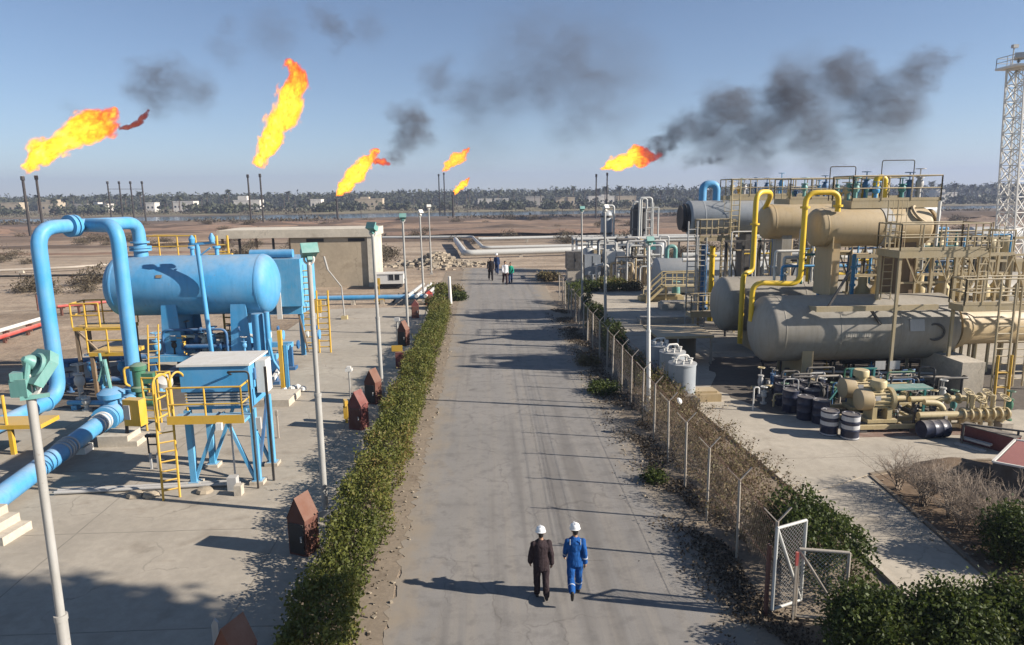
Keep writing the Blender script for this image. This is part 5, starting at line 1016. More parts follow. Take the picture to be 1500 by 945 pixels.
# yellow vapour lines
Yp = Y1 + .2; A = at(1217, 305, U1); x1 = at(1177, 340, Yp).x; zt = at(1195, 282, Yp).z; zm = at(1177, 416, Yp).z; x2 = at(1103, 410, Yp).x
uline('vapour_pipe', 'yellow pipe looping from the front upper drum down to the grey clad separator', [(A.x, Yp, ZU + .7), (A.x, Yp, zt), (x1, Yp, zt), (x1, Yp, zm), (x2, Yp, zm + .1), (x2, Yp, ZL + .3)], .115, 'yellow_pipe', bend=.5, fl=(((x1, Yp, ZU + .9), (0, 0, 1)), ((A.x, Yp, ZU + .95), (0, 0, 1))))
Yp = 34.3; A = at(1142, 300, Yp); x1 = at(1105, 340, Yp).x; zt = at(1122, 281, Yp).z; zm = at(1100, 398, Yp).z; x2 = at(1085, 410, Yp).x
uline('vapour_pipe', 'yellow pipe looping from the middle upper drum down past the dark round dome', [(A.x, U2 - .1, ZU + .7), (A.x, Yp + .9, zt), (x1, Yp, zt), (x1, Yp, zm), (x2, Yp - .3, zm - .05), (x2, Yp - .3, .6)], .13, 'yellow_pipe', bend=.6, fl=(((x1, Yp, zt - 1.6), (0, 0, 1)),))
for px, p0, p1, Y, r, m_, lab in ((1032, 358, 462, 43, .22, 'blue_dark', 'dark blue column pipe under the landing of the back drum'), (1044, 360, 470, 42.5, .17, 'yellow_pipe', 'yellow column pipe beside the dark blue one under the back drum'), (1203, 368, 433, 30.4, .085, 'blue', 'pale blue pipe seen between the legs of the front upper drum'), (1252, 372, 433, 30.6, .085, 'blue', 'blue pipe standing behind the tan legs')):
    a, c = at(px, p0, Y), at(px, p1, Y); b = MB(); b.tube((a.x, Y, max(.03, c.z)), (a.x, Y, a.z), r, 14); b.ring((a.x, Y, a.z - .6), (0, 0, 1), r * 1.6, .1, 0, 14); b.ring((a.x, Y, max(.03, c.z) + .5), (0, 0, 1), r * 1.6, .1, 0, 14); tag(base_to(b.build('column_pipe', M[m_]), (a.x, Y, max(.03, c.z))), lab, 'pipe')
a = at(1037, 290, U3); uline('vent_bend', 'twin sky blue bends on top of the back grey drum', [(a.x - .35, U3, ZU + .9), (a.x - .35, U3, ZU + 2.1), (a.x + .55, U3, ZU + 2.1), (a.x + .55, U3, ZU + 1.0)], .24, 'blue', bend=.45)
# decks with handrails over the drums
def deck(label, x0, x1, y0, y1, z, th=.16, mat='tan_frame', legs=(), sides='fblr', h=1.05, step=1.2, name='platform'):
    t = thing(name, label, 'platform', ((x0 + x1) / 2, (y0 + y1) / 2, 0)); b = MB(); b.bx(x0, x1, y0, y1, z - .04, z)
    for yy in (y0 + .05, y1 - .05): b.bar((x0, yy, z - .04 - th / 2), (x1, yy, z - .04 - th / 2), .1, th)
    b.bar((x0 + .05, y0 + .1, z - .04 - th / 2), (x0 + .05, y1 - .1, z - .04 - th / 2), .1, th); b.bar((x1 - .05, y0 + .1, z - .04 - th / 2), (x1 - .05, y1 - .1, z - .04 - th / 2), .1, th); b.build('deck', M[mat], t)
    b = MB()
    if 'f' in sides: b.rail([(x0, y0, z), (x1, y0, z)], h, step, .034, 1, 6, .12)
    if 'b' in sides: b.rail([(x0, y1, z), (x1, y1, z)], h, step, .034, 1, 6)
    if 'l' in sides: b.rail([(x0, y0, z), (x0, y1, z)], h, step, .034, 1, 6)
    if 'r' in sides: b.rail([(x1, y0, z), (x1, y1, z)], h, step, .034, 1, 6)
    b.build('railing', M[mat], t)
    for lx_, ly_, z0 in legs: b = MB(); b.bar((lx_, ly_, z0), (lx_, ly_, z - .05 - th), .11); b.build('column', M[mat], t)
    return t
d1a, d1b = at(1232, 295, 30.2).x, at(1358, 295, 30.2).x; zd = 7.86
deck('top tan deck over the front upper drum with many small valves', d1a, d1b, 29.3, 31.0, zd, .28, legs=((d1a + .2, 30.95, ZL + 1), (d1b - .2, 30.95, ZL + 1)))
d2a, d2b = at(1145, 295, 37).x, at(1300, 295, 37).x; deck('top tan deck over the middle upper drum behind the yellow bends', d2a, d2b, 36.0, 38.0, 7.9, .24, legs=((d2a + .2, 37.9, ZL + 1), (d2b, 37.9, ZL + 1)))
d3a, d3b = at(1064, 292, 44).x, at(1200, 292, 44).x; deck('top tan deck over the back grey drum', d3a, d3b, 43.2, 45.2, 8.05, .24, legs=((d3a + .2, 45.1, 0), (d3b - .2, 45.1, 0)))
s1a, s1b = at(1022, 350, 41.8).x, at(1073, 350, 41.8).x; zs3 = at(1040, 347, 41.8).z
deck('tan landing with rails beside the end of the back grey drum', s1a, s1b, 41.4, 42.4, zs3, .2, legs=((s1a + .1, 41.5, .03), (s1b - .1, 41.5, .03), (s1a + .1, 42.3, .03), (s1b - .1, 42.3, .03)), step=.8)
t = thing('steel_ladder', 'tall pale ladder beside the striped end of the back grey drum', 'ladder', (s1b, 41.3, 0)); b = MB(); b.ladder((s1b - .1, 41.25, zs3), (s1b - .1, 41.25, 9.0), (1, 0, 0), .5, .04, .32); b.build('rails', M['cream'], t)
t = thing('steel_ladder', 'tall white ladder cage going down from the tan landing to the yard', 'ladder', (s1a - .5, 41.3, 0)); b = MB(); xx = at(1012, 420, 41).x; b.ladder((xx, 41, .03), (xx, 41, zs3 + 1.0), (1, 0, 0), .55, .045, .32); b.ladder((xx + .75, 41.4, .03), (xx + .75, 41.4, zs3), (1, 0, 0), .5, .04, .32); b.build('rails', M['galv'], t)
# side platforms at the sunny end
p1a, p1b = at(1314, 366, 26.9).x, at(1442, 366, 26.9).x; zp = at(1380, 366, 26.9).z
deck('tan side platform before the end of the front upper drum', p1a, p1b, 26.7, 28.3, zp, .26, legs=((p1a + .1, 26.8, .03), (p1b - .2, 28.2, ZL + .8), (p1a + .1, 28.2, ZL + 1.2)), step=.95)
p2a = at(1412, 447, 26.3).x; zp2 = at(1450, 447, 26.3).z; deck('lower tan platform with rails above the tan end drum, cut by the picture edge', p2a, p2a + 6.5, 26.3, 27.2, zp2, .22, legs=((p2a + .15, 27.1, .03), (p2a + 4.6, 26.4, .03)), step=.75)
ga_, gb_ = at(1195, 452, 27.2).x, at(1318, 452, 27.2).x; zg = at(1250, 452, 27.2).z
t = thing('steel_girder', 'tan girder spanning in front of the top of the grey clad separator', 'girder', ((ga_ + gb_) / 2, 27.2, 0)); b = MB(); b.bar((ga_, 27.2, zg), (gb_ + 1.6, 27.2, zg), .14, .22); b.bar((ga_ + .1, 27.2, zg), (ga_ + .1, 27.2 + 1.5, zg - .1), .12, .18); b.build('beam', M['tan_frame'], t); b = MB(); b.bar((ga_ + .5, 27.25, zg), (ga_ + 1.4, 27.3, zg + 1.6), .08); b.build('brace', M['dark_steel'], t); b = MB(); b.bar((gb_ - 1.2, 27.25, zg - .05), (gb_ - .2, 27.6, zg - 1.2), .09); b.build('brace', M['dark_steel'], t)
t = thing('equipment_skid', 'tan framework with cross rails standing behind the side platform columns', 'frame', (p1b + 1, 30.5, 0)); b = MB()
for zz in (3.2, 4.4, 5.3): b.bar((p1a + .4, 31, zz), (p1b + 4.5, 31, zz), .14)
for xx in np.linspace(p1a + .5, p1b + 4.4, 7): b.bar((xx, 31, .03), (xx, 31, 5.35), .15); b.bar((xx, 31, 3.2), (xx, 34, 3.2), .12)
b.build('beam', M['tan_frame'], t); b = MB(); b.rail([(p1a + .4, 31, 5.4), (p1b + 4.5, 31, 5.4)], 1.0, 1.2, .035, 1); b.build('railing', M['tan_frame'], t)
b = MB()
for k in range(9): xx = p1a + .8 + k * .95; b.lathe([(.25, 0), (.34, .1), (.34, .5), (.2, .7), (.2, 1.1)], (xx, 30.6 + .3 * (k % 2), 3.3), (0, 0, 1), 12)
b.build('vent_drum', M['cream'], t)
lx_ = at(1474, 500, 25.2).x; t = thing('steel_ladder', 'yellow and tan ladder climbing to the lower platform past the tan end drum', 'ladder', (lx_, 25.3, 0)); b = MB(); b.ladder((lx_, 25.3, .03), (lx_, 25.4, zp2 + 1.0), (1, 0, 0), .6, .045, .3); b.ladder((lx_ + .75, 25.3, .6), (lx_ + .75, 25.4, zp2 + .9), (1, 0, 0), .4, .04, .3); b.build('rails', M['tan_frame'], t); b = MB(); b.tube((lx_ - .25, 25.15, .03), (lx_ - .25, 25.2, 1.9), .05, 8); b.tube((lx_ + .3, 25.15, .03), (lx_ + .3, 25.2, 1.9), .05, 8); b.tube((lx_ - .25, 25.2, 1.2), (lx_ + .3, 25.2, 1.2), .04, 8); b.tube((lx_ - .25, 25.2, .6), (lx_ + .3, 25.2, .6), .04, 8); b.build('guard', M['yellow'], t)
# valves on the decks
for i, (px, Y, z, h, m_, lab) in enumerate([(1253, 30.2, zd, 1.0, 'teal', 'teal valve standing at the edge of the top deck'), (1268, 30.4, zd, 1.25, 'blue_dark', 'dark blue valve on the top deck by the yellow loop'), (1321, 30.2, zd, .95, 'teal_dark', 'dark teal valve between rails on the top deck'), (1331, 30.4, zd, 1.2, 'blue_dark', 'tall dark blue valve at the sunny end of the top deck'), (1240, 30.5, zd, .8, 'cream', 'small cream valve on the top deck'), (1283, 30.3, zd, .8, 'blue', 'small sky blue valve before the yellow loop'), (1346, 30.2, zd, 1.35, 'galv', 'grey relief valve at the corner of the top deck'), (1178, 37, 7.9, 1.1, 'teal', 'teal valve on the middle deck'), (1208, 37, 7.9, 1.2, 'blue_dark', 'blue valve near the middle deck rails'), (1225, 37.2, 7.9, 1.0, 'teal_dark', 'teal valve far along the middle deck'), (1123, 44, 8.05, 1.1, 'blue_dark', 'slim dark valve with pointed top on the back deck'), (1144, 44, 8.05, 1.4, 'blue', 'tall blue relief valve on the back deck'), (1090, 44, 8.05, 1.0, 'galv', 'grey valve on the back deck'), (1072, 44, 8.05, .9, 'cream', 'cream valve at the corner of the back deck')]):
    x = at(px, 280, Y).x; valve(lab, (x, Y, z + .004), h, .12, m_, wr=.2)
x = at(1290, 280, 30.3).x; uline('vapour_pipe', 'short upright yellow loop on the top deck', [(x - .18, 30.4, zd + .004), (x - .18, 30.4, zd + 1.0), (x + .22, 30.4, zd + 1.0), (x + .22, 30.4, zd + .004)], .13, 'yellow_pipe', bend=.25)
for xa, xb_, z, lab in ((1290, 1337, 1.75, 'thin dark goose neck frame pipe above the top deck valves'), (1215, 1252, 1.5, 'thin dark pipe frame over the middle deck')):
    a, c = at(xa, 270, 30.6).x, at(xb_, 270, 30.6).x; uline('instrument_pipe', lab, [(a, 30.6, zd), (a, 30.6, zd + z), (c, 30.6, zd + z), (c, 30.6, zd)], .022, 'dark_steel', bend=.1)
a, c = at(1242, 290, 30.1), at(1282, 285, 30.1); uline('header_pipe', 'thin sky blue pipe running along the top deck between valves', [(a.x, 30.7, zd + .45), (c.x + .9, 30.7, zd + .45)], .09, 'blue')
a = at(1380, 330, 28.6); uline('vent_pipe', 'white goose neck vent beside the side platform rails', [(a.x, 28.9, zp), (a.x, 28.9, zp + 1.9)], .07, 'white')
# busy pipework in the shade under the grey separator
rs = np.random.RandomState(22); names = ['silver', 'teal_dark', 'cream', 'dark_steel', 'green', 'galv']; cn = {'silver': 'silver', 'teal_dark': 'dark teal', 'cream': 'cream', 'dark_steel': 'oily black', 'green': 'green', 'galv': 'grey'}
spots = [(1120, 560, 25.6), (1150, 560, 25.4), (1190, 552, 26), (1205, 566, 25), (1222, 556, 26), (1240, 548, 26.5), (1296, 565, 24.4), (1312, 570, 24.0), (1326, 560, 25), (1340, 572, 24.0), (1355, 562, 24.8), (1368, 575, 23.8), (1382, 566, 24.5), (1398, 580, 23.3), (1445, 580, 23.2), (1462, 590, 22.8), (1480, 585, 23.0), (1115, 545, 26.6), (1262, 556, 26.0)]
where = ['beside the dark blue barrels', 'behind the barrel group', 'at the foot of the tan saddle', 'under the belly of the grey separator', 'behind the tan pumps', 'in front of the concrete plinth', 'near the ladder of the lower platform']
for i, (px, py, Y) in enumerate(spots):
    x = at(px, py, Y).x; m_ = names[i % 6]; ww = where[0] if px < 1130 else where[1] if px < 1200 else where[3] if px < 1270 else where[4] if px < 1350 else where[5] if px < 1420 else where[6]
    valve('%s valve of the skid pipework %s' % (cn[m_], ww), (x, Y, .03), rs.uniform(.55, 1.25), .085, m_, wr=.13, wm=names[(i + 3) % 6] if i % 2 else m_, group='valves of the shaded skid pipework')
for i, (xa, ya, xb_, yb, z, r, m_, lab) in enumerate([(1120, 555, 1400, 552, 1.0, .07, 'silver', 'thin silver pipe running level under the grey separator'), (1190, 562, 1400, 566, .55, .06, 'galv', 'thin grey pipe low under the grey separator'), (1230, 545, 1390, 543, .5, .12, 'dark_steel', 'dark pipe along the ground beneath the separator'), (1100, 580, 1185, 575, .35, .08, 'cream', 'cream pipe lying behind the barrels'), (1290, 580, 1420, 580, .8, .05, 'rustpost', 'thin rusty pipe between pump motors and plinth')]):
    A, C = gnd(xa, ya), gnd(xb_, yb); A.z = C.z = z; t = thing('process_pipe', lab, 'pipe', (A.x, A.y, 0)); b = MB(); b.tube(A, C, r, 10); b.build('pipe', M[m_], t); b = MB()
    for f in (.08, .36, .64, .92): q = A.lerp(C, f); b = MB(); b.bar((q.x, q.y, .03), (q.x, q.y, z - r * .5), .07); b.build('stand', M['dark_steel'], t)
for i, (px, py, Y, m_, lab) in enumerate([(1300, 535, 26.2, 'galv', 'pair of grey gauge boards hanging under the separator'), (1105, 560, 24.8, 'white', 'white bent standpipe beside the barrels')]):
    p = at(px, py, Y); b = MB()
    if i == 0:
        for dx in (-.3, .3): b.box((p.x + dx, Y, p.z), (.42, .04, .35)); b.bar((p.x + dx, Y + .05, .03), (p.x + dx, Y + .05, p.z), .05)
    else: b.pipe([(p.x, Y, .03), (p.x, Y, .95), (p.x + .2, Y, .95), (p.x + .2, Y, .7)], .03, .08)
    tag(base_to(b.build('gauge_stand' if i == 0 else 'standpipe', M[m_]), (p.x, Y, .03)), lab, 'gauge board' if i == 0 else 'pipe')
t = thing('steel_trestle', 'dark teal sloped steel frame behind the pump motors', 'frame', tuple(gnd(1225, 600))); A = gnd(1205, 600); b = MB(); b.bar((A.x, A.y, .03), (A.x + .7, A.y + .1, .95), .06); b.bar((A.x + 1.0, A.y, .03), (A.x + 1.0, A.y, 1.6), .07); b.bar((A.x + 1.9, A.y, .03), (A.x + 1.9, A.y, 1.6), .07); b.bar((A.x + .9, A.y, 1.6), (A.x + 2.0, A.y, 1.6), .06); b.bar((A.x + 1.0, A.y, 1.2), (A.x + 1.9, A.y, .3), .05); b.build('beam', M['teal_dark'], t)
# pump sets
def pump(label, loc, s=1.0):
    t = thing('pump_motor', label, 'pump', loc, 'tan pump motors'); x, y, z = loc; zc = z + .78 * s
    b = MB(); b.lathe([(.05, -.02), (.30 * s, 0), (.375 * s, .04), (.385 * s, .1), (.385 * s, .42 * s), (.36 * s, .45 * s), (.3 * s, .46 * s)], (x, y, zc), (1, 0, 0), 32); b.build('fan_cowl', M['tan'], t)
    b = MB(); b.lathe([(.30 * s, .44 * s), (.30 * s, 1.05 * s), (.40 * s, 1.08 * s), (.42 * s, 1.2 * s), (.25 * s, 1.25 * s), (.1, 1.35 * s), (.1, 1.7 * s)], (x, y, zc), (1, 0, 0), 28)
    for k in range(16):
        a = 2 * math.pi * k / 16; b.box((x + .75 * s, y + .325 * s * math.cos(a), zc + .325 * s * math.sin(a)), (.56 * s, .022, .07 * s), M=Matrix.Rotation(a - math.pi / 2, 3, 'X'))
    b.build('motor', M['cream'], t)
    b = MB(); b.lathe([(.18 * s, 0), (.18 * s, .14), (.27 * s, .16), (.27 * s, .36 * s), (.24 * s, .40 * s)], (x + .72 * s, y, zc + .29 * s), (0, 0, 1), 24); b.build('terminal_box', M['cream'], t)
    b = MB(); b.bx(x + .42 * s, x + .58 * s, y - .3, y + .3, z + .12, zc - .22 * s); b.bx(x + .95 * s, x + 1.12 * s, y - .3, y + .3, z + .12, zc - .25 * s); b.bx(x + .25 * s, x + 1.3 * s, y - .34, y + .34, z, z + .12); b.build('foot', M['cream'], t)
    b = MB(); b.box((x + .55 * s, y - .33 * s, zc + .12), (.2, .03, .16)); b.build('rating_plate', M['galv'], t); return t
g1 = gnd(1252, 628); pump('nearer tan pump motor with round fan cowl beside the front white striped barrel', (g1.x, g1.y, .30)); g2 = gnd(1234, 612); pump('second tan pump motor just behind the one by the striped barrel', (g2.x, g2.y + .25, .30))
t = thing('pump_skid', 'tan steel skid beams under the pump motors stained with oil', 'skid frame', (g1.x + 1, g1.y, 0)); b = MB(); L = 4.0
for yy in (g1.y - .48, g1.y + .35, g2.y + .7): b.bar((g1.x - .2, yy, .22), (g1.x + L, yy, .22), .12, .14)
for k in range(6): b.bar((g1.x - .1 + k * .8, g1.y - .42, .20), (g1.x - .1 + k * .8, g2.y + .64, .20), .10, .11)
b.build('beam', M['cream'], t); b = MB()
for k in range(3): b = MB(); b.bx(g1.x - .1 + 1.5 * k, g1.x + .15 + 1.5 * k, g1.y - .52, g2.y + .74, .03, .145); b.build('sleeper', M['dark_steel'], t)
tag(base_to(MB().bx(g1.x - .6, g1.x + 3.6, g1.y - .95, g1.y - .1, .03, .036).build('oil_and_shade_ground', M['rust'], None, 0), (g1.x, g1.y, .03)), kind='structure')
mx = at(1345, 610, 21.9).x; t = thing('pipe_manifold', 'tan pump manifold of thick pipes, flanges and hand valves beside the red step box', 'manifold', (mx, 21.9, 0)); b = MB(); Ym = 21.9
zA = at(1410, 607, Ym).z; zB = at(1420, 585, Ym + .7).z; xe_ = at(1478, 607, Ym).x
b.tube((mx, Ym, zA), (xe_, Ym, zA), .12, 14); b.tube((mx + .1, Ym + .7, zB + .05), (xe_ - .4, Ym + .7, zB + .05), .11, 14); b.pipe([(mx + .4, Ym + .35, zB + .05), (mx + 1.0, Ym + .35, zB), (mx + 1.25, Ym + .2, .25)], .10); b.tube((mx + .2, Ym + .3, .45), (xe_ - .2, Ym + .3, .45), .09, 12)
for k in range(5): xx = xe_ - .25 - k * .33; b.tube((xx, Ym + .05 * k, .12), (xx, Ym + .05 * k, zA + .55 * (k % 2) + .1), .075, 12)
b.build('pipe', M['cream'], t); b = MB()
for k in range(7): b.ring((xe_ - .1 - .26 * k, Ym, zA), (1, 0, 0), .21, .05, 0, 16)
for k in range(4): b.ring((xe_ - .55 - .4 * k, Ym + .7, zB + .05), (1, 0, 0), .19, .05, 0, 16)
for k in range(4): b.lathe([(.10, 0), (.2, .06), (.2, .22), (.12, .3), (.12, .42), (.19, .42), (.19, .47)], (xe_ - .25 - k * .42, Ym + .1, .36), (0, 0, 1), 14)
b.build('flange', M['cream'], t); b = MB()
for k, (dx, dz) in enumerate(((.2, .75), (.62, .9), (1.05, .7), (1.3, .95))): b.handwheel((xe_ - dx, Ym + .3 * (k % 2), zA + dz * .75), (.2, -.5, 1), .17, .02); b.tube((xe_ - dx, Ym + .3 * (k % 2), zA), (xe_ - dx, Ym + .3 * (k % 2), zA + dz * .75), .03, 6)
b.build('handwheel', M['cream'], t); b = MB(); b.bx(xe_ - .35, xe_ + .05, Ym - .2, Ym + .2, .03, .36); b.bar((mx + .9, Ym - .1, .03), (mx + .9, Ym - .1, zA), .09); b.build('support', M['conc_block'], t)
b = MB()
for k in range(12):
    a = Vector((mx - .9 + .22 * k, Ym + .8 + .3 * math.sin(k * 2.1), .1)); b.tube(a, a + Vector((.1 * math.sin(k * 3), .05, .5 + .35 * abs(math.sin(k * 1.7)))), .035, 8); b.lathe([(.05, 0), (.1, .05), (.06, .12)], a + Vector((0, 0, .5)), (0, 0, 1), 8)
b.build('instrument', M['dark_steel'], t)
t = thing('pipe_rack', 'teal topped pipe shelf with tan pipes above the manifold', 'rack', (mx, 23.4, 0)); b = MB(); b.bx(mx - .3, mx + 1.2, 23.0, 23.6, 1.25, 1.31); b.build('shelf', M['teal'], t); b = MB()
for dx in (-.2, 1.1): b.bar((mx + dx, 23.3, .03), (mx + dx, 23.3, 1.25), .07)
b.build('leg', M['teal_dark'], t)
# barrels
def barrel_proto(label, band=None):
    t = thing('oil_drum', label, 'barrel', (0, 0, 0), 'dark blue barrels on the pad'); r, h = .29, .86; pr = [(r * .94, .012), (r, 0), (r, .05)]
    for z in (.28, .57): pr += [(r, z), (r + .014, z + .02), (r + .014, z + .035), (r, z + .055)]
    pr += [(r, h - .04), (r + .012, h - .02), (r + .005, h), (r - .02, h), (r - .03, h - .02), (1e-6, h - .02)]; b = MB(); b.lathe(pr, (0, 0, 0), (0, 0, 1), 28); b.build('body', M['drum'], t)
    b = MB(); b.lathe([(.035, 0), (.035, .03)], (.17, 0, h - .021), (0, 0, 1), 8); b.build('bung', M['galv'], t)
    if band:
        b = MB()
        for z0, z1 in band: b.lathe([(r + .003, z0), (r + .006, (z0 + z1) / 2), (r + .003, z1)], (0, 0, 0), (0, 0, 1), 28)
        b.build('painted_band', M['drum_white'], t)
    return t
B0 = barrel_proto('dark blue barrel of the tight group on the shaded pad edge'); Bw = barrel_proto('front dark blue barrel with white rings standing beside the pump skid', [(.64, .80), (.36, .50), (.02, .07)])
g = gnd(1251, 647); Bw.location = (g.x, g.y + .3, .03); Bw.rotation_euler = (0, 0, .7)
g = gnd(1220, 641); dup(Bw, (g.x, g.y + .3, .03), 2.1, 'dark blue barrel with white rings beside the striped barrel nearest the skid')
Bw['label'] = 'dark blue barrel with white top band nearest the pump skid'
g = gnd(1160, 598); grid = [(1162, 607), (1184, 618), (1150, 597), (1172, 600), (1193, 607), (1148, 586), (1168, 588), (1188, 594), (1205, 598), (1207, 624), (1180, 583), (1201, 586)]
for i, (px, py) in enumerate(grid):
    g = gnd(px, py)
    if i == 0: B0.location = (g.x, g.y + .3, .03)
    else: dup(B0, (g.x, g.y + .3, .03), i * 1.1)
BL = dup(B0, (0, 0, 0), 0, 'dark ribbed drum lying on its side at the end of the pump skid'); g = gnd(1356, 647); BL.location = (g.x, g.y + .3, .33); BL.rotation_euler = (0, R(90), R(4)); BL.scale = (1.02, 1.02, 1.05)
# grey cylinder tanks and shelter beside the fence
for i, (px, py, h, lab) in enumerate([(1003, 592, 1.52, 'nearest upright grey steel tank of the three beside the fence'), (988, 570, 1.5, 'upright grey steel tank between two others beside the fence'), (969, 556, 1.45, 'upright grey tank behind the other two beside the fence')]):
    g = gnd(px, py); x, y = g.x, g.y + .5; t = thing('upright_tank', lab.replace('nearest ', 'foremost '), 'tank', (x, y, 0), 'upright grey tanks'); b = MB(); b.lathe([(.54, .03), (.54, h), (.57, h), (.57, h + .06), (.50, h + .07), (1e-6, h + .1)], (x, y, 0), (0, 0, 1), 32); b.build('body', M['grey_blue'], t)
    b = MB()
    for k in range(7): a = 2 * math.pi * k / 7 + i; b.lathe([(.05, 0), (.05, .14), (.08, .14), (.08, .17)], (x + .36 * math.cos(a), y + .36 * math.sin(a), h + .08), (0, 0, 1), 8)
    b.pipe([(x - .3, y, h + .1), (x - .2, y, h + .35), (x + .25, y + .1, h + .35), (x + .3, y + .1, h + .1)], .04); b.build('nozzle', M['white'], t)
a, c = at(958, 500, 32.6), at(1040, 500, 32.6); t = thing('equipment_shelter', 'low rusty brown sheet shelter behind the upright grey tanks', 'shelter', (a.x, 32.6, 0)); b = MB(); b.bx(a.x, c.x, 32.0, 35.0, 1.35, 1.47); b.build('roof', M['tan'], t); b = MB(); b.bx(c.x - .9, c.x - .85, 32.1, 34.9, .03, 1.345); b.bx(a.x + .2, c.x - 1.0, 34.8, 34.9, .03, 1.345); b.build('wall', M['brown'], t)
for x in (a.x + .1, c.x - .1): b = MB(); b.bar((x, 32.1, .03), (x, 32.1, 1.34), .1); b.build('column', M['rustpost'], t)
for i, (px, py, w_, d_, h_, m_, lab) in enumerate([(985, 475, 4.2, 1.0, .35, 'conc_block', 'long low pale concrete plinth lying before the shelter roof'), (1000, 455, 3.0, 1.2, .5, 'conc_block', 'low concrete slab stack under the tan stair landing'), (970, 442, 3.4, 1.0, .4, 'cream', 'pale beam skid below the stairs'), (1035, 590, 1.2, .8, .35, 'tan', 'tan slab lying on the pad beside the grey tanks'), (1012, 600, .7, .6, .4, 'dark_steel', 'dark scrap pump lying beside the foremost grey tank')]):
    g = gnd(px, py); b = MB(); b.bx(g.x - w_ / 2, g.x + w_ / 2, g.y, g.y + d_, .03, h_); b.bx(g.x - w_ / 2 + .15, g.x + w_ / 2 - .15, g.y + .1, g.y + d_ - .1, h_ + .003, h_ + .10); tag(base_to(b.build('ground_skid', M[m_], None, 0), (g.x, g.y, .03)), lab, 'slab')
# stair to the blunt ended tank
sx0 = at(945, 432, 51.5).x; sx1 = at(972, 415, 51.5).x; zst = at(985, 418, 51.5).z
t = thing('stair', 'tan stair with handrail climbing beside the lamp post to a landing', 'stairs', (sx0, 51.5, 0)); b = MB(); n = 7
for k in range(n): f = (k + .5) / n; b.bx(sx0 + (sx1 - sx0) * f - .12, sx0 + (sx1 - sx0) * f + .12, 51.1, 52.0, zst * f - .03, zst * f)
for yy in (51.08, 52.02): b.bar((sx0, yy, 0), (sx1, yy, zst), .06, .18)
b.bx(sx1, sx1 + 2.6, 51.0, 52.1, zst - .06, zst); b.build('steps', M['cream'], t); b = MB()
for yy in (51.0, 52.1):
    b.pipe([(sx0, yy, 0), (sx0, yy, 1.0), (sx1, yy, zst + 1.0), (sx1 + 2.6, yy, zst + 1.0), (sx1 + 2.6, yy, zst)], .045, .1, 8); b.tube((sx0, yy, .5), (sx1, yy, zst + .5), .04, 6); b.tube((sx1, yy, zst + .5), (sx1 + 2.6, yy, zst + .5), .04, 6)
    for k in range(4): b.tube((sx1 + .85 * k, yy, zst), (sx1 + .85 * k, yy, zst + 1.0), .04, 6)
b.build('handrail', M['cream'], t); b = MB()
for dx in (.2, 2.4): b.bar((sx1 + dx, 51.5, 0), (sx1 + dx, 51.5, zst - .06), .12)
b.build('leg', M['cream'], t)
b = MB(); b.lathe([(.3, 0), (.34, .1), (.3, .7), (.1, .8)], (sx1 + 1.4, 53, zst - .9), (0, 0, 1), 14); b.tube((sx1 + 1.4, 53, 0), (sx1 + 1.4, 53, zst - .9), .12, 8); b.handwheel((sx1 + 1.4, 53, zst + .1), (0, 0, 1), .3, .03); tag(base_to(b.build('control_valve', M['teal']), (sx1 + 1.4, 53, 0)), 'teal control valve behind the landing of the tan stair', 'valve')
a, c = gnd(985, 447, .25), gnd(1070, 440, .25); b = MB(); b.tube(a, c, .13, 12); tag(base_to(b.build('ground_pipe', M['yellow_pipe']), (a.x, a.y, 0)), 'yellow pipe lying on the ground under the tan stair landing', 'pipe')
# red step box and red roofed pit box at the picture edge
g = gnd(1447, 668); t = thing('step_box', 'rusty red box with white edged steps down beside the brown soil bed', 'step box', (g.x, g.y, 0)); b = MB(); b.prism([(g.x, g.y + 1.3, .02), (g.x + .75, g.y - .1, .02), (g.x + .75, g.y - .1, .58), (g.x, g.y + 1.3, .58)], (0, 0, 0), (.34, .19, 0)); b.build('box', M['rust_red'], t, 0); b = MB(); b.prism([(g.x - .02, g.y + 1.32, .583), (g.x + .74, g.y - .12, .583), (g.x + 1.1, g.y + .08, .583), (g.x + .34, g.y + 1.53, .583)], (0, 0, 0), (0, 0, .03)); b.build('top_plate', M['dark_steel'], t, 0)
for k in range(2):
    b = MB(); b.prism([(g.x - .42 + .22 * k, g.y + .98 + .05 * k, .03 + .18 * k), (g.x - .0 + .22 * k, g.y + .20 + .05 * k, .03 + .18 * k), (g.x - .0 + .22 * k, g.y + .20 + .05 * k, .09 + .18 * k), (g.x - .42 + .22 * k, g.y + .98 + .05 * k, .09 + .18 * k)], (0, 0, 0), (.16, .09, .0)); b.build('step', M['galv'], t, 0)
g = gnd(1462, 735); t = thing('pit_cover', 'dark walled pit box with pale rim and faded red sheet cover', 'pit box', (g.x + 1, g.y + .5, 0)); b = MB(); x0, y0 = g.x + .28, g.y - .05; q = [(x0, y0 + .75), (x0 + 1.5, y0 - .5), (x0 + 3.4, y0 + 1.1), (x0 + 1.9, y0 + 2.35)]; b.prism([(x, y, .02) for x, y in q], (0, 0, 0), (0, 0, .80)); b.build('wall', M['dark_steel'], t, 0)
cxm, cym = sum(x for x, y in q) / 4, sum(y for x, y in q) / 4; b = MB()
for (xa, ya), (xb_, yb) in zip(q, q[1:] + q[:1]): b.bar((xa, ya, .85), (xb_, yb, .85), .06, .05)
b.build('rim', M['white'], t, 0); b = MB(); b.prism([(cxm + (x - cxm) * .93, cym + (y - cym) * .93, .823) for x, y in q], (0, 0, 0), (0, 0, .03)); b.build('cover', M['redroof'], t, 0)
b = MB(); a = gnd(1470, 640, .5); b.tube((a.x - .9, a.y + .6, .75), (a.x + 1.6, a.y - .9, .75), .035, 8)
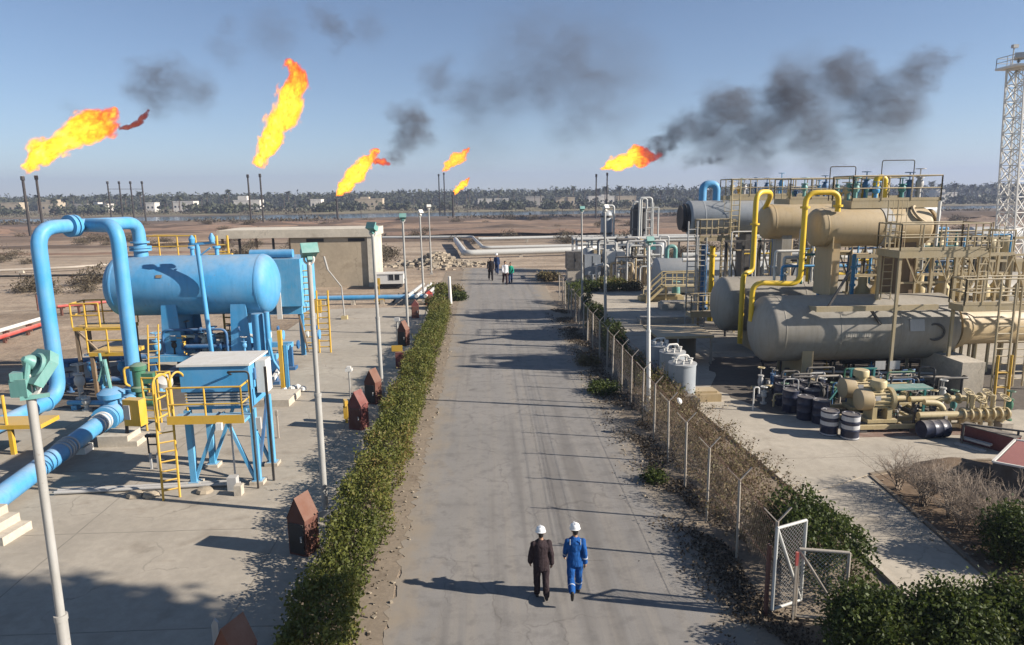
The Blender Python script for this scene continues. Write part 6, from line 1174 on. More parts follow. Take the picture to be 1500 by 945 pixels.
for f in (0, .5, 1): b.tube((a.x - .9 + 2.5 * f, a.y + .6 - 1.5 * f, .02), (a.x - .9 + 2.5 * f, a.y + .6 - 1.5 * f, .75), .035, 8)
tag(base_to(b.build('guard_rail', M['dark_steel']), (a.x, a.y, 0)), 'thin dark hand rail between the red step box and the pit box', 'railing')
g = gnd(1427, 691); b = MB(); b.lathe([(.02, 0), (.09, .03), (.07, .08), (.02, .11)], (g.x, g.y, .03), (.3, 0, 1), 7); tag(base_to(b.build('litter_scrap', M['white'], None, 0), (g.x, g.y, .03)), 'small white scrap lying on the brown soil bed', 'litter')
# stack of soil mound in the bed
b = MB(); g = gnd(1400, 690); rsn = np.random.RandomState(3)
vs = [(g.x + 1.5 * math.cos(a) * r, g.y + .9 * math.sin(a) * r, .02 + .30 * (1 - r) ** .7 + (rsn.uniform(-.04, .05) if r < 1 else -.05)) for r in (1, .75, .5, .25) for a in np.linspace(0, 2 * math.pi, 24, endpoint=False)]
fs = [(i * 24 + k, i * 24 + (k + 1) % 24, (i + 1) * 24 + (k + 1) % 24, (i + 1) * 24 + k) for i in range(3) for k in range(24)] + [tuple(range(72, 96))]; b.add(vs, fs); tag(b.build('soil_mound', M['soil'], None, 60), kind='structure')
# ------------------------------------------------------------------ far pipe rack, cabinets and columns
RY = 66.; t = thing('pipe_rack', 'long silver pipe rack of four stacked level pipes beyond the far hedge', 'pipe rack', (at(900, 370, RY).x, RY, 0)); xa, xb_ = at(845, 370, RY).x, at(955, 370, RY).x; b = MB()
for i, py in enumerate((350, 357, 366, 349)): z = at(900, py, RY + i).z; b.tube((xa, RY + i, z), (xb_ + (14 if i == 3 else 0), RY + i, z), .16, 12)
b.build('pipe', M['silver'], t); b = MB()
for f in np.linspace(0, 1, 6): x = xa + (xb_ - xa) * f; b.bar((x, RY + .2, 0), (x, RY + .2, at(900, 347, RY).z), .2); b.bar((x, RY + 3.2, 0), (x, RY + 3.2, at(900, 347, RY).z), .2); b.bar((x, RY + .2, at(900, 369, RY).z), (x, RY + 3.2, at(900, 369, RY).z), .16)
b.build('column', M['galv'], t)
for i, (px, py, w_, h_, m_, lab) in enumerate([(868, 405, 1.5, 2.0, 'grey_blue', 'bluish grey electrical cabinet under the pipe rack'), (902, 405, 1.7, 2.3, 'white', 'white electrical cabinet under the pipe rack'), (899, 380, 1.5, 1.4, 'white', 'upper white cabinet behind the white one in the pipe rack'), (880, 385, 1.3, 1.2, 'tan', 'tan cabinet behind the bluish one in the pipe rack'), (842, 396, 1.5, 1.7, 'dark_steel', 'dark box with silver bent pipes at the end of the pipe rack')]):
    Y = 62.5 + 2.5 * (py < 396); p = at(px, py, Y); t = thing('electrical_cabinet', lab, 'cabinet', (p.x, Y, 0)); b = MB(); z0 = max(.03, p.z); b.bx(p.x - w_ / 2, p.x + w_ / 2, Y, Y + 1.2, z0 + .12, z0 + h_); b.build('body', M[m_], t); b = MB(); b.bx(p.x - w_ / 2 + .1, p.x + w_ / 2 - .1, Y + .1, Y + 1.1, 0, z0 + .117); b.build('plinth', M['conc_block'], t)
    b = MB(); b.bx(p.x - .02, p.x + .02, Y - .02, Y - .004, z0 + .2, z0 + h_ - .1); b.bx(p.x + .1, p.x + .16, Y - .05, Y - .004, z0 + h_ * .5, z0 + h_ * .5 + .25); b.build('door_seam', M['dark_steel'], t)
rs = np.random.RandomState(9)
for i in range(14):
    px = 905 + 4.2 * i; Y = 61 + rs.uniform(0, 2.5); p = at(px, 395, Y); valve('small %s valve in the crowded manifold before the pipe rack' % ('silver', 'tan', 'rusty')[i % 3], (p.x, Y, .03), rs.uniform(1.3, 2.6), .17, ('silver', 'tan', 'rustpost')[i % 3], wr=.28, group='valves of the far manifold')
a, c = gnd(918, 402, .35), gnd(955, 401, .35); b = MB(); b.bx(a.x - 2, c.x + 1, a.y, a.y + .5, .03, .55); tag(base_to(b.build('low_wall', M['conc_block'], None, 0), (a.x, a.y, .03)), 'low pale wall before the crowded manifold', 'wall')
def tower_col(px, pyb, pyt, Y, r, mat, lab, extra=True):
    a, c = at(px, pyb, Y), at(px, pyt, Y); t = thing('process_column', lab, 'column vessel', (a.x, Y, 0)); b = MB(); b.lathe([(r, 0), (r, c.z - r * .8), (r * .8, c.z - r * .3), (r * .4, c.z)], (a.x, Y, 0), (0, 0, 1), 20); b.build('shell', M[mat], t)
    b = MB(); b.pipe([(a.x - r * .5, Y - r, .1), (a.x - r * .5, Y - r - .3, c.z + .5), (a.x + r, Y - r - .3, c.z + .5), (a.x + r, Y - r - .3, c.z * .4)], .12, .3); b.build('pipe', M['silver'], t)
    b = MB()
    for z in np.linspace(c.z * .35, c.z * .9, 3): b.ring((a.x, Y, z), (0, 0, 1), r * 1.12, .2, 0, 20)
    b.build('band', M['dark_steel'], t); return t
tower_col(888, 350, 308, 74, .62, 'grey_blue', 'slim grey upright column beside the pale lamp post behind the rack'); tower_col(938, 350, 297, 72, .85, 'black', 'thick dark upright column behind the pipe rack'); tower_col(928, 350, 303, 73, .4, 'dark_steel', 'narrow dark upright column touching the thick one')
x = at(951, 340, 70).x; t = thing('ladder_frame', 'tall white hooped ladder frame beside the thick dark column', 'ladder', (x, 70, 0)); z = at(951, 291, 70).z; b = MB(); b.ladder((x, 70, 0), (x, 70, z - .4), (1, 0, 0), .7, .07, .8); b.pipe([(x - .85, 70, 0), (x - .85, 70, z), (x - .3, 70, z), (x - .3, 70, z - 1)], .09, .3); b.tube((x + .9, 70, 0), (x + .9, 70, z - .9), .08, 8); b.tube((x + .9, 70, z - .9), (x - .8, 70, z - .9), .06, 8); b.build('rails', M['silver'], t)
a = at(952, 358, 64); b = MB(); b.box((a.x, 64, a.z), (1.0, .5, 1.0)); b.bar((a.x, 64.3, 0), (a.x, 64.3, a.z), .15); tag(base_to(b.build('junction_box', M['teal_dark']), (a.x, 64, 0)), 'dark teal junction box on a post at the rack end', 'box')
# pipes behind the trains
for i, (xa, xb_, py, Y, r, m_, lab) in enumerate([(1000, 1300, 374, 56, .22, 'silver', 'long silver pipe passing behind the upper drums'), (1000, 1320, 381, 54, .16, 'white', 'white pipe just below the long silver one behind the drums'), (1200, 1300, 390, 46, .14, 'blue', 'sky blue level pipe between the tan legs'), (1190, 1370, 402, 45, .15, 'yellow_pipe', 'yellow level pipe between the tan legs'), (1330, 1372, 402, 38, .12, 'blue', 'short sky blue pipe beside the dark leg'), (960, 1030, 352, 70, .22, 'silver', 'pale pipe leaving the rack toward the drums'), (1090, 1190, 391, 55, .2, 'grey_blue', 'grey pipe in the gap behind the yellow drop pipe')]):
    a, c = at(xa, py, Y), at(xb_, py, Y); t = thing('process_pipe', lab, 'pipe', (a.x, Y, 0)); b = MB(); b.tube((a.x, Y, a.z), (c.x, Y, a.z), r, 12); b.build('pipe', M[m_], t); b = MB()
    for f in (.1, .5, .9): x = a.x + (c.x - a.x) * f; b = MB(); b.bar((x, Y + .02, .0), (x, Y + .02, a.z - r * .6), .16); b.build('stand', M['dark_steel'], t)
t = thing('cooler_shed', 'pale grey low shed seen between the tan legs behind the drums', 'shed', (at(1130, 400, 58).x, 58, 0)); xa, xb_ = at(1085, 400, 58).x, at(1200, 400, 58).x; b = MB(); b.bx(xa, xb_, 58, 63, 0, 2.7); b.build('wall', M['grey_blue'], t, 0); b = MB(); b.bx(xa - .3, xb_ + .3, 57.7, 63.3, 2.705, 2.9); b.build('roof', M['silver'], t, 0)
t = thing('equipment_skid', 'tan equipment block behind the side platform at the tower foot', 'equipment', (at(1400, 400, 44).x, 44, 0)); xa, xb_ = at(1330, 400, 44).x, at(1520, 400, 44).x; b = MB()
for k in range(10): x = xa + (xb_ - xa) * k / 9; b.bar((x, 44, 0), (x, 44, 5.2), .16); b.box((x + .3, 45, 3.2), (.8, .9, 1.0 + .4 * math.sin(k * 2)))
for z in (2.2, 3.6, 5.1): b.bar((xa, 44, z), (xb_, 44, z), .16)
b.build('frame', M['tan_frame'], t); b = MB()
for k in range(8): x = xa + 1 + (xb_ - xa - 2) * k / 7; b.lathe([(.45, 0), (.6, .2), (.6, 1.2), (.3, 1.6)], (x, 46, 3.4 + .3 * math.sin(k)), (0, 0, 1), 14)
b.build('drum', M['cream'], t)
# lattice flood-light tower
TX, TY, TZ = at(1476, 395, 66).x, 66., at(1490, 100, 66).z; t = thing('lattice_tower', 'tall white lattice tower with a lamp platform at its head', 'tower', (TX, TY, 0)); wb, wt = .86, .80; TL = -1.1; tr = R(24)
cr = lambda k, z: Vector((TX + TL * z / TZ, TY, z)) + Matrix.Rotation(tr, 3, 'Z') @ Vector(((wb + (wt - wb) * z / TZ) * (1, 1, -1, -1)[k], (wb + (wt - wb) * z / TZ) * (1, -1, -1, 1)[k], 0))
for k in range(4): b = MB(); b.bar(cr(k, 0), cr(k, TZ), .14); b.build('leg', M['white'], t)
for k in range(4):
    b = MB(); n = 13
    for i in range(n):
        z0, z1 = TZ * i / n, TZ * (i + 1) / n; j = (k + 1) % 4; b.bar(cr(k, z0), cr(j, z1), .075); b.bar(cr(j, z0), cr(k, z1), .075); b.bar(cr(k, z1), cr(j, z1), .07)
    b.build('bracing', M['white'], t)
c = Vector((TX + TL, TY, TZ)); b = MB(); b.box(c + Vector((0, 0, .1)), (2.9, 2.9, .2)); b.build('head_platform', M['white'], t); b = MB(); b.rail([c + Vector(p) for p in ((-1.4, -1.4, .2), (1.4, -1.4, .2), (1.4, 1.4, .2), (-1.4, 1.4, .2), (-1.4, -1.4, .2))], .9, 1.3, .035, 1); b.build('railing', M['galv'], t)
for k, (dx, dy) in enumerate(((-1.3, -1.3), (-.45, -1.4), (.45, -1.4), (1.2, -1.3))): b = MB(); flood(b, c + Vector((dx, dy, .75)), 1.1, .3 * k - .4, -.3); b.build('floodlight', M['galv'], t)
b = MB(); b.tube(c + Vector((-.9, 0, .2)), c + Vector((-.9, 0, 1.9)), .06, 6); b.box(c + Vector((-.9, -.1, 1.95)), (.5, .35, .3)); b.build('beacon', M['galv'], t)
b = MB(); b.ladder((TX, TY, 0), c, (0, 1, 0), .45, .03, .5); b.build('ladder', M['galv'], t)
a = at(1440, 365, 92); t = thing('horizontal_tank', 'small white and blue tank beyond the lattice tower', 'tank', (a.x, 92, 0)); b = MB(); shell(b, a.x - 2.5, a.x + 5, 92, 2.0, 1.2, .5, 24); b.build('shell', M['silver'], t); b = MB(); b.bx(a.x - 1, a.x + 1, 91, 93, 0, 1.2); b.build('saddle', M['blue'], t)
# ------------------------------------------------------------------ silver pipelines over the sand
def field_line(label, pts, r, z, mat='silver', step=9):
    P = [gnd(x, y, z) for x, y in pts]; t = thing('field_pipe', label, 'pipeline', (P[0].x, P[0].y, 0)); b = MB(); b.pipe(P, r, 1.2, 12); b.build('pipe', M[mat], t); b = MB()
    for A, C in zip(P[:-1], P[1:]):
        n = max(1, int((C - A).length / step))
        for i in range(n): q = A.lerp(C, (i + .5) / n); b.box((q.x, q.y, (z - r * .7) / 2), (.5, .35, z - r * .7))
    b.build('support', M['conc_block'], t)
field_line('thick silver pipeline bending toward the road end past the rubble heap', [(667, 351), (681, 371), (842, 366), (960, 352)], .42, .75)
field_line('thin silver pipeline with a kink beyond the road end', [(560, 348), (692, 347), (708, 363), (848, 360)], .26, .7)
field_line('upper thin silver pipeline running level to the pipe rack', [(700, 350), (842, 347), (1010, 345)], .28, .8)
field_line('dusty pipeline along the red earth bank', [(-40, 398), (100, 392), (330, 375)], .16, .4, 'rustpost', 12)

# braced steel and small lines crowding the gaps between the drums
def braced(label, px0, px1, Y, z0, z1, n, m_, w=.14):
    xa, xb_ = at(px0, 400, Y).x, at(px1, 400, Y).x; t = thing('braced_frame', label, 'frame', ((xa + xb_) / 2, Y, 0)); X = np.linspace(xa, xb_, n + 1)
    for x in X: b = MB(); b.bar((x, Y, .03), (x, Y, z1), w); b.build('column', M[m_], t)
    for zz in (z0, z1): b = MB(); b.bar((xa - .1, Y + .01, zz), (xb_ + .1, Y + .01, zz), w * .9); b.build('beam', M[m_], t)
    for i in range(n): b = MB(); p, q = ((X[i], Y - .1, z0), (X[i + 1], Y - .1, z1)) if i % 2 else ((X[i + 1], Y - .1, z0), (X[i], Y - .1, z1)); b.bar(p, q, w * .55); b.build('brace', M[m_], t)
braced('dark braced steel frame behind the leg of the middle upper drum', 1062, 1135, 40.5, 2.2, 5.4, 3, 'dark_steel'); braced('tan braced frame in the gap right behind the front drum legs', 1222, 1302, 33.2, 3.9, 5.6, 4, 'tan_frame', .10); braced('dark braced frame under the back grey drum', 1078, 1200, 46.5, 1.2, 5.2, 5, 'dark_steel'); braced('tan frame with braces in front of the manway drum end', 1318, 1432, 29.0, 4.3, 5.75, 5, 'tan_frame', .09); braced('dark oily frame low under the grey clad separator', 1125, 1395, 30.5, .5, 1.0, 8, 'dark_steel', .10); braced('tan rail frame beyond the ladder at the picture edge', 1400, 1500, 29.5, 3.9, 5.4, 5, 'tan_frame', .10)
rs = np.random.RandomState(31)
cols = ['blue', 'yellow_pipe', 'silver', 'dark_steel', 'tan', 'blue_dark', 'white', 'teal_dark']; nm = {'blue': 'sky blue', 'yellow_pipe': 'yellow', 'silver': 'silver', 'dark_steel': 'dark', 'tan': 'tan', 'blue_dark': 'deep blue', 'white': 'white', 'teal_dark': 'teal', 'galv': 'grey', 'green': 'green', 'rustpost': 'rusty', 'cream': 'cream'}
for i in range(84):
    m_ = cols[i % 8] if i < 54 else ('dark_steel', 'galv', 'green', 'dark_steel', 'rustpost', 'cream', 'dark_steel', 'blue_dark')[i % 8]
    if i < 34: Y = rs.uniform(31.2, 33.6); px = rs.uniform(1130, 1420); z0, z1 = 3.95, rs.uniform(4.6, 6.6); wh = 'between the front lower and upper drums'
    elif i < 54: Y = rs.uniform(38, 42); px = rs.uniform(1050, 1210); z0, z1 = .03, rs.uniform(2.5, 6.2); wh = 'behind the dark domed separator'
    else: Y = rs.uniform(24.6, 26.8); px = rs.uniform(1130, 1400); z0, z1 = .04, rs.uniform(.5, 1.3); wh = 'in the shaded pipework before the grey clad separator'
    x = at(px, 400, Y).x; L = rs.uniform(.6, 2.2) if i < 54 else rs.uniform(.3, 1.3); dy = rs.uniform(-.3, .5); r = rs.uniform(.035, .085) if i < 54 else rs.uniform(.025, .05); t = thing('process_pipe', 'thin %s bent pipe %s' % (nm[m_], wh), 'pipe', (x, Y, z0), 'thin bent pipes ' + wh); b = MB(); b.pipe([(x, Y, z0), (x, Y, z1), (x + L, Y, z1), (x + L, Y + dy, z1), (x + L, Y + dy, z0 + .02)], r, .12, 10); b.build('pipe', M[m_], t)
    b = MB(); b.ring((x, Y, (z0 + z1) / 2), (0, 0, 1), r * 2, .05, 0, 12); b.build('flange', M[m_], t)

# more valves crowding the decks and the shaded ground: small look-alikes
rs = np.random.RandomState(41); cl = ['teal', 'blue_dark', 'cream', 'galv', 'dark_steel', 'blue', 'yellow']; cn2 = ['teal', 'dark blue', 'cream', 'grey', 'oily black', 'sky blue', 'yellow']
for i in range(26):
    k = i % 7; j = i % 3; Y, z, a_, b_, wh = ((30.6, zd, 1236, 1352, 'top deck of the front upper drum'), (37.4, 7.9, 1150, 1290, 'top deck of the middle upper drum'), (44.4, 8.05, 1068, 1190, 'top deck of the back grey drum'))[j]
    x = at(rs.uniform(a_, b_), 280, Y).x; valve('small %s valve among the many on the %s' % (cn2[k], wh), (x, Y + rs.uniform(-.3, .3), z + .004), rs.uniform(.45, 1.15), rs.uniform(.06, .10), cl[k], wr=.11, group='small valves on the ' + wh)
for i in range(30):
    k = (i * 3) % 7; px, py = rs.uniform(1120, 1430), rs.uniform(548, 585); g = gnd(px, py); valve('low %s valve of the crowded pipework before the grey clad separator' % cn2[k], (g.x, g.y, .04), rs.uniform(.35, 1.0), rs.uniform(.05, .09), cl[k], wr=.10, wm='dark_steel', group='low valves before the grey clad separator')
deck('narrow tan middle landing behind the side platform columns', at(1300, 410, 31).x, at(1440, 410, 31).x, 31.6, 32.5, at(1380, 412, 31.5).z, .2, legs=(), step=.8)
deck('tan service landing between the stair tower and the dark domed separator', at(1008, 445, 40).x, at(1076, 445, 40).x, 39.4, 40.4, 1.25, .2, legs=((at(1012, 445, 40).x, 39.5, .03), (at(1072, 445, 40).x, 39.5, .03)), step=.7)
for i, (px, Y, z0, z1, lab) in enumerate([(1300, 28.2, 3.7, 7.9, 'slim tan ladder between the top deck and the grey clad separator'), (1440, 26.9, 3.8, 7.0, 'tall tan ladder at the corner of the side platform'), (1230, 36.0, 3.9, 8.0, 'tan ladder up to the middle top deck'), (1060, 43.0, .03, 8.1, 'tan ladder up to the back top deck')]):
    x = at(px, 400, Y).x; t = thing('steel_ladder', lab, 'ladder', (x, Y, z0)); b = MB(); b.ladder((x, Y, z0), (x, Y, z1), (1, 0, 0), .42, .03, .3); b.build('rails', M['tan_frame'], t); b = MB()
    for zz in np.arange(z0 + 2.2, z1, .7): b.torus((x, Y - .3, zz), (0, 0, 1), .34, .018, 14, 5)
    for a in (-.3, 0, .3): b.tube((x + a, Y - .62 + abs(a) * .4, z0 + 2.2), (x + a, Y - .62 + abs(a) * .4, z1), .014, 5)
    b.build('cage', M['tan_frame'], t)

rs = np.random.RandomState(52)
for i in range(26):
    px = rs.uniform(858, 955); Y = rs.uniform(60.5, 65.5); x = at(px, 390, Y).x; z1 = rs.uniform(1.2, 4.2); L = rs.uniform(.8, 3.5); m_ = ('silver', 'galv', 'grey_blue', 'dark_steel', 'tan')[i % 5]
    t = thing('process_pipe', 'thin bent %s pipe in the low pipework before the far pipe rack' % ('silver', 'grey', 'bluish', 'dark', 'tan')[i % 5], 'pipe', (x, Y, .03), 'thin bent pipes before the far rack'); b = MB(); b.pipe([(x, Y, .03), (x, Y, z1), (x + L, Y, z1), (x + L, Y + .2, .03)], rs.uniform(.07, .14), .25, 10); b.build('pipe', M[m_], t); b = MB(); b.ring((x + L * .5, Y, z1), (1, 0, 0), .24, .12, 0, 12); b.build('flange', M[m_], t)
for i, (px, Y, r, h, lab) in enumerate([(912, 63.5, .55, 2.2, 'small grey upright drum in the low pipework before the far rack'), (928, 62.5, .45, 1.7, 'small silver upright drum beside the manifold before the far rack'), (862, 66.5, .6, 3.2, 'slim silver upright drum at the near end of the far rack'), (965, 67, .7, 3.6, 'grey upright drum between the far rack and the blunt ended tank')]):
    x = at(px, 390, Y).x; t = thing('upright_drum', lab, 'drum', (x, Y, .03)); b = MB(); b.lathe([(r, .3), (r, h - r * .5), (r * .75, h - r * .15), (1e-6, h)], (x, Y, 0), (0, 0, 1), 20); b.build('shell', M[('grey_blue', 'silver', 'silver', 'grey_blue')[i]], t); b = MB(); b.pipe([(x, Y, h - .1), (x, Y, h + .5), (x + .9, Y, h + .5), (x + .9, Y, .03)], .09, .2); b.build('pipe', M['silver'], t); b = MB(); b.bx(x - r * .8, x + r * .8, Y - r * .8, Y + r * .8, .03, .3); b.build('base', M['conc_block'], t)
# ------------------------------------------------------------------ helpers: merge shapes into one continuous skin
def remesh_to(mb, name, mat, voxel, parent=None, smooth_it=4, wob=0.0, wsc=8.0):
    me = bpy.data.meshes.new('tmp'); me.from_pydata([tuple(p) for p in mb.v], [], mb.f); me.update(); o = bpy.data.objects.new('tmp', me); col.objects.link(o)
    m1 = o.modifiers.new('r', 'REMESH'); m1.mode = 'VOXEL'; m1.voxel_size = voxel
    if smooth_it: m2 = o.modifiers.new('s', 'SMOOTH'); m2.iterations = smooth_it; m2.factor = .5
    dg = bpy.context.evaluated_depsgraph_get(); dg.update(); out = bpy.data.meshes.new_from_object(o.evaluated_get(dg)); bpy.data.objects.remove(o)
    n = len(out.vertices); c = np.empty(n * 3); out.vertices.foreach_get('co', c); c = c.reshape(-1, 3)
    if wob:
        nn = np.empty(n * 3); out.vertices.foreach_get('normal', nn); nn = nn.reshape(-1, 3)
        d = np.array([mnoise.fractal(Vector(p) * wsc, 1.0, 2.0, 3) for p in c]); c = c + nn * (d * wob)[:, None]
    if parent is not None: c = c - np.array(origin(parent))
    out.vertices.foreach_set('co', c.ravel()); out.polygons.foreach_set('use_smooth', [True] * len(out.polygons)); out.materials.clear(); out.materials.append(mat); out.update(); out.name = name
    r = bpy.data.objects.new(name, out); col.objects.link(r)
    if parent is not None: r.parent = parent
    return r
def loft(mb, rings, n=16):
    """rings: (centre, rx, ry) ellipses stacked roughly along z"""
    vs = []
    for c, rx, ry in rings:
        for k in range(n): a = 2 * math.pi * k / n; vs.append(Vector(c) + Vector((rx * math.cos(a), ry * math.sin(a), 0)))
    m = len(rings); fs = [(i * n + k, i * n + (k + 1) % n, (i + 1) * n + (k + 1) % n, (i + 1) * n + k) for i in range(m - 1) for k in range(n)]
    fs += [tuple(range(n - 1, -1, -1)), tuple(range((m - 1) * n, m * n))]; mb.add(vs, fs)
def limb(mb, pts, rads, n=12):
    """tapered limb with rounded ends"""
    pts = [Vector(p) for p in pts]; P, Q = [], []
    d = (pts[1] - pts[0]).normalized(); P += [pts[0] - d * rads[0] * .9, pts[0] - d * rads[0] * .55]; Q += [rads[0] * .35, rads[0] * .82]
    for i, p in enumerate(pts):
        P.append(p); Q.append(rads[i])
    d = (pts[-1] - pts[-2]).normalized(); P += [pts[-1] + d * rads[-1] * .55, pts[-1] + d * rads[-1] * .9]; Q += [rads[-1] * .82, rads[-1] * .35]
    mb.sweep(P, Q, n)
def person(label, loc, heading, outfit, pose, s=1.0, voxel=.011, helmet=None):
    """pose: hips (l,r) swing deg, knees (l,r) bend deg, arms (l,r) swing, elbows (l,r) bend, shoulders abduct, head yaw. Built facing +Y, left = -X"""
    t = thing('person', label, 'person', (0, 0, 0)); hipz = .90
    legs = []
    for i, sx in enumerate((-1, 1)):
        a, k = R(pose['hip'][i]), R(pose['knee'][i]); h = Vector((.095 * sx, 0, hipz)); kn = h + Vector((.012 * sx, math.sin(a), -math.cos(a))) * .42; b_ = a - k; an = kn + Vector((0, math.sin(b_), -math.cos(b_))) * .41; legs.append((h, kn, an, b_))
    dz = -min(l[2].z for l in legs) + .085; up = Vector((0, 0, dz)); legs = [(h + up, k + up, a + up, b_) for h, k, a, b_ in legs]; lean = R(pose.get('lean', 3)); hz = hipz + dz
    def sp(z): return Vector((0, math.sin(lean) * (z - .9), hz + (z - .9) * math.cos(lean)))
    arms = []
    for i, sx in enumerate((-1, 1)):
        a, k, ab = R(pose['arm'][i]), R(pose['elbow'][i]), R(pose.get('abd', (8, 8))[i]); S = sp(1.385) + Vector((.178 * sx, -.01, 0)); d = Vector((math.sin(ab) * sx, math.sin(a) * math.cos(ab), -math.cos(a) * math.cos(ab))); E = S + d * .29
        a2 = a + k; d2 = Vector((math.sin(ab * .3) * sx, math.sin(a2), -math.cos(a2))).normalized(); W = E + d2 * .25; arms.append((S, E, W, d2, sx))
    hy = R(pose.get('yaw', 0)); Hc = sp(1.60) + Vector((0, .02, .02)); Mh = Matrix.Rotation(hy, 3, 'Z') @ Matrix.Rotation(R(-pose.get('nod', 5)), 3, 'X')
    b = MB(); ring = lambda z, rx, ry, y=0: (sp(z) + Vector((0, y, 0)), rx, ry)
    loft(b, [ring(.80, .06, .06), ring(.84, .14, .10), ring(.92, .165, .115), ring(1.02, .145, .098), ring(1.12, .140, .095), ring(1.25, .165, .108), ring(1.36, .185, .105), ring(1.42, .165, .085), ring(1.46, .09, .065), ring(1.49, .055, .055)])
    limb(b, [sp(1.44), sp(1.52) + Vector((0, .01, 0)), Hc - Vector((0, .01, .03))], [.062, .054, .055])
    # head: cranium, jaw, nose, brow, ears
    def hb(c, r, n=14):
        c = Hc + Mh @ Vector(c); q = []
        for j in range(1, 8): f = math.pi * j / 8; q.append((c + Vector((0, 0, -r[2] * math.cos(f))), r[0] * math.sin(f), r[1] * math.sin(f)))
        loft(b, q, n)
    hb((0, -.012, .055), (.074, .094, .092)); hb((0, .03, -.02), (.058, .062, .075)); hb((0, .055, -.055), (.036, .036, .036)); hb((0, .098, .008), (.013, .02, .026)); hb((0, .088, -.036), (.026, .012, .010)); hb((0, .082, .04), (.045, .016, .013))
    for sx in (-1, 1): hb((.078 * sx, -.005, .01), (.011, .022, .034)); hb((.03 * sx, .088, .024), (.012, .010, .008))
    for h, k, a, b_ in legs: limb(b, [h, h.lerp(k, .5), k, k.lerp(a, .3), a], [.085, .074, .052, .054, .036])
    for S, E, W, d2, sx in arms:
        limb(b, [S, S.lerp(E, .5), E, E.lerp(W, .35), W], [.052, .046, .037, .038, .026])
        side = Vector((0, 1, 0)) - d2 * d2.y; side.normalize(); nrm = d2.cross(side)
        limb(b, [W, W + d2 * .045, W + d2 * .085], [.026, .032, .030], 10); limb(b, [W + d2 * .05 + side * .022, W + d2 * .088 + side * .026], [.02, .019], 8); limb(b, [W + d2 * .05 - side * .022, W + d2 * .088 - side * .026], [.02, .019], 8)
        inw = nrm * (-1 if nrm.x * sx > 0 else 1)
        for q, (off, L) in enumerate(((.034, .066), (.012, .078), (-.011, .073), (-.033, .055))):
            p0 = W + d2 * .085 + side * off; p1 = p0 + d2 * L * .5 + inw * .008; p2 = p1 + d2 * L * .42 + inw * .026; limb(b, [p0, p1, p2], [.0105, .010, .0085], 8)
        p0 = W + d2 * .03 + side * .03; p1 = p0 + d2 * .03 + side * .028 + inw * .01; limb(b, [p0, p1, p1 + d2 * .032 + side * .006 + inw * .012], [.013, .011, .0095], 8)
    remesh_to(b, 'body', M['skin'], voxel, t, 3)
    for part, mat in outfit:
        b = MB()
        if part in ('coverall', 'jacket', 'shirt'):
            e = {'coverall': .020, 'jacket': .034, 'shirt': .022}[part]; zb = {'coverall': .80, 'jacket': .74, 'shirt': .84}[part]
            loft(b, [ring(zb, .165 + e, .115 + e), ring(.92, .168 + e, .118 + e), ring(1.05, .150 + e, .105 + e), ring(1.16, .148 + e, .104 + e), ring(1.27, .168 + e, .114 + e), ring(1.37, .176 + e, .112 + e), ring(1.43, .135 + e, .085 + e), ring(1.46, .088 + e, .068 + e), ring(1.495, .070, .070)])
            for S, E, W, d2, sx in arms:
                w1 = S.lerp(E, .98) if part == 'shirt' and pose.get('short') else W - d2 * .005
                P_ = [S, S.lerp(E, .5), E] + ([] if part == 'shirt' and pose.get('short') else [E.lerp(W, .5), w1]); limb(b, P_, [.050 + e, .048 + e, .042 + e] + ([.040 + e, .034 + e] if len(P_) == 5 else []))
        if part in ('coverall', 'trousers'):
            e = .020; loft(b, [ring(.80, .15, .11), ring(.86, .158 + e, .112 + e), ring(.95, .160 + e, .112 + e), ring(1.02, .150 + e, .104 + e)])
            for h, k, a, b_ in legs: limb(b, [h, h.lerp(k, .5), k, k.lerp(a, .5), a + Vector((0, 0, .03))], [.088 + e, .080 + e, .064 + e, .062 + e, .056 + e])
        remesh_to(b, part, M[mat], voxel * 1.15, t, 3, .013, 6.0)
    for h, k, a, b_ in legs:
        f = Matrix.Rotation(b_ if a.z > .12 + 0 else 0, 3, 'X'); b = MB(); limb(b, [a + f @ Vector((0, -.035, -.045)), a + f @ Vector((0, .06, -.048)), a + f @ Vector((0, .16, -.058))], [.042, .043, .033], 10); limb(b, [a + f @ Vector((0, -.01, .06)), a + f @ Vector((0, -.015, -.03))], [.05, .045], 10); remesh_to(b, 'boot', M['boot'], voxel, t, 2)
    if helmet:
        b = MB(); o_ = Hc + Mh @ Vector((0, -.005, .062)); ax = Mh @ Vector((0, 0, 1)); b.lathe([(.126, -.012), (.128, 0), (.112, .006), (.113, .035), (.106, .072), (.086, .105), (.05, .126), (1e-6, .132)], o_, ax, 28); b.box(o_ + Mh @ Vector((0, .145, -.004)), (.14, .07, .008), M=Mh); b.bar(o_ + Mh @ Vector((0, -.075, .085)), o_ + Mh @ Vector((0, .075, .085)), .022, .095); b.build('helmet', M[helmet], t, 50); b = MB(); limb(b, [Hc + Mh @ Vector((0, -.045, .04)), Hc + Mh @ Vector((0, -.05, -.03))], [.066, .058]); remesh_to(b, 'hair', M['hair'], voxel, t, 1)
    else:
        b = MB(); c = Hc + Mh @ Vector((0, -.022, .068)); q = []
        for j in range(1, 8): ff = math.pi * j / 8; q.append((c + Vector((0, 0, -.092 * math.cos(ff))), .083 * math.sin(ff), .098 * math.sin(ff)))
        loft(b, q); remesh_to(b, 'hair', M['hair'], voxel, t, 1, .006, 30)
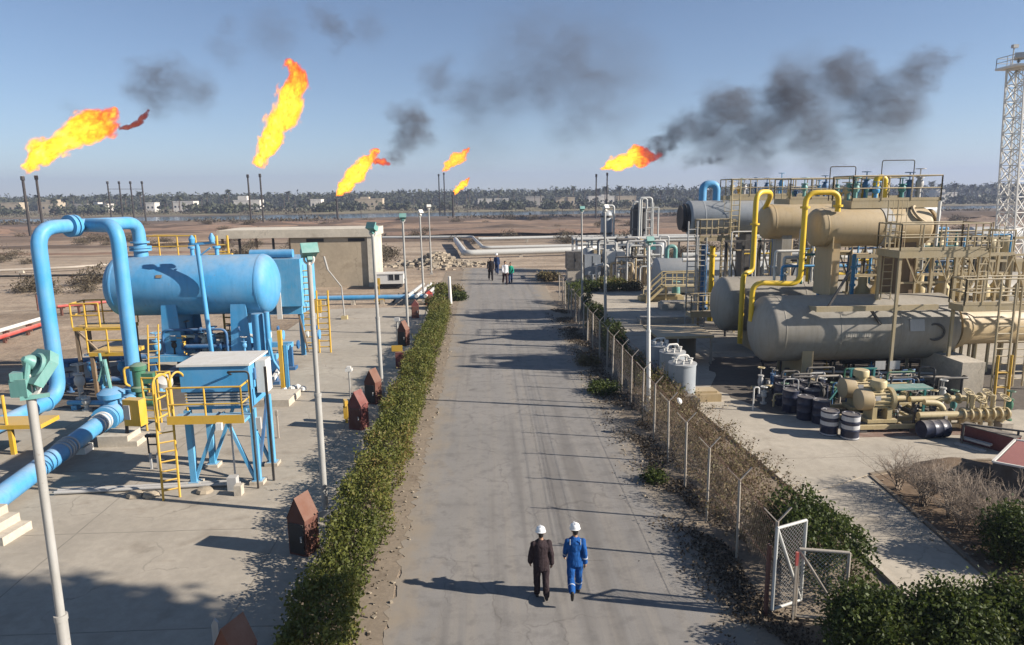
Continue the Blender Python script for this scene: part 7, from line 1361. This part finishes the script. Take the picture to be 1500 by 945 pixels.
    if pose.get('tape'):
        b = MB()
        for S, E, W, d2, sx in arms:
            b.ring(E.lerp(W, .45), W - E, .066, .022, 0, 18)
        for h, k, a, b_ in legs: b.ring(k.lerp(a, .55), a - k, .085, .022, 0, 18)
        for sx in (-1, 1): b.box(sp(1.40) + Vector((.12 * sx, -.118, .01)), (.018, .02, .13))
        b.build('reflective_band', M['reflect'], t)
    t.location = Vector(loc); t.rotation_euler = (0, 0, heading); t.scale = (s, s, s); return t
def drop(px, py): g = gnd(px, py); return (g.x, g.y, .024)
g = gnd(793, 876); person('man in dark brown jacket and trousers with white hard hat walking away along the road', (g.x, g.y, .024), R(4), [('jacket', 'c_brown'), ('trousers', 'c_brown')], dict(hip=(6, -7), knee=(6, 10), arm=(8, -6), elbow=(12, 16), abd=(10, 12), nod=8), .86, .009, 'helmet')
g = gnd(842, 874); person('man in bright blue coverall with white hard hat walking away on the road', (g.x, g.y, .024), R(-3), [('coverall', 'c_blue')], dict(hip=(-14, 16), knee=(62, 6), arm=(14, -14), elbow=(22, 24), abd=(7, 9), yaw=14, nod=4, tape=True), .895, .009, 'helmet')
person('slim person in black with white shirt front walking up at the road end', drop(719, 411), R(185), [('shirt', 'c_white'), ('trousers', 'c_black'), ('jacket', 'c_black')], dict(hip=(14, -12), knee=(5, 18), arm=(-25, 20), elbow=(30, 30)), 1.30, .014)
person('person in dark blue coverall and white hard hat at the road end', drop(728, 402), R(170), [('coverall', 'c_navy')], dict(hip=(10, -10), knee=(5, 14), arm=(-14, 14), elbow=(20, 20)), 1.22, .014, 'helmet')
person('person in white shirt and dark red trousers walking beside the green shirt', drop(740, 417), R(190), [('shirt', 'c_white'), ('trousers', 'c_trouser')], dict(hip=(12, -14), knee=(4, 16), arm=(-16, 22), elbow=(20, 25)), 1.25, .014)
person('person in bright green shirt and dark trousers at the road end', drop(748, 416), R(180), [('shirt', 'c_green'), ('trousers', 'c_navy')], dict(hip=(-10, 12), knee=(16, 4), arm=(18, -16), elbow=(20, 20)), 1.15, .014)

# ------------------------------------------------------------------ flare stacks
def stack(label, px, pyt, Y, r=.28, wire=None):
    a = at(px, pyt, Y); gz = ground_h(a.x, Y); t = thing('flare_stack', label, 'flare stack', (a.x, Y, gz), 'flare stacks on the plain'); b = MB(); b.tube((a.x, Y, gz - .5), (a.x, Y, a.z - 1.0), r, 10, r * .85); b.build('riser', M['stackm'], t); b = MB(); b.lathe([(r * 1.1, 0), (r * 1.35, .1), (r * 1.35, .9), (r * 1.0, 1.0)], (a.x, Y, a.z - 1.0), (0, 0, 1), 10); b.build('burner_tip', M['black'], t); return a
F1 = stack('soot black flare stack farthest out beside the burning one', 32.5, 258, 165, .33); F1b = stack('soot black flare stack under the slanting big flame behind the inlet pipe', 52.5, 257, 168, .30)
for i, px in enumerate((157, 174, 190.5, 207.5)): stack(('first', 'second', 'third', 'fourth')[i] + ' of four unlit dark stacks in a row, counted from the inlet pipe', px, 265.5, 262, .30)
A, C = at(157, 277, 262), at(207.5, 277, 262); b = MB(); b.tube(A, C, .08, 6); tag(base_to(b.build('stay_cable', M['stackm']), A), 'thin stay bar joining the four unlit stacks', 'cable')
stack('dark stack beside the one below the tall flame', 362.5, 255.5, 206, .28); F3 = stack('dark stack standing under the tall upright flame', 380.5, 254.5, 204, .28)
F4 = stack('short dark stack under the slanting flame beyond the shelter roof', 493, 291, 250, .42)
stack('thin dark stack of the close pair beyond the lamp posts', 642.5, 255, 318, .30); F5 = stack('thin dark stack with small flame overhead beside its unlit twin', 650, 253, 322, .30); F6 = stack('short stout dark stack with the smallest flame', 663, 285, 262, .40)
stack('thin dark stack next to the smoking flame', 873.5, 255, 226, .25); F7 = stack('thin dark stack below the smoking orange flame', 889.5, 253, 226, .25)
for px, py, Y in ((528, 296, 300), (824, 302, 300)): a = at(px, py, Y); b = MB(); b.tube((a.x, Y, -.5), (a.x, Y, a.z), .14, 6); tag(base_to(b.build('marker_pole', M['stackm']), (a.x, Y, 0)), 'thin dark marker pole on the river bank ' + ('near the short flare stack' if px < 600 else 'beyond the road end'), 'pole')

# ------------------------------------------------------------------ flames and smoke
def ball_hull(pts, name, mat, vox, wob, wsc, sm=2):
    b = MB()
    for c, r in pts:
        c = Vector(c); n, m = 14, 9; vs = [c + Vector((r * math.sin(math.pi * j / m) * math.cos(2 * math.pi * k / n), r * math.sin(math.pi * j / m) * math.sin(2 * math.pi * k / n), r * math.cos(math.pi * j / m))) for j in range(1, m) for k in range(n)]
        fs = [(i * n + k, (i + 1) * n + k, (i + 1) * n + (k + 1) % n, i * n + (k + 1) % n) for i in range(m - 2) for k in range(n)] + [tuple(range(n)), tuple(range((m - 2) * n + n - 1, (m - 2) * n - 1, -1))]; b.add(vs, fs)
    return remesh_to(b, name, mat, vox, None, sm, wob, wsc)
def flame(label, Y, path, seed, hot=1.0, red=0.0, name='gas_flame'):
    """burning gas: emission and soot opacity follow the distance to the flame's axis, torn by warped noise; redder toward its tip"""
    r_ = random.Random(seed); k = Y / FPX; P = []; sz = max(p[2] for p in path) * k
    for (x0, y0, r0), (x1, y1, r1) in zip(path[:-1], path[1:]):
        n = max(2, int(math.hypot(x1 - x0, y1 - y0) / (.55 * (r0 + r1) / 2)))
        for i in range(n): q = i / n; rr = r0 + (r1 - r0) * q; P.append((at(x0 + (x1 - x0) * q + r_.uniform(-.3, .3) * rr, y0 + (y1 - y0) * q + r_.uniform(-.3, .3) * rr, Y + r_.uniform(-.3, .3) * rr * k), rr * k * r_.uniform(.85, 1.12)))
    P.append((at(path[-1][0], path[-1][1], Y), path[-1][2] * k)); A, B = at(path[0][0], path[0][1], Y), at(path[-1][0], path[-1][1], Y)
    m, nt, out = new_mat(name); p0 = pos(nt); ang = math.atan2(path[0][1] - path[-1][1], path[-1][0] - path[0][0]); pr = mapping(nt, mapping(nt, p0, rot=(0, ang, 0)), (.6, 1, 1.1)); w_ = p0
    for scl, amp, det in ((.9 / sz, .85, 2), (3.2 / sz, .34, 3)):
        nz = nd(nt, 'ShaderNodeTexNoise'); nz.inputs['Scale'].default_value = scl; nz.inputs['Detail'].default_value = det; nt.links.new(pr, nz.inputs['Vector']); o1 = nd(nt, 'ShaderNodeVectorMath', operation='MULTIPLY_ADD'); nt.links.new(nz.outputs['Color'], o1.inputs[0]); o1.inputs[1].default_value = (amp * sz * 2,) * 3; o1.inputs[2].default_value = (-amp * sz,) * 3; o2 = nd(nt, 'ShaderNodeVectorMath', operation='ADD'); nt.links.new(w_, o2.inputs[0]); nt.links.new(o1.outputs[0], o2.inputs[1]); w_ = o2.outputs[0]
    best = None
    for c, r in P:
        d = nd(nt, 'ShaderNodeVectorMath', operation='DISTANCE'); nt.links.new(w_, d.inputs[0]); d.inputs[1].default_value = c; q = math_(nt, 'DIVIDE', d.outputs['Value'], r); best = q if best is None else math_(nt, 'MINIMUM', best, q)
    depth = math_(nt, 'SUBTRACT', 1.12, best)                                  # 0 at the torn edge, about 1 on the axis
    dens = ramp(nt, depth, [(0.0, 0.0), (.10, .25), (.34, 1.0)]); n2 = noise(nt, pr, 4.0 / sz, 4, .62, 1.0)
    vm = nd(nt, 'ShaderNodeVectorMath', operation='SUBTRACT'); nt.links.new(p0, vm.inputs[0]); vm.inputs[1].default_value = A; dt = nd(nt, 'ShaderNodeVectorMath', operation='DOT_PRODUCT'); nt.links.new(vm.outputs[0], dt.inputs[0]); ax = B - A; dt.inputs[1].default_value = ax / ax.length_squared
    heat = math_(nt, 'ADD', math_(nt, 'MULTIPLY', depth, .42), math_(nt, 'MULTIPLY', math_(nt, 'SUBTRACT', n2, .5), 1.15)); heat = math_(nt, 'SUBTRACT', math_(nt, 'ADD', heat, .26 - red * 1.6), ramp(nt, dt.outputs['Value'], [(.0, .06), (.10, 0.0), (.68, 0.0), (1.0, .26)]))
    c = ramp(nt, heat, [(.02, (.42, .025, .003)), (.16, (.95, .12, .004)), (.28, (1.2, .36, .006)), (.40, (1.35, .58, .012)), (.58, (1.5, .80, .07)), (.80, (1.6, .95, .35))])
    e = nd(nt, 'ShaderNodeEmission'); nt.links.new(c, e.inputs['Color']); kd = (4.2 if red < .1 else 2.2) / sz; nt.links.new(math_(nt, 'MULTIPLY', dens, hot * kd), e.inputs['Strength']); a = nd(nt, 'ShaderNodeVolumeAbsorption'); a.inputs['Color'].default_value = (0, 0, 0, 1); nt.links.new(math_(nt, 'MULTIPLY', dens, kd), a.inputs['Density']); ad = nd(nt, 'ShaderNodeAddShader'); nt.links.new(e.outputs[0], ad.inputs[0]); nt.links.new(a.outputs[0], ad.inputs[1]); nt.links.new(ad.outputs[0], out.inputs['Volume'])
    m.cycles.volume_step_rate = .35
    o = ball_hull([(c_, r * 1.22 + .25 * sz) for c_, r in P], name, m, sz * .16, 0, 1, 2); base_to(o, A); tag(o, label, 'flame', 'gas flames over the flare stacks'); return o
flame('huge slanting yellow flame blown sideways over the two stacks by the inlet pipe', 167, [(45, 245, 8), (60, 228, 15), (82, 218, 15), (105, 196, 18), (124, 180, 22), (146, 180, 17), (163, 172, 9)], 1)
flame('tall upright wavy yellow flame, the highest of all', 205, [(380, 236, 9), (388, 222, 12), (399, 200, 13), (408, 176, 15), (423, 155, 16), (428, 132, 14), (433, 113, 13), (425, 97, 8)], 2)
flame('slanting yellow flame with dark red tip above the shelter roof', 250, [(499, 281, 6), (510, 268, 9), (522, 256, 10), (533, 240, 10), (541, 228, 7), (551, 222, 4)], 3); flame('dark red tongue at the tip of the slanting flame', 250, [(548, 237, 3), (560, 237, 4.5), (570, 240, 2.5)], 4, .75, .22, 'flame_tongue')
flame('small orange flame leaning over the thin pair of stacks', 320, [(651, 248, 3), (661, 240, 6), (672, 231, 7), (682, 226, 5), (687, 219, 2)], 5, 1.0, .05); flame('smallest flame, a thin tongue over the short stout stack', 262, [(667, 282, 2.5), (672, 275, 4), (679, 270, 4), (687, 262, 1.5)], 6, 1.0, .03)
flame('orange flame with black smoke tail over the stacks beside the drums', 226, [(886, 246, 6), (900, 239, 10), (916, 237, 9), (929, 230, 12), (940, 231, 11)], 7); flame('dull red curl of fire between orange flame and black smoke', 226, [(938, 219, 6), (948, 226, 6), (957, 232, 5), (966, 226, 3.5)], 8, .55, .24, 'flame_tongue')
flame('dark red wisp trailing off the huge slanting flame', 167, [(176, 188, 2), (188, 187, 3), (200, 183, 4.2), (210, 172, 3.2), (219, 161, 1.5)], 9, .22, .25, 'flame_tongue')
def smoke(label, Y, puffs, dens, seed, aniso=1.0, name='smoke_plume', scale=1.0):
    """puffs (px, py, radius px, weight): density falls to nothing at each puff's edge, torn by noise"""
    m, nt, out = new_mat(name); p = pos(nt); k = Y / FPX * 1.02; P = [(at(x, y, Y + (i % 3 - 1) * r * k * .4), r * k, w_) for i, (x, y, r, w_) in enumerate(puffs)]; mr = sum(r for _, r, _ in P) / len(P)
    nz = nd(nt, 'ShaderNodeTexNoise'); nz.inputs['Scale'].default_value = 1.2 / mr; nz.inputs['Detail'].default_value = 5; nz.inputs['Roughness'].default_value = .66; nt.links.new(mapping(nt, p, (.75, 1, 1.25)), nz.inputs['Vector']); off = nd(nt, 'ShaderNodeVectorMath', operation='MULTIPLY_ADD'); nt.links.new(nz.outputs['Color'], off.inputs[0]); off.inputs[1].default_value = (mr * 1.9,) * 3; off.inputs[2].default_value = (-mr * .95,) * 3
    pw = nd(nt, 'ShaderNodeVectorMath', operation='ADD'); nt.links.new(p, pw.inputs[0]); nt.links.new(off.outputs[0], pw.inputs[1]); tot = None
    for c, r, w_ in P:
        d = nd(nt, 'ShaderNodeVectorMath', operation='DISTANCE'); nt.links.new(pw.outputs[0], d.inputs[0]); d.inputs[1].default_value = c; q = nd(nt, 'ShaderNodeMapRange', interpolation_type='SMOOTHSTEP'); q.inputs['From Min'].default_value = r * .95; q.inputs['From Max'].default_value = r * .05; q.inputs['To Min'].default_value = 0; q.inputs['To Max'].default_value = w_; nt.links.new(d.outputs['Value'], q.inputs['Value']); tot = q.outputs[0] if tot is None else math_(nt, 'ADD', tot, q.outputs[0])
    n1 = noise(nt, mapping(nt, pw.outputs[0], (.7, 1, 1.2), (0, 0, 0), (0, R(-20), 0)), 2.3 * scale / mr, 6, .66); tot = math_(nt, 'MULTIPLY', tot, ramp(nt, n1, [(.35, .05), (.58, 1.0)])); tot = math_(nt, 'MULTIPLY', tot, dens * 4.2)
    v = nd(nt, 'ShaderNodeVolumePrincipled'); v.inputs['Color'].default_value = (.16, .155, .16, 1); nt.links.new(tot, v.inputs['Density']); nt.links.new(v.outputs[0], out.inputs['Volume'])
    o = ball_hull([(c, r * 1.35 + mr * .35) for c, r, _ in P], name, m, mr * .28, 0, 1, 2); base_to(o, P[0][0]); tag(o, label, 'smoke', 'smoke plumes in the sky'); return o
smoke('long ragged black smoke plume drifting from the orange flame toward the tower', 228, [(950, 224, 13, 1.6), (966, 218, 17, 1.6), (982, 206, 24, 1.3), (1000, 185, 32, 1.1), (1030, 190, 34, .7), (1015, 232, 24, .5), (1065, 155, 46, 1.1), (1110, 190, 55, .7), (1150, 135, 52, 1.1), (1180, 175, 60, .6), (1240, 110, 48, 1.1), (1270, 150, 55, .7), (1320, 150, 50, .65), (1345, 105, 42, .9), (1375, 90, 34, .5), (1060, 230, 30, .35), (1210, 215, 60, .3), (1100, 235, 60, .22), (1300, 190, 70, .22), (1180, 130, 80, .22), (1050, 200, 60, .3)], .062, 1)
smoke('dark smoke cloud standing above the slanting flame over the shelter', 255, [(568, 238, 11, .8), (580, 228, 18, .9), (592, 205, 28, 1.0), (605, 178, 34, 1.1), (620, 200, 28, .6), (578, 165, 22, .5)], .060, 2)
smoke('grey smoke cloud trailing above the huge slanting flame', 175, [(215, 128, 42, 1.0), (250, 112, 40, .9), (235, 150, 36, .6), (285, 140, 38, .6), (110, 165, 24, .3), (300, 125, 30, .5), (190, 105, 22, .5)], .045, 3)
smoke('faint torn smoke drifting in the middle of the sky', 300, [(645, 112, 34, .8), (690, 150, 50, .6), (640, 130, 30, .5), (740, 135, 50, .5), (800, 130, 60, .55), (860, 120, 55, .6), (830, 70, 50, .6), (870, 160, 50, .45), (830, 195, 45, .35), (780, 40, 50, .35), (900, 175, 45, .3), (760, 100, 110, .16), (870, 90, 110, .16), (700, 190, 80, .12), (930, 120, 90, .12)], .021, 4)
smoke('small dark smoke tuft high above the tall flame', 230, [(487, 38, 26, 1.0), (505, 55, 20, .8), (465, 25, 24, .5), (492, 75, 14, .6), (335, 38, 20, .6), (330, 75, 34, .3), (400, 50, 50, .25), (540, 40, 36, .3)], .045, 5)
smoke('thin black smoke wisp behind the dull red fire curl', 230, [(972, 224, 9, 1.0), (985, 215, 10, .9), (950, 216, 9, .8), (1040, 235, 9, 1.0), (1052, 233, 8, .9), (1030, 238, 7, .6)], .16, 6)

# ------------------------------------------------------------------ far houses
def house(label, px0, px1, pyt, pyb, Y, mat, floors=1, wins=4, tower=None):
    a, c = at(px0, pyb, Y), at(px1, pyt, Y); x0, x1, zt = a.x, c.x, c.z; dp = min(9, .8 * (x1 - x0) + 3); t = thing('house', label, 'house', ((x0 + x1) / 2, Y, 0)); b = MB(); b.bx(x0, x1, Y, Y + dp, -.3, zt); b.build('wall', M[mat], t, 0); b = MB()
    for q in ((x0 - .15, x1 + .15, Y - .15, Y + .15), (x0 - .15, x1 + .15, Y + dp - .15, Y + dp + .15), (x0 - .15, x0 + .15, Y + .16, Y + dp - .16), (x1 - .15, x1 + .15, Y + .16, Y + dp - .16)): b.bx(*q, zt + .01, zt + .6)
    if tower: tx0, tx1, th = tower; L = x1 - x0; b.bx(x0 + L * tx0, x0 + L * tx1, Y + 1, Y + dp - 1, zt + .01, zt + th)
    b.build('parapet', M[mat], t, 0)
    for f in range(floors):
        for k in range(wins):
            x = x0 + (x1 - x0) * (k + .5) / wins; z = (zt / floors) * (f + .5); b = MB(); b.bx(x - .6, x + .6, Y - .05, Y - .005, z - .6, z + .7); b.build('window', M['glass'], t, 0)
    return t
HS = [('long low white house with dark windows between the stacks and the tall flame', 254, 283, 296, 304, 470, 'housew', 1, 5, None), ('white two storey house with stepped roof beside the tall flame stacks', 343, 380, 294, 305, 470, 'housew', 1, 5, (.15, .5, 3.2)), ('tan house in the palms behind the inlet pipe', 60, 84, 297, 307, 480, 'houset', 1, 3, (.3, .8, 2)), ('pale grey house row behind the header pipe', 106, 128, 300, 308, 475, 'houseg', 1, 3, None), ('long pale compound wall and house behind the four unlit stacks', 132, 156, 300, 308, 475, 'housew', 1, 4, (.1, .4, 1.6)), ('small pale house beside the fourth unlit stack', 214, 226, 298, 306, 480, 'housew', 1, 2, None),
    ('wide tan house behind the short flare stack flame', 520, 560, 292, 303, 480, 'houset', 1, 4, (.2, .5, 1.8)), ('low pale compound beyond the lamp heads', 700, 745, 292, 298, 490, 'housew', 1, 6, None), ('grey house between palms beyond the road end', 771, 797, 289, 297, 490, 'houseg', 1, 3, None), ('low tan house beyond the road end beside the grey one', 815, 842, 290, 296, 490, 'houset', 1, 4, None), ('long pale wall behind the orange flame stacks', 862, 900, 288, 294, 495, 'housew', 1, 5, (.5, .8, 1.5)), ('tan house half hidden behind the dark column', 905, 932, 288, 294, 495, 'houset', 1, 3, None),
    ('white house with upper room between the decks and the lattice tower', 1369, 1402, 283, 290, 430, 'housew', 1, 4, (.1, .5, 2.4)), ('tan low house by the grove at the edge behind the inlet pipe', 2, 28, 298, 306, 480, 'houset', 1, 3, None), ('small pale house far behind the short flame', 455, 470, 293, 300, 500, 'housew', 1, 2, None)]
for h in HS: house(*h)
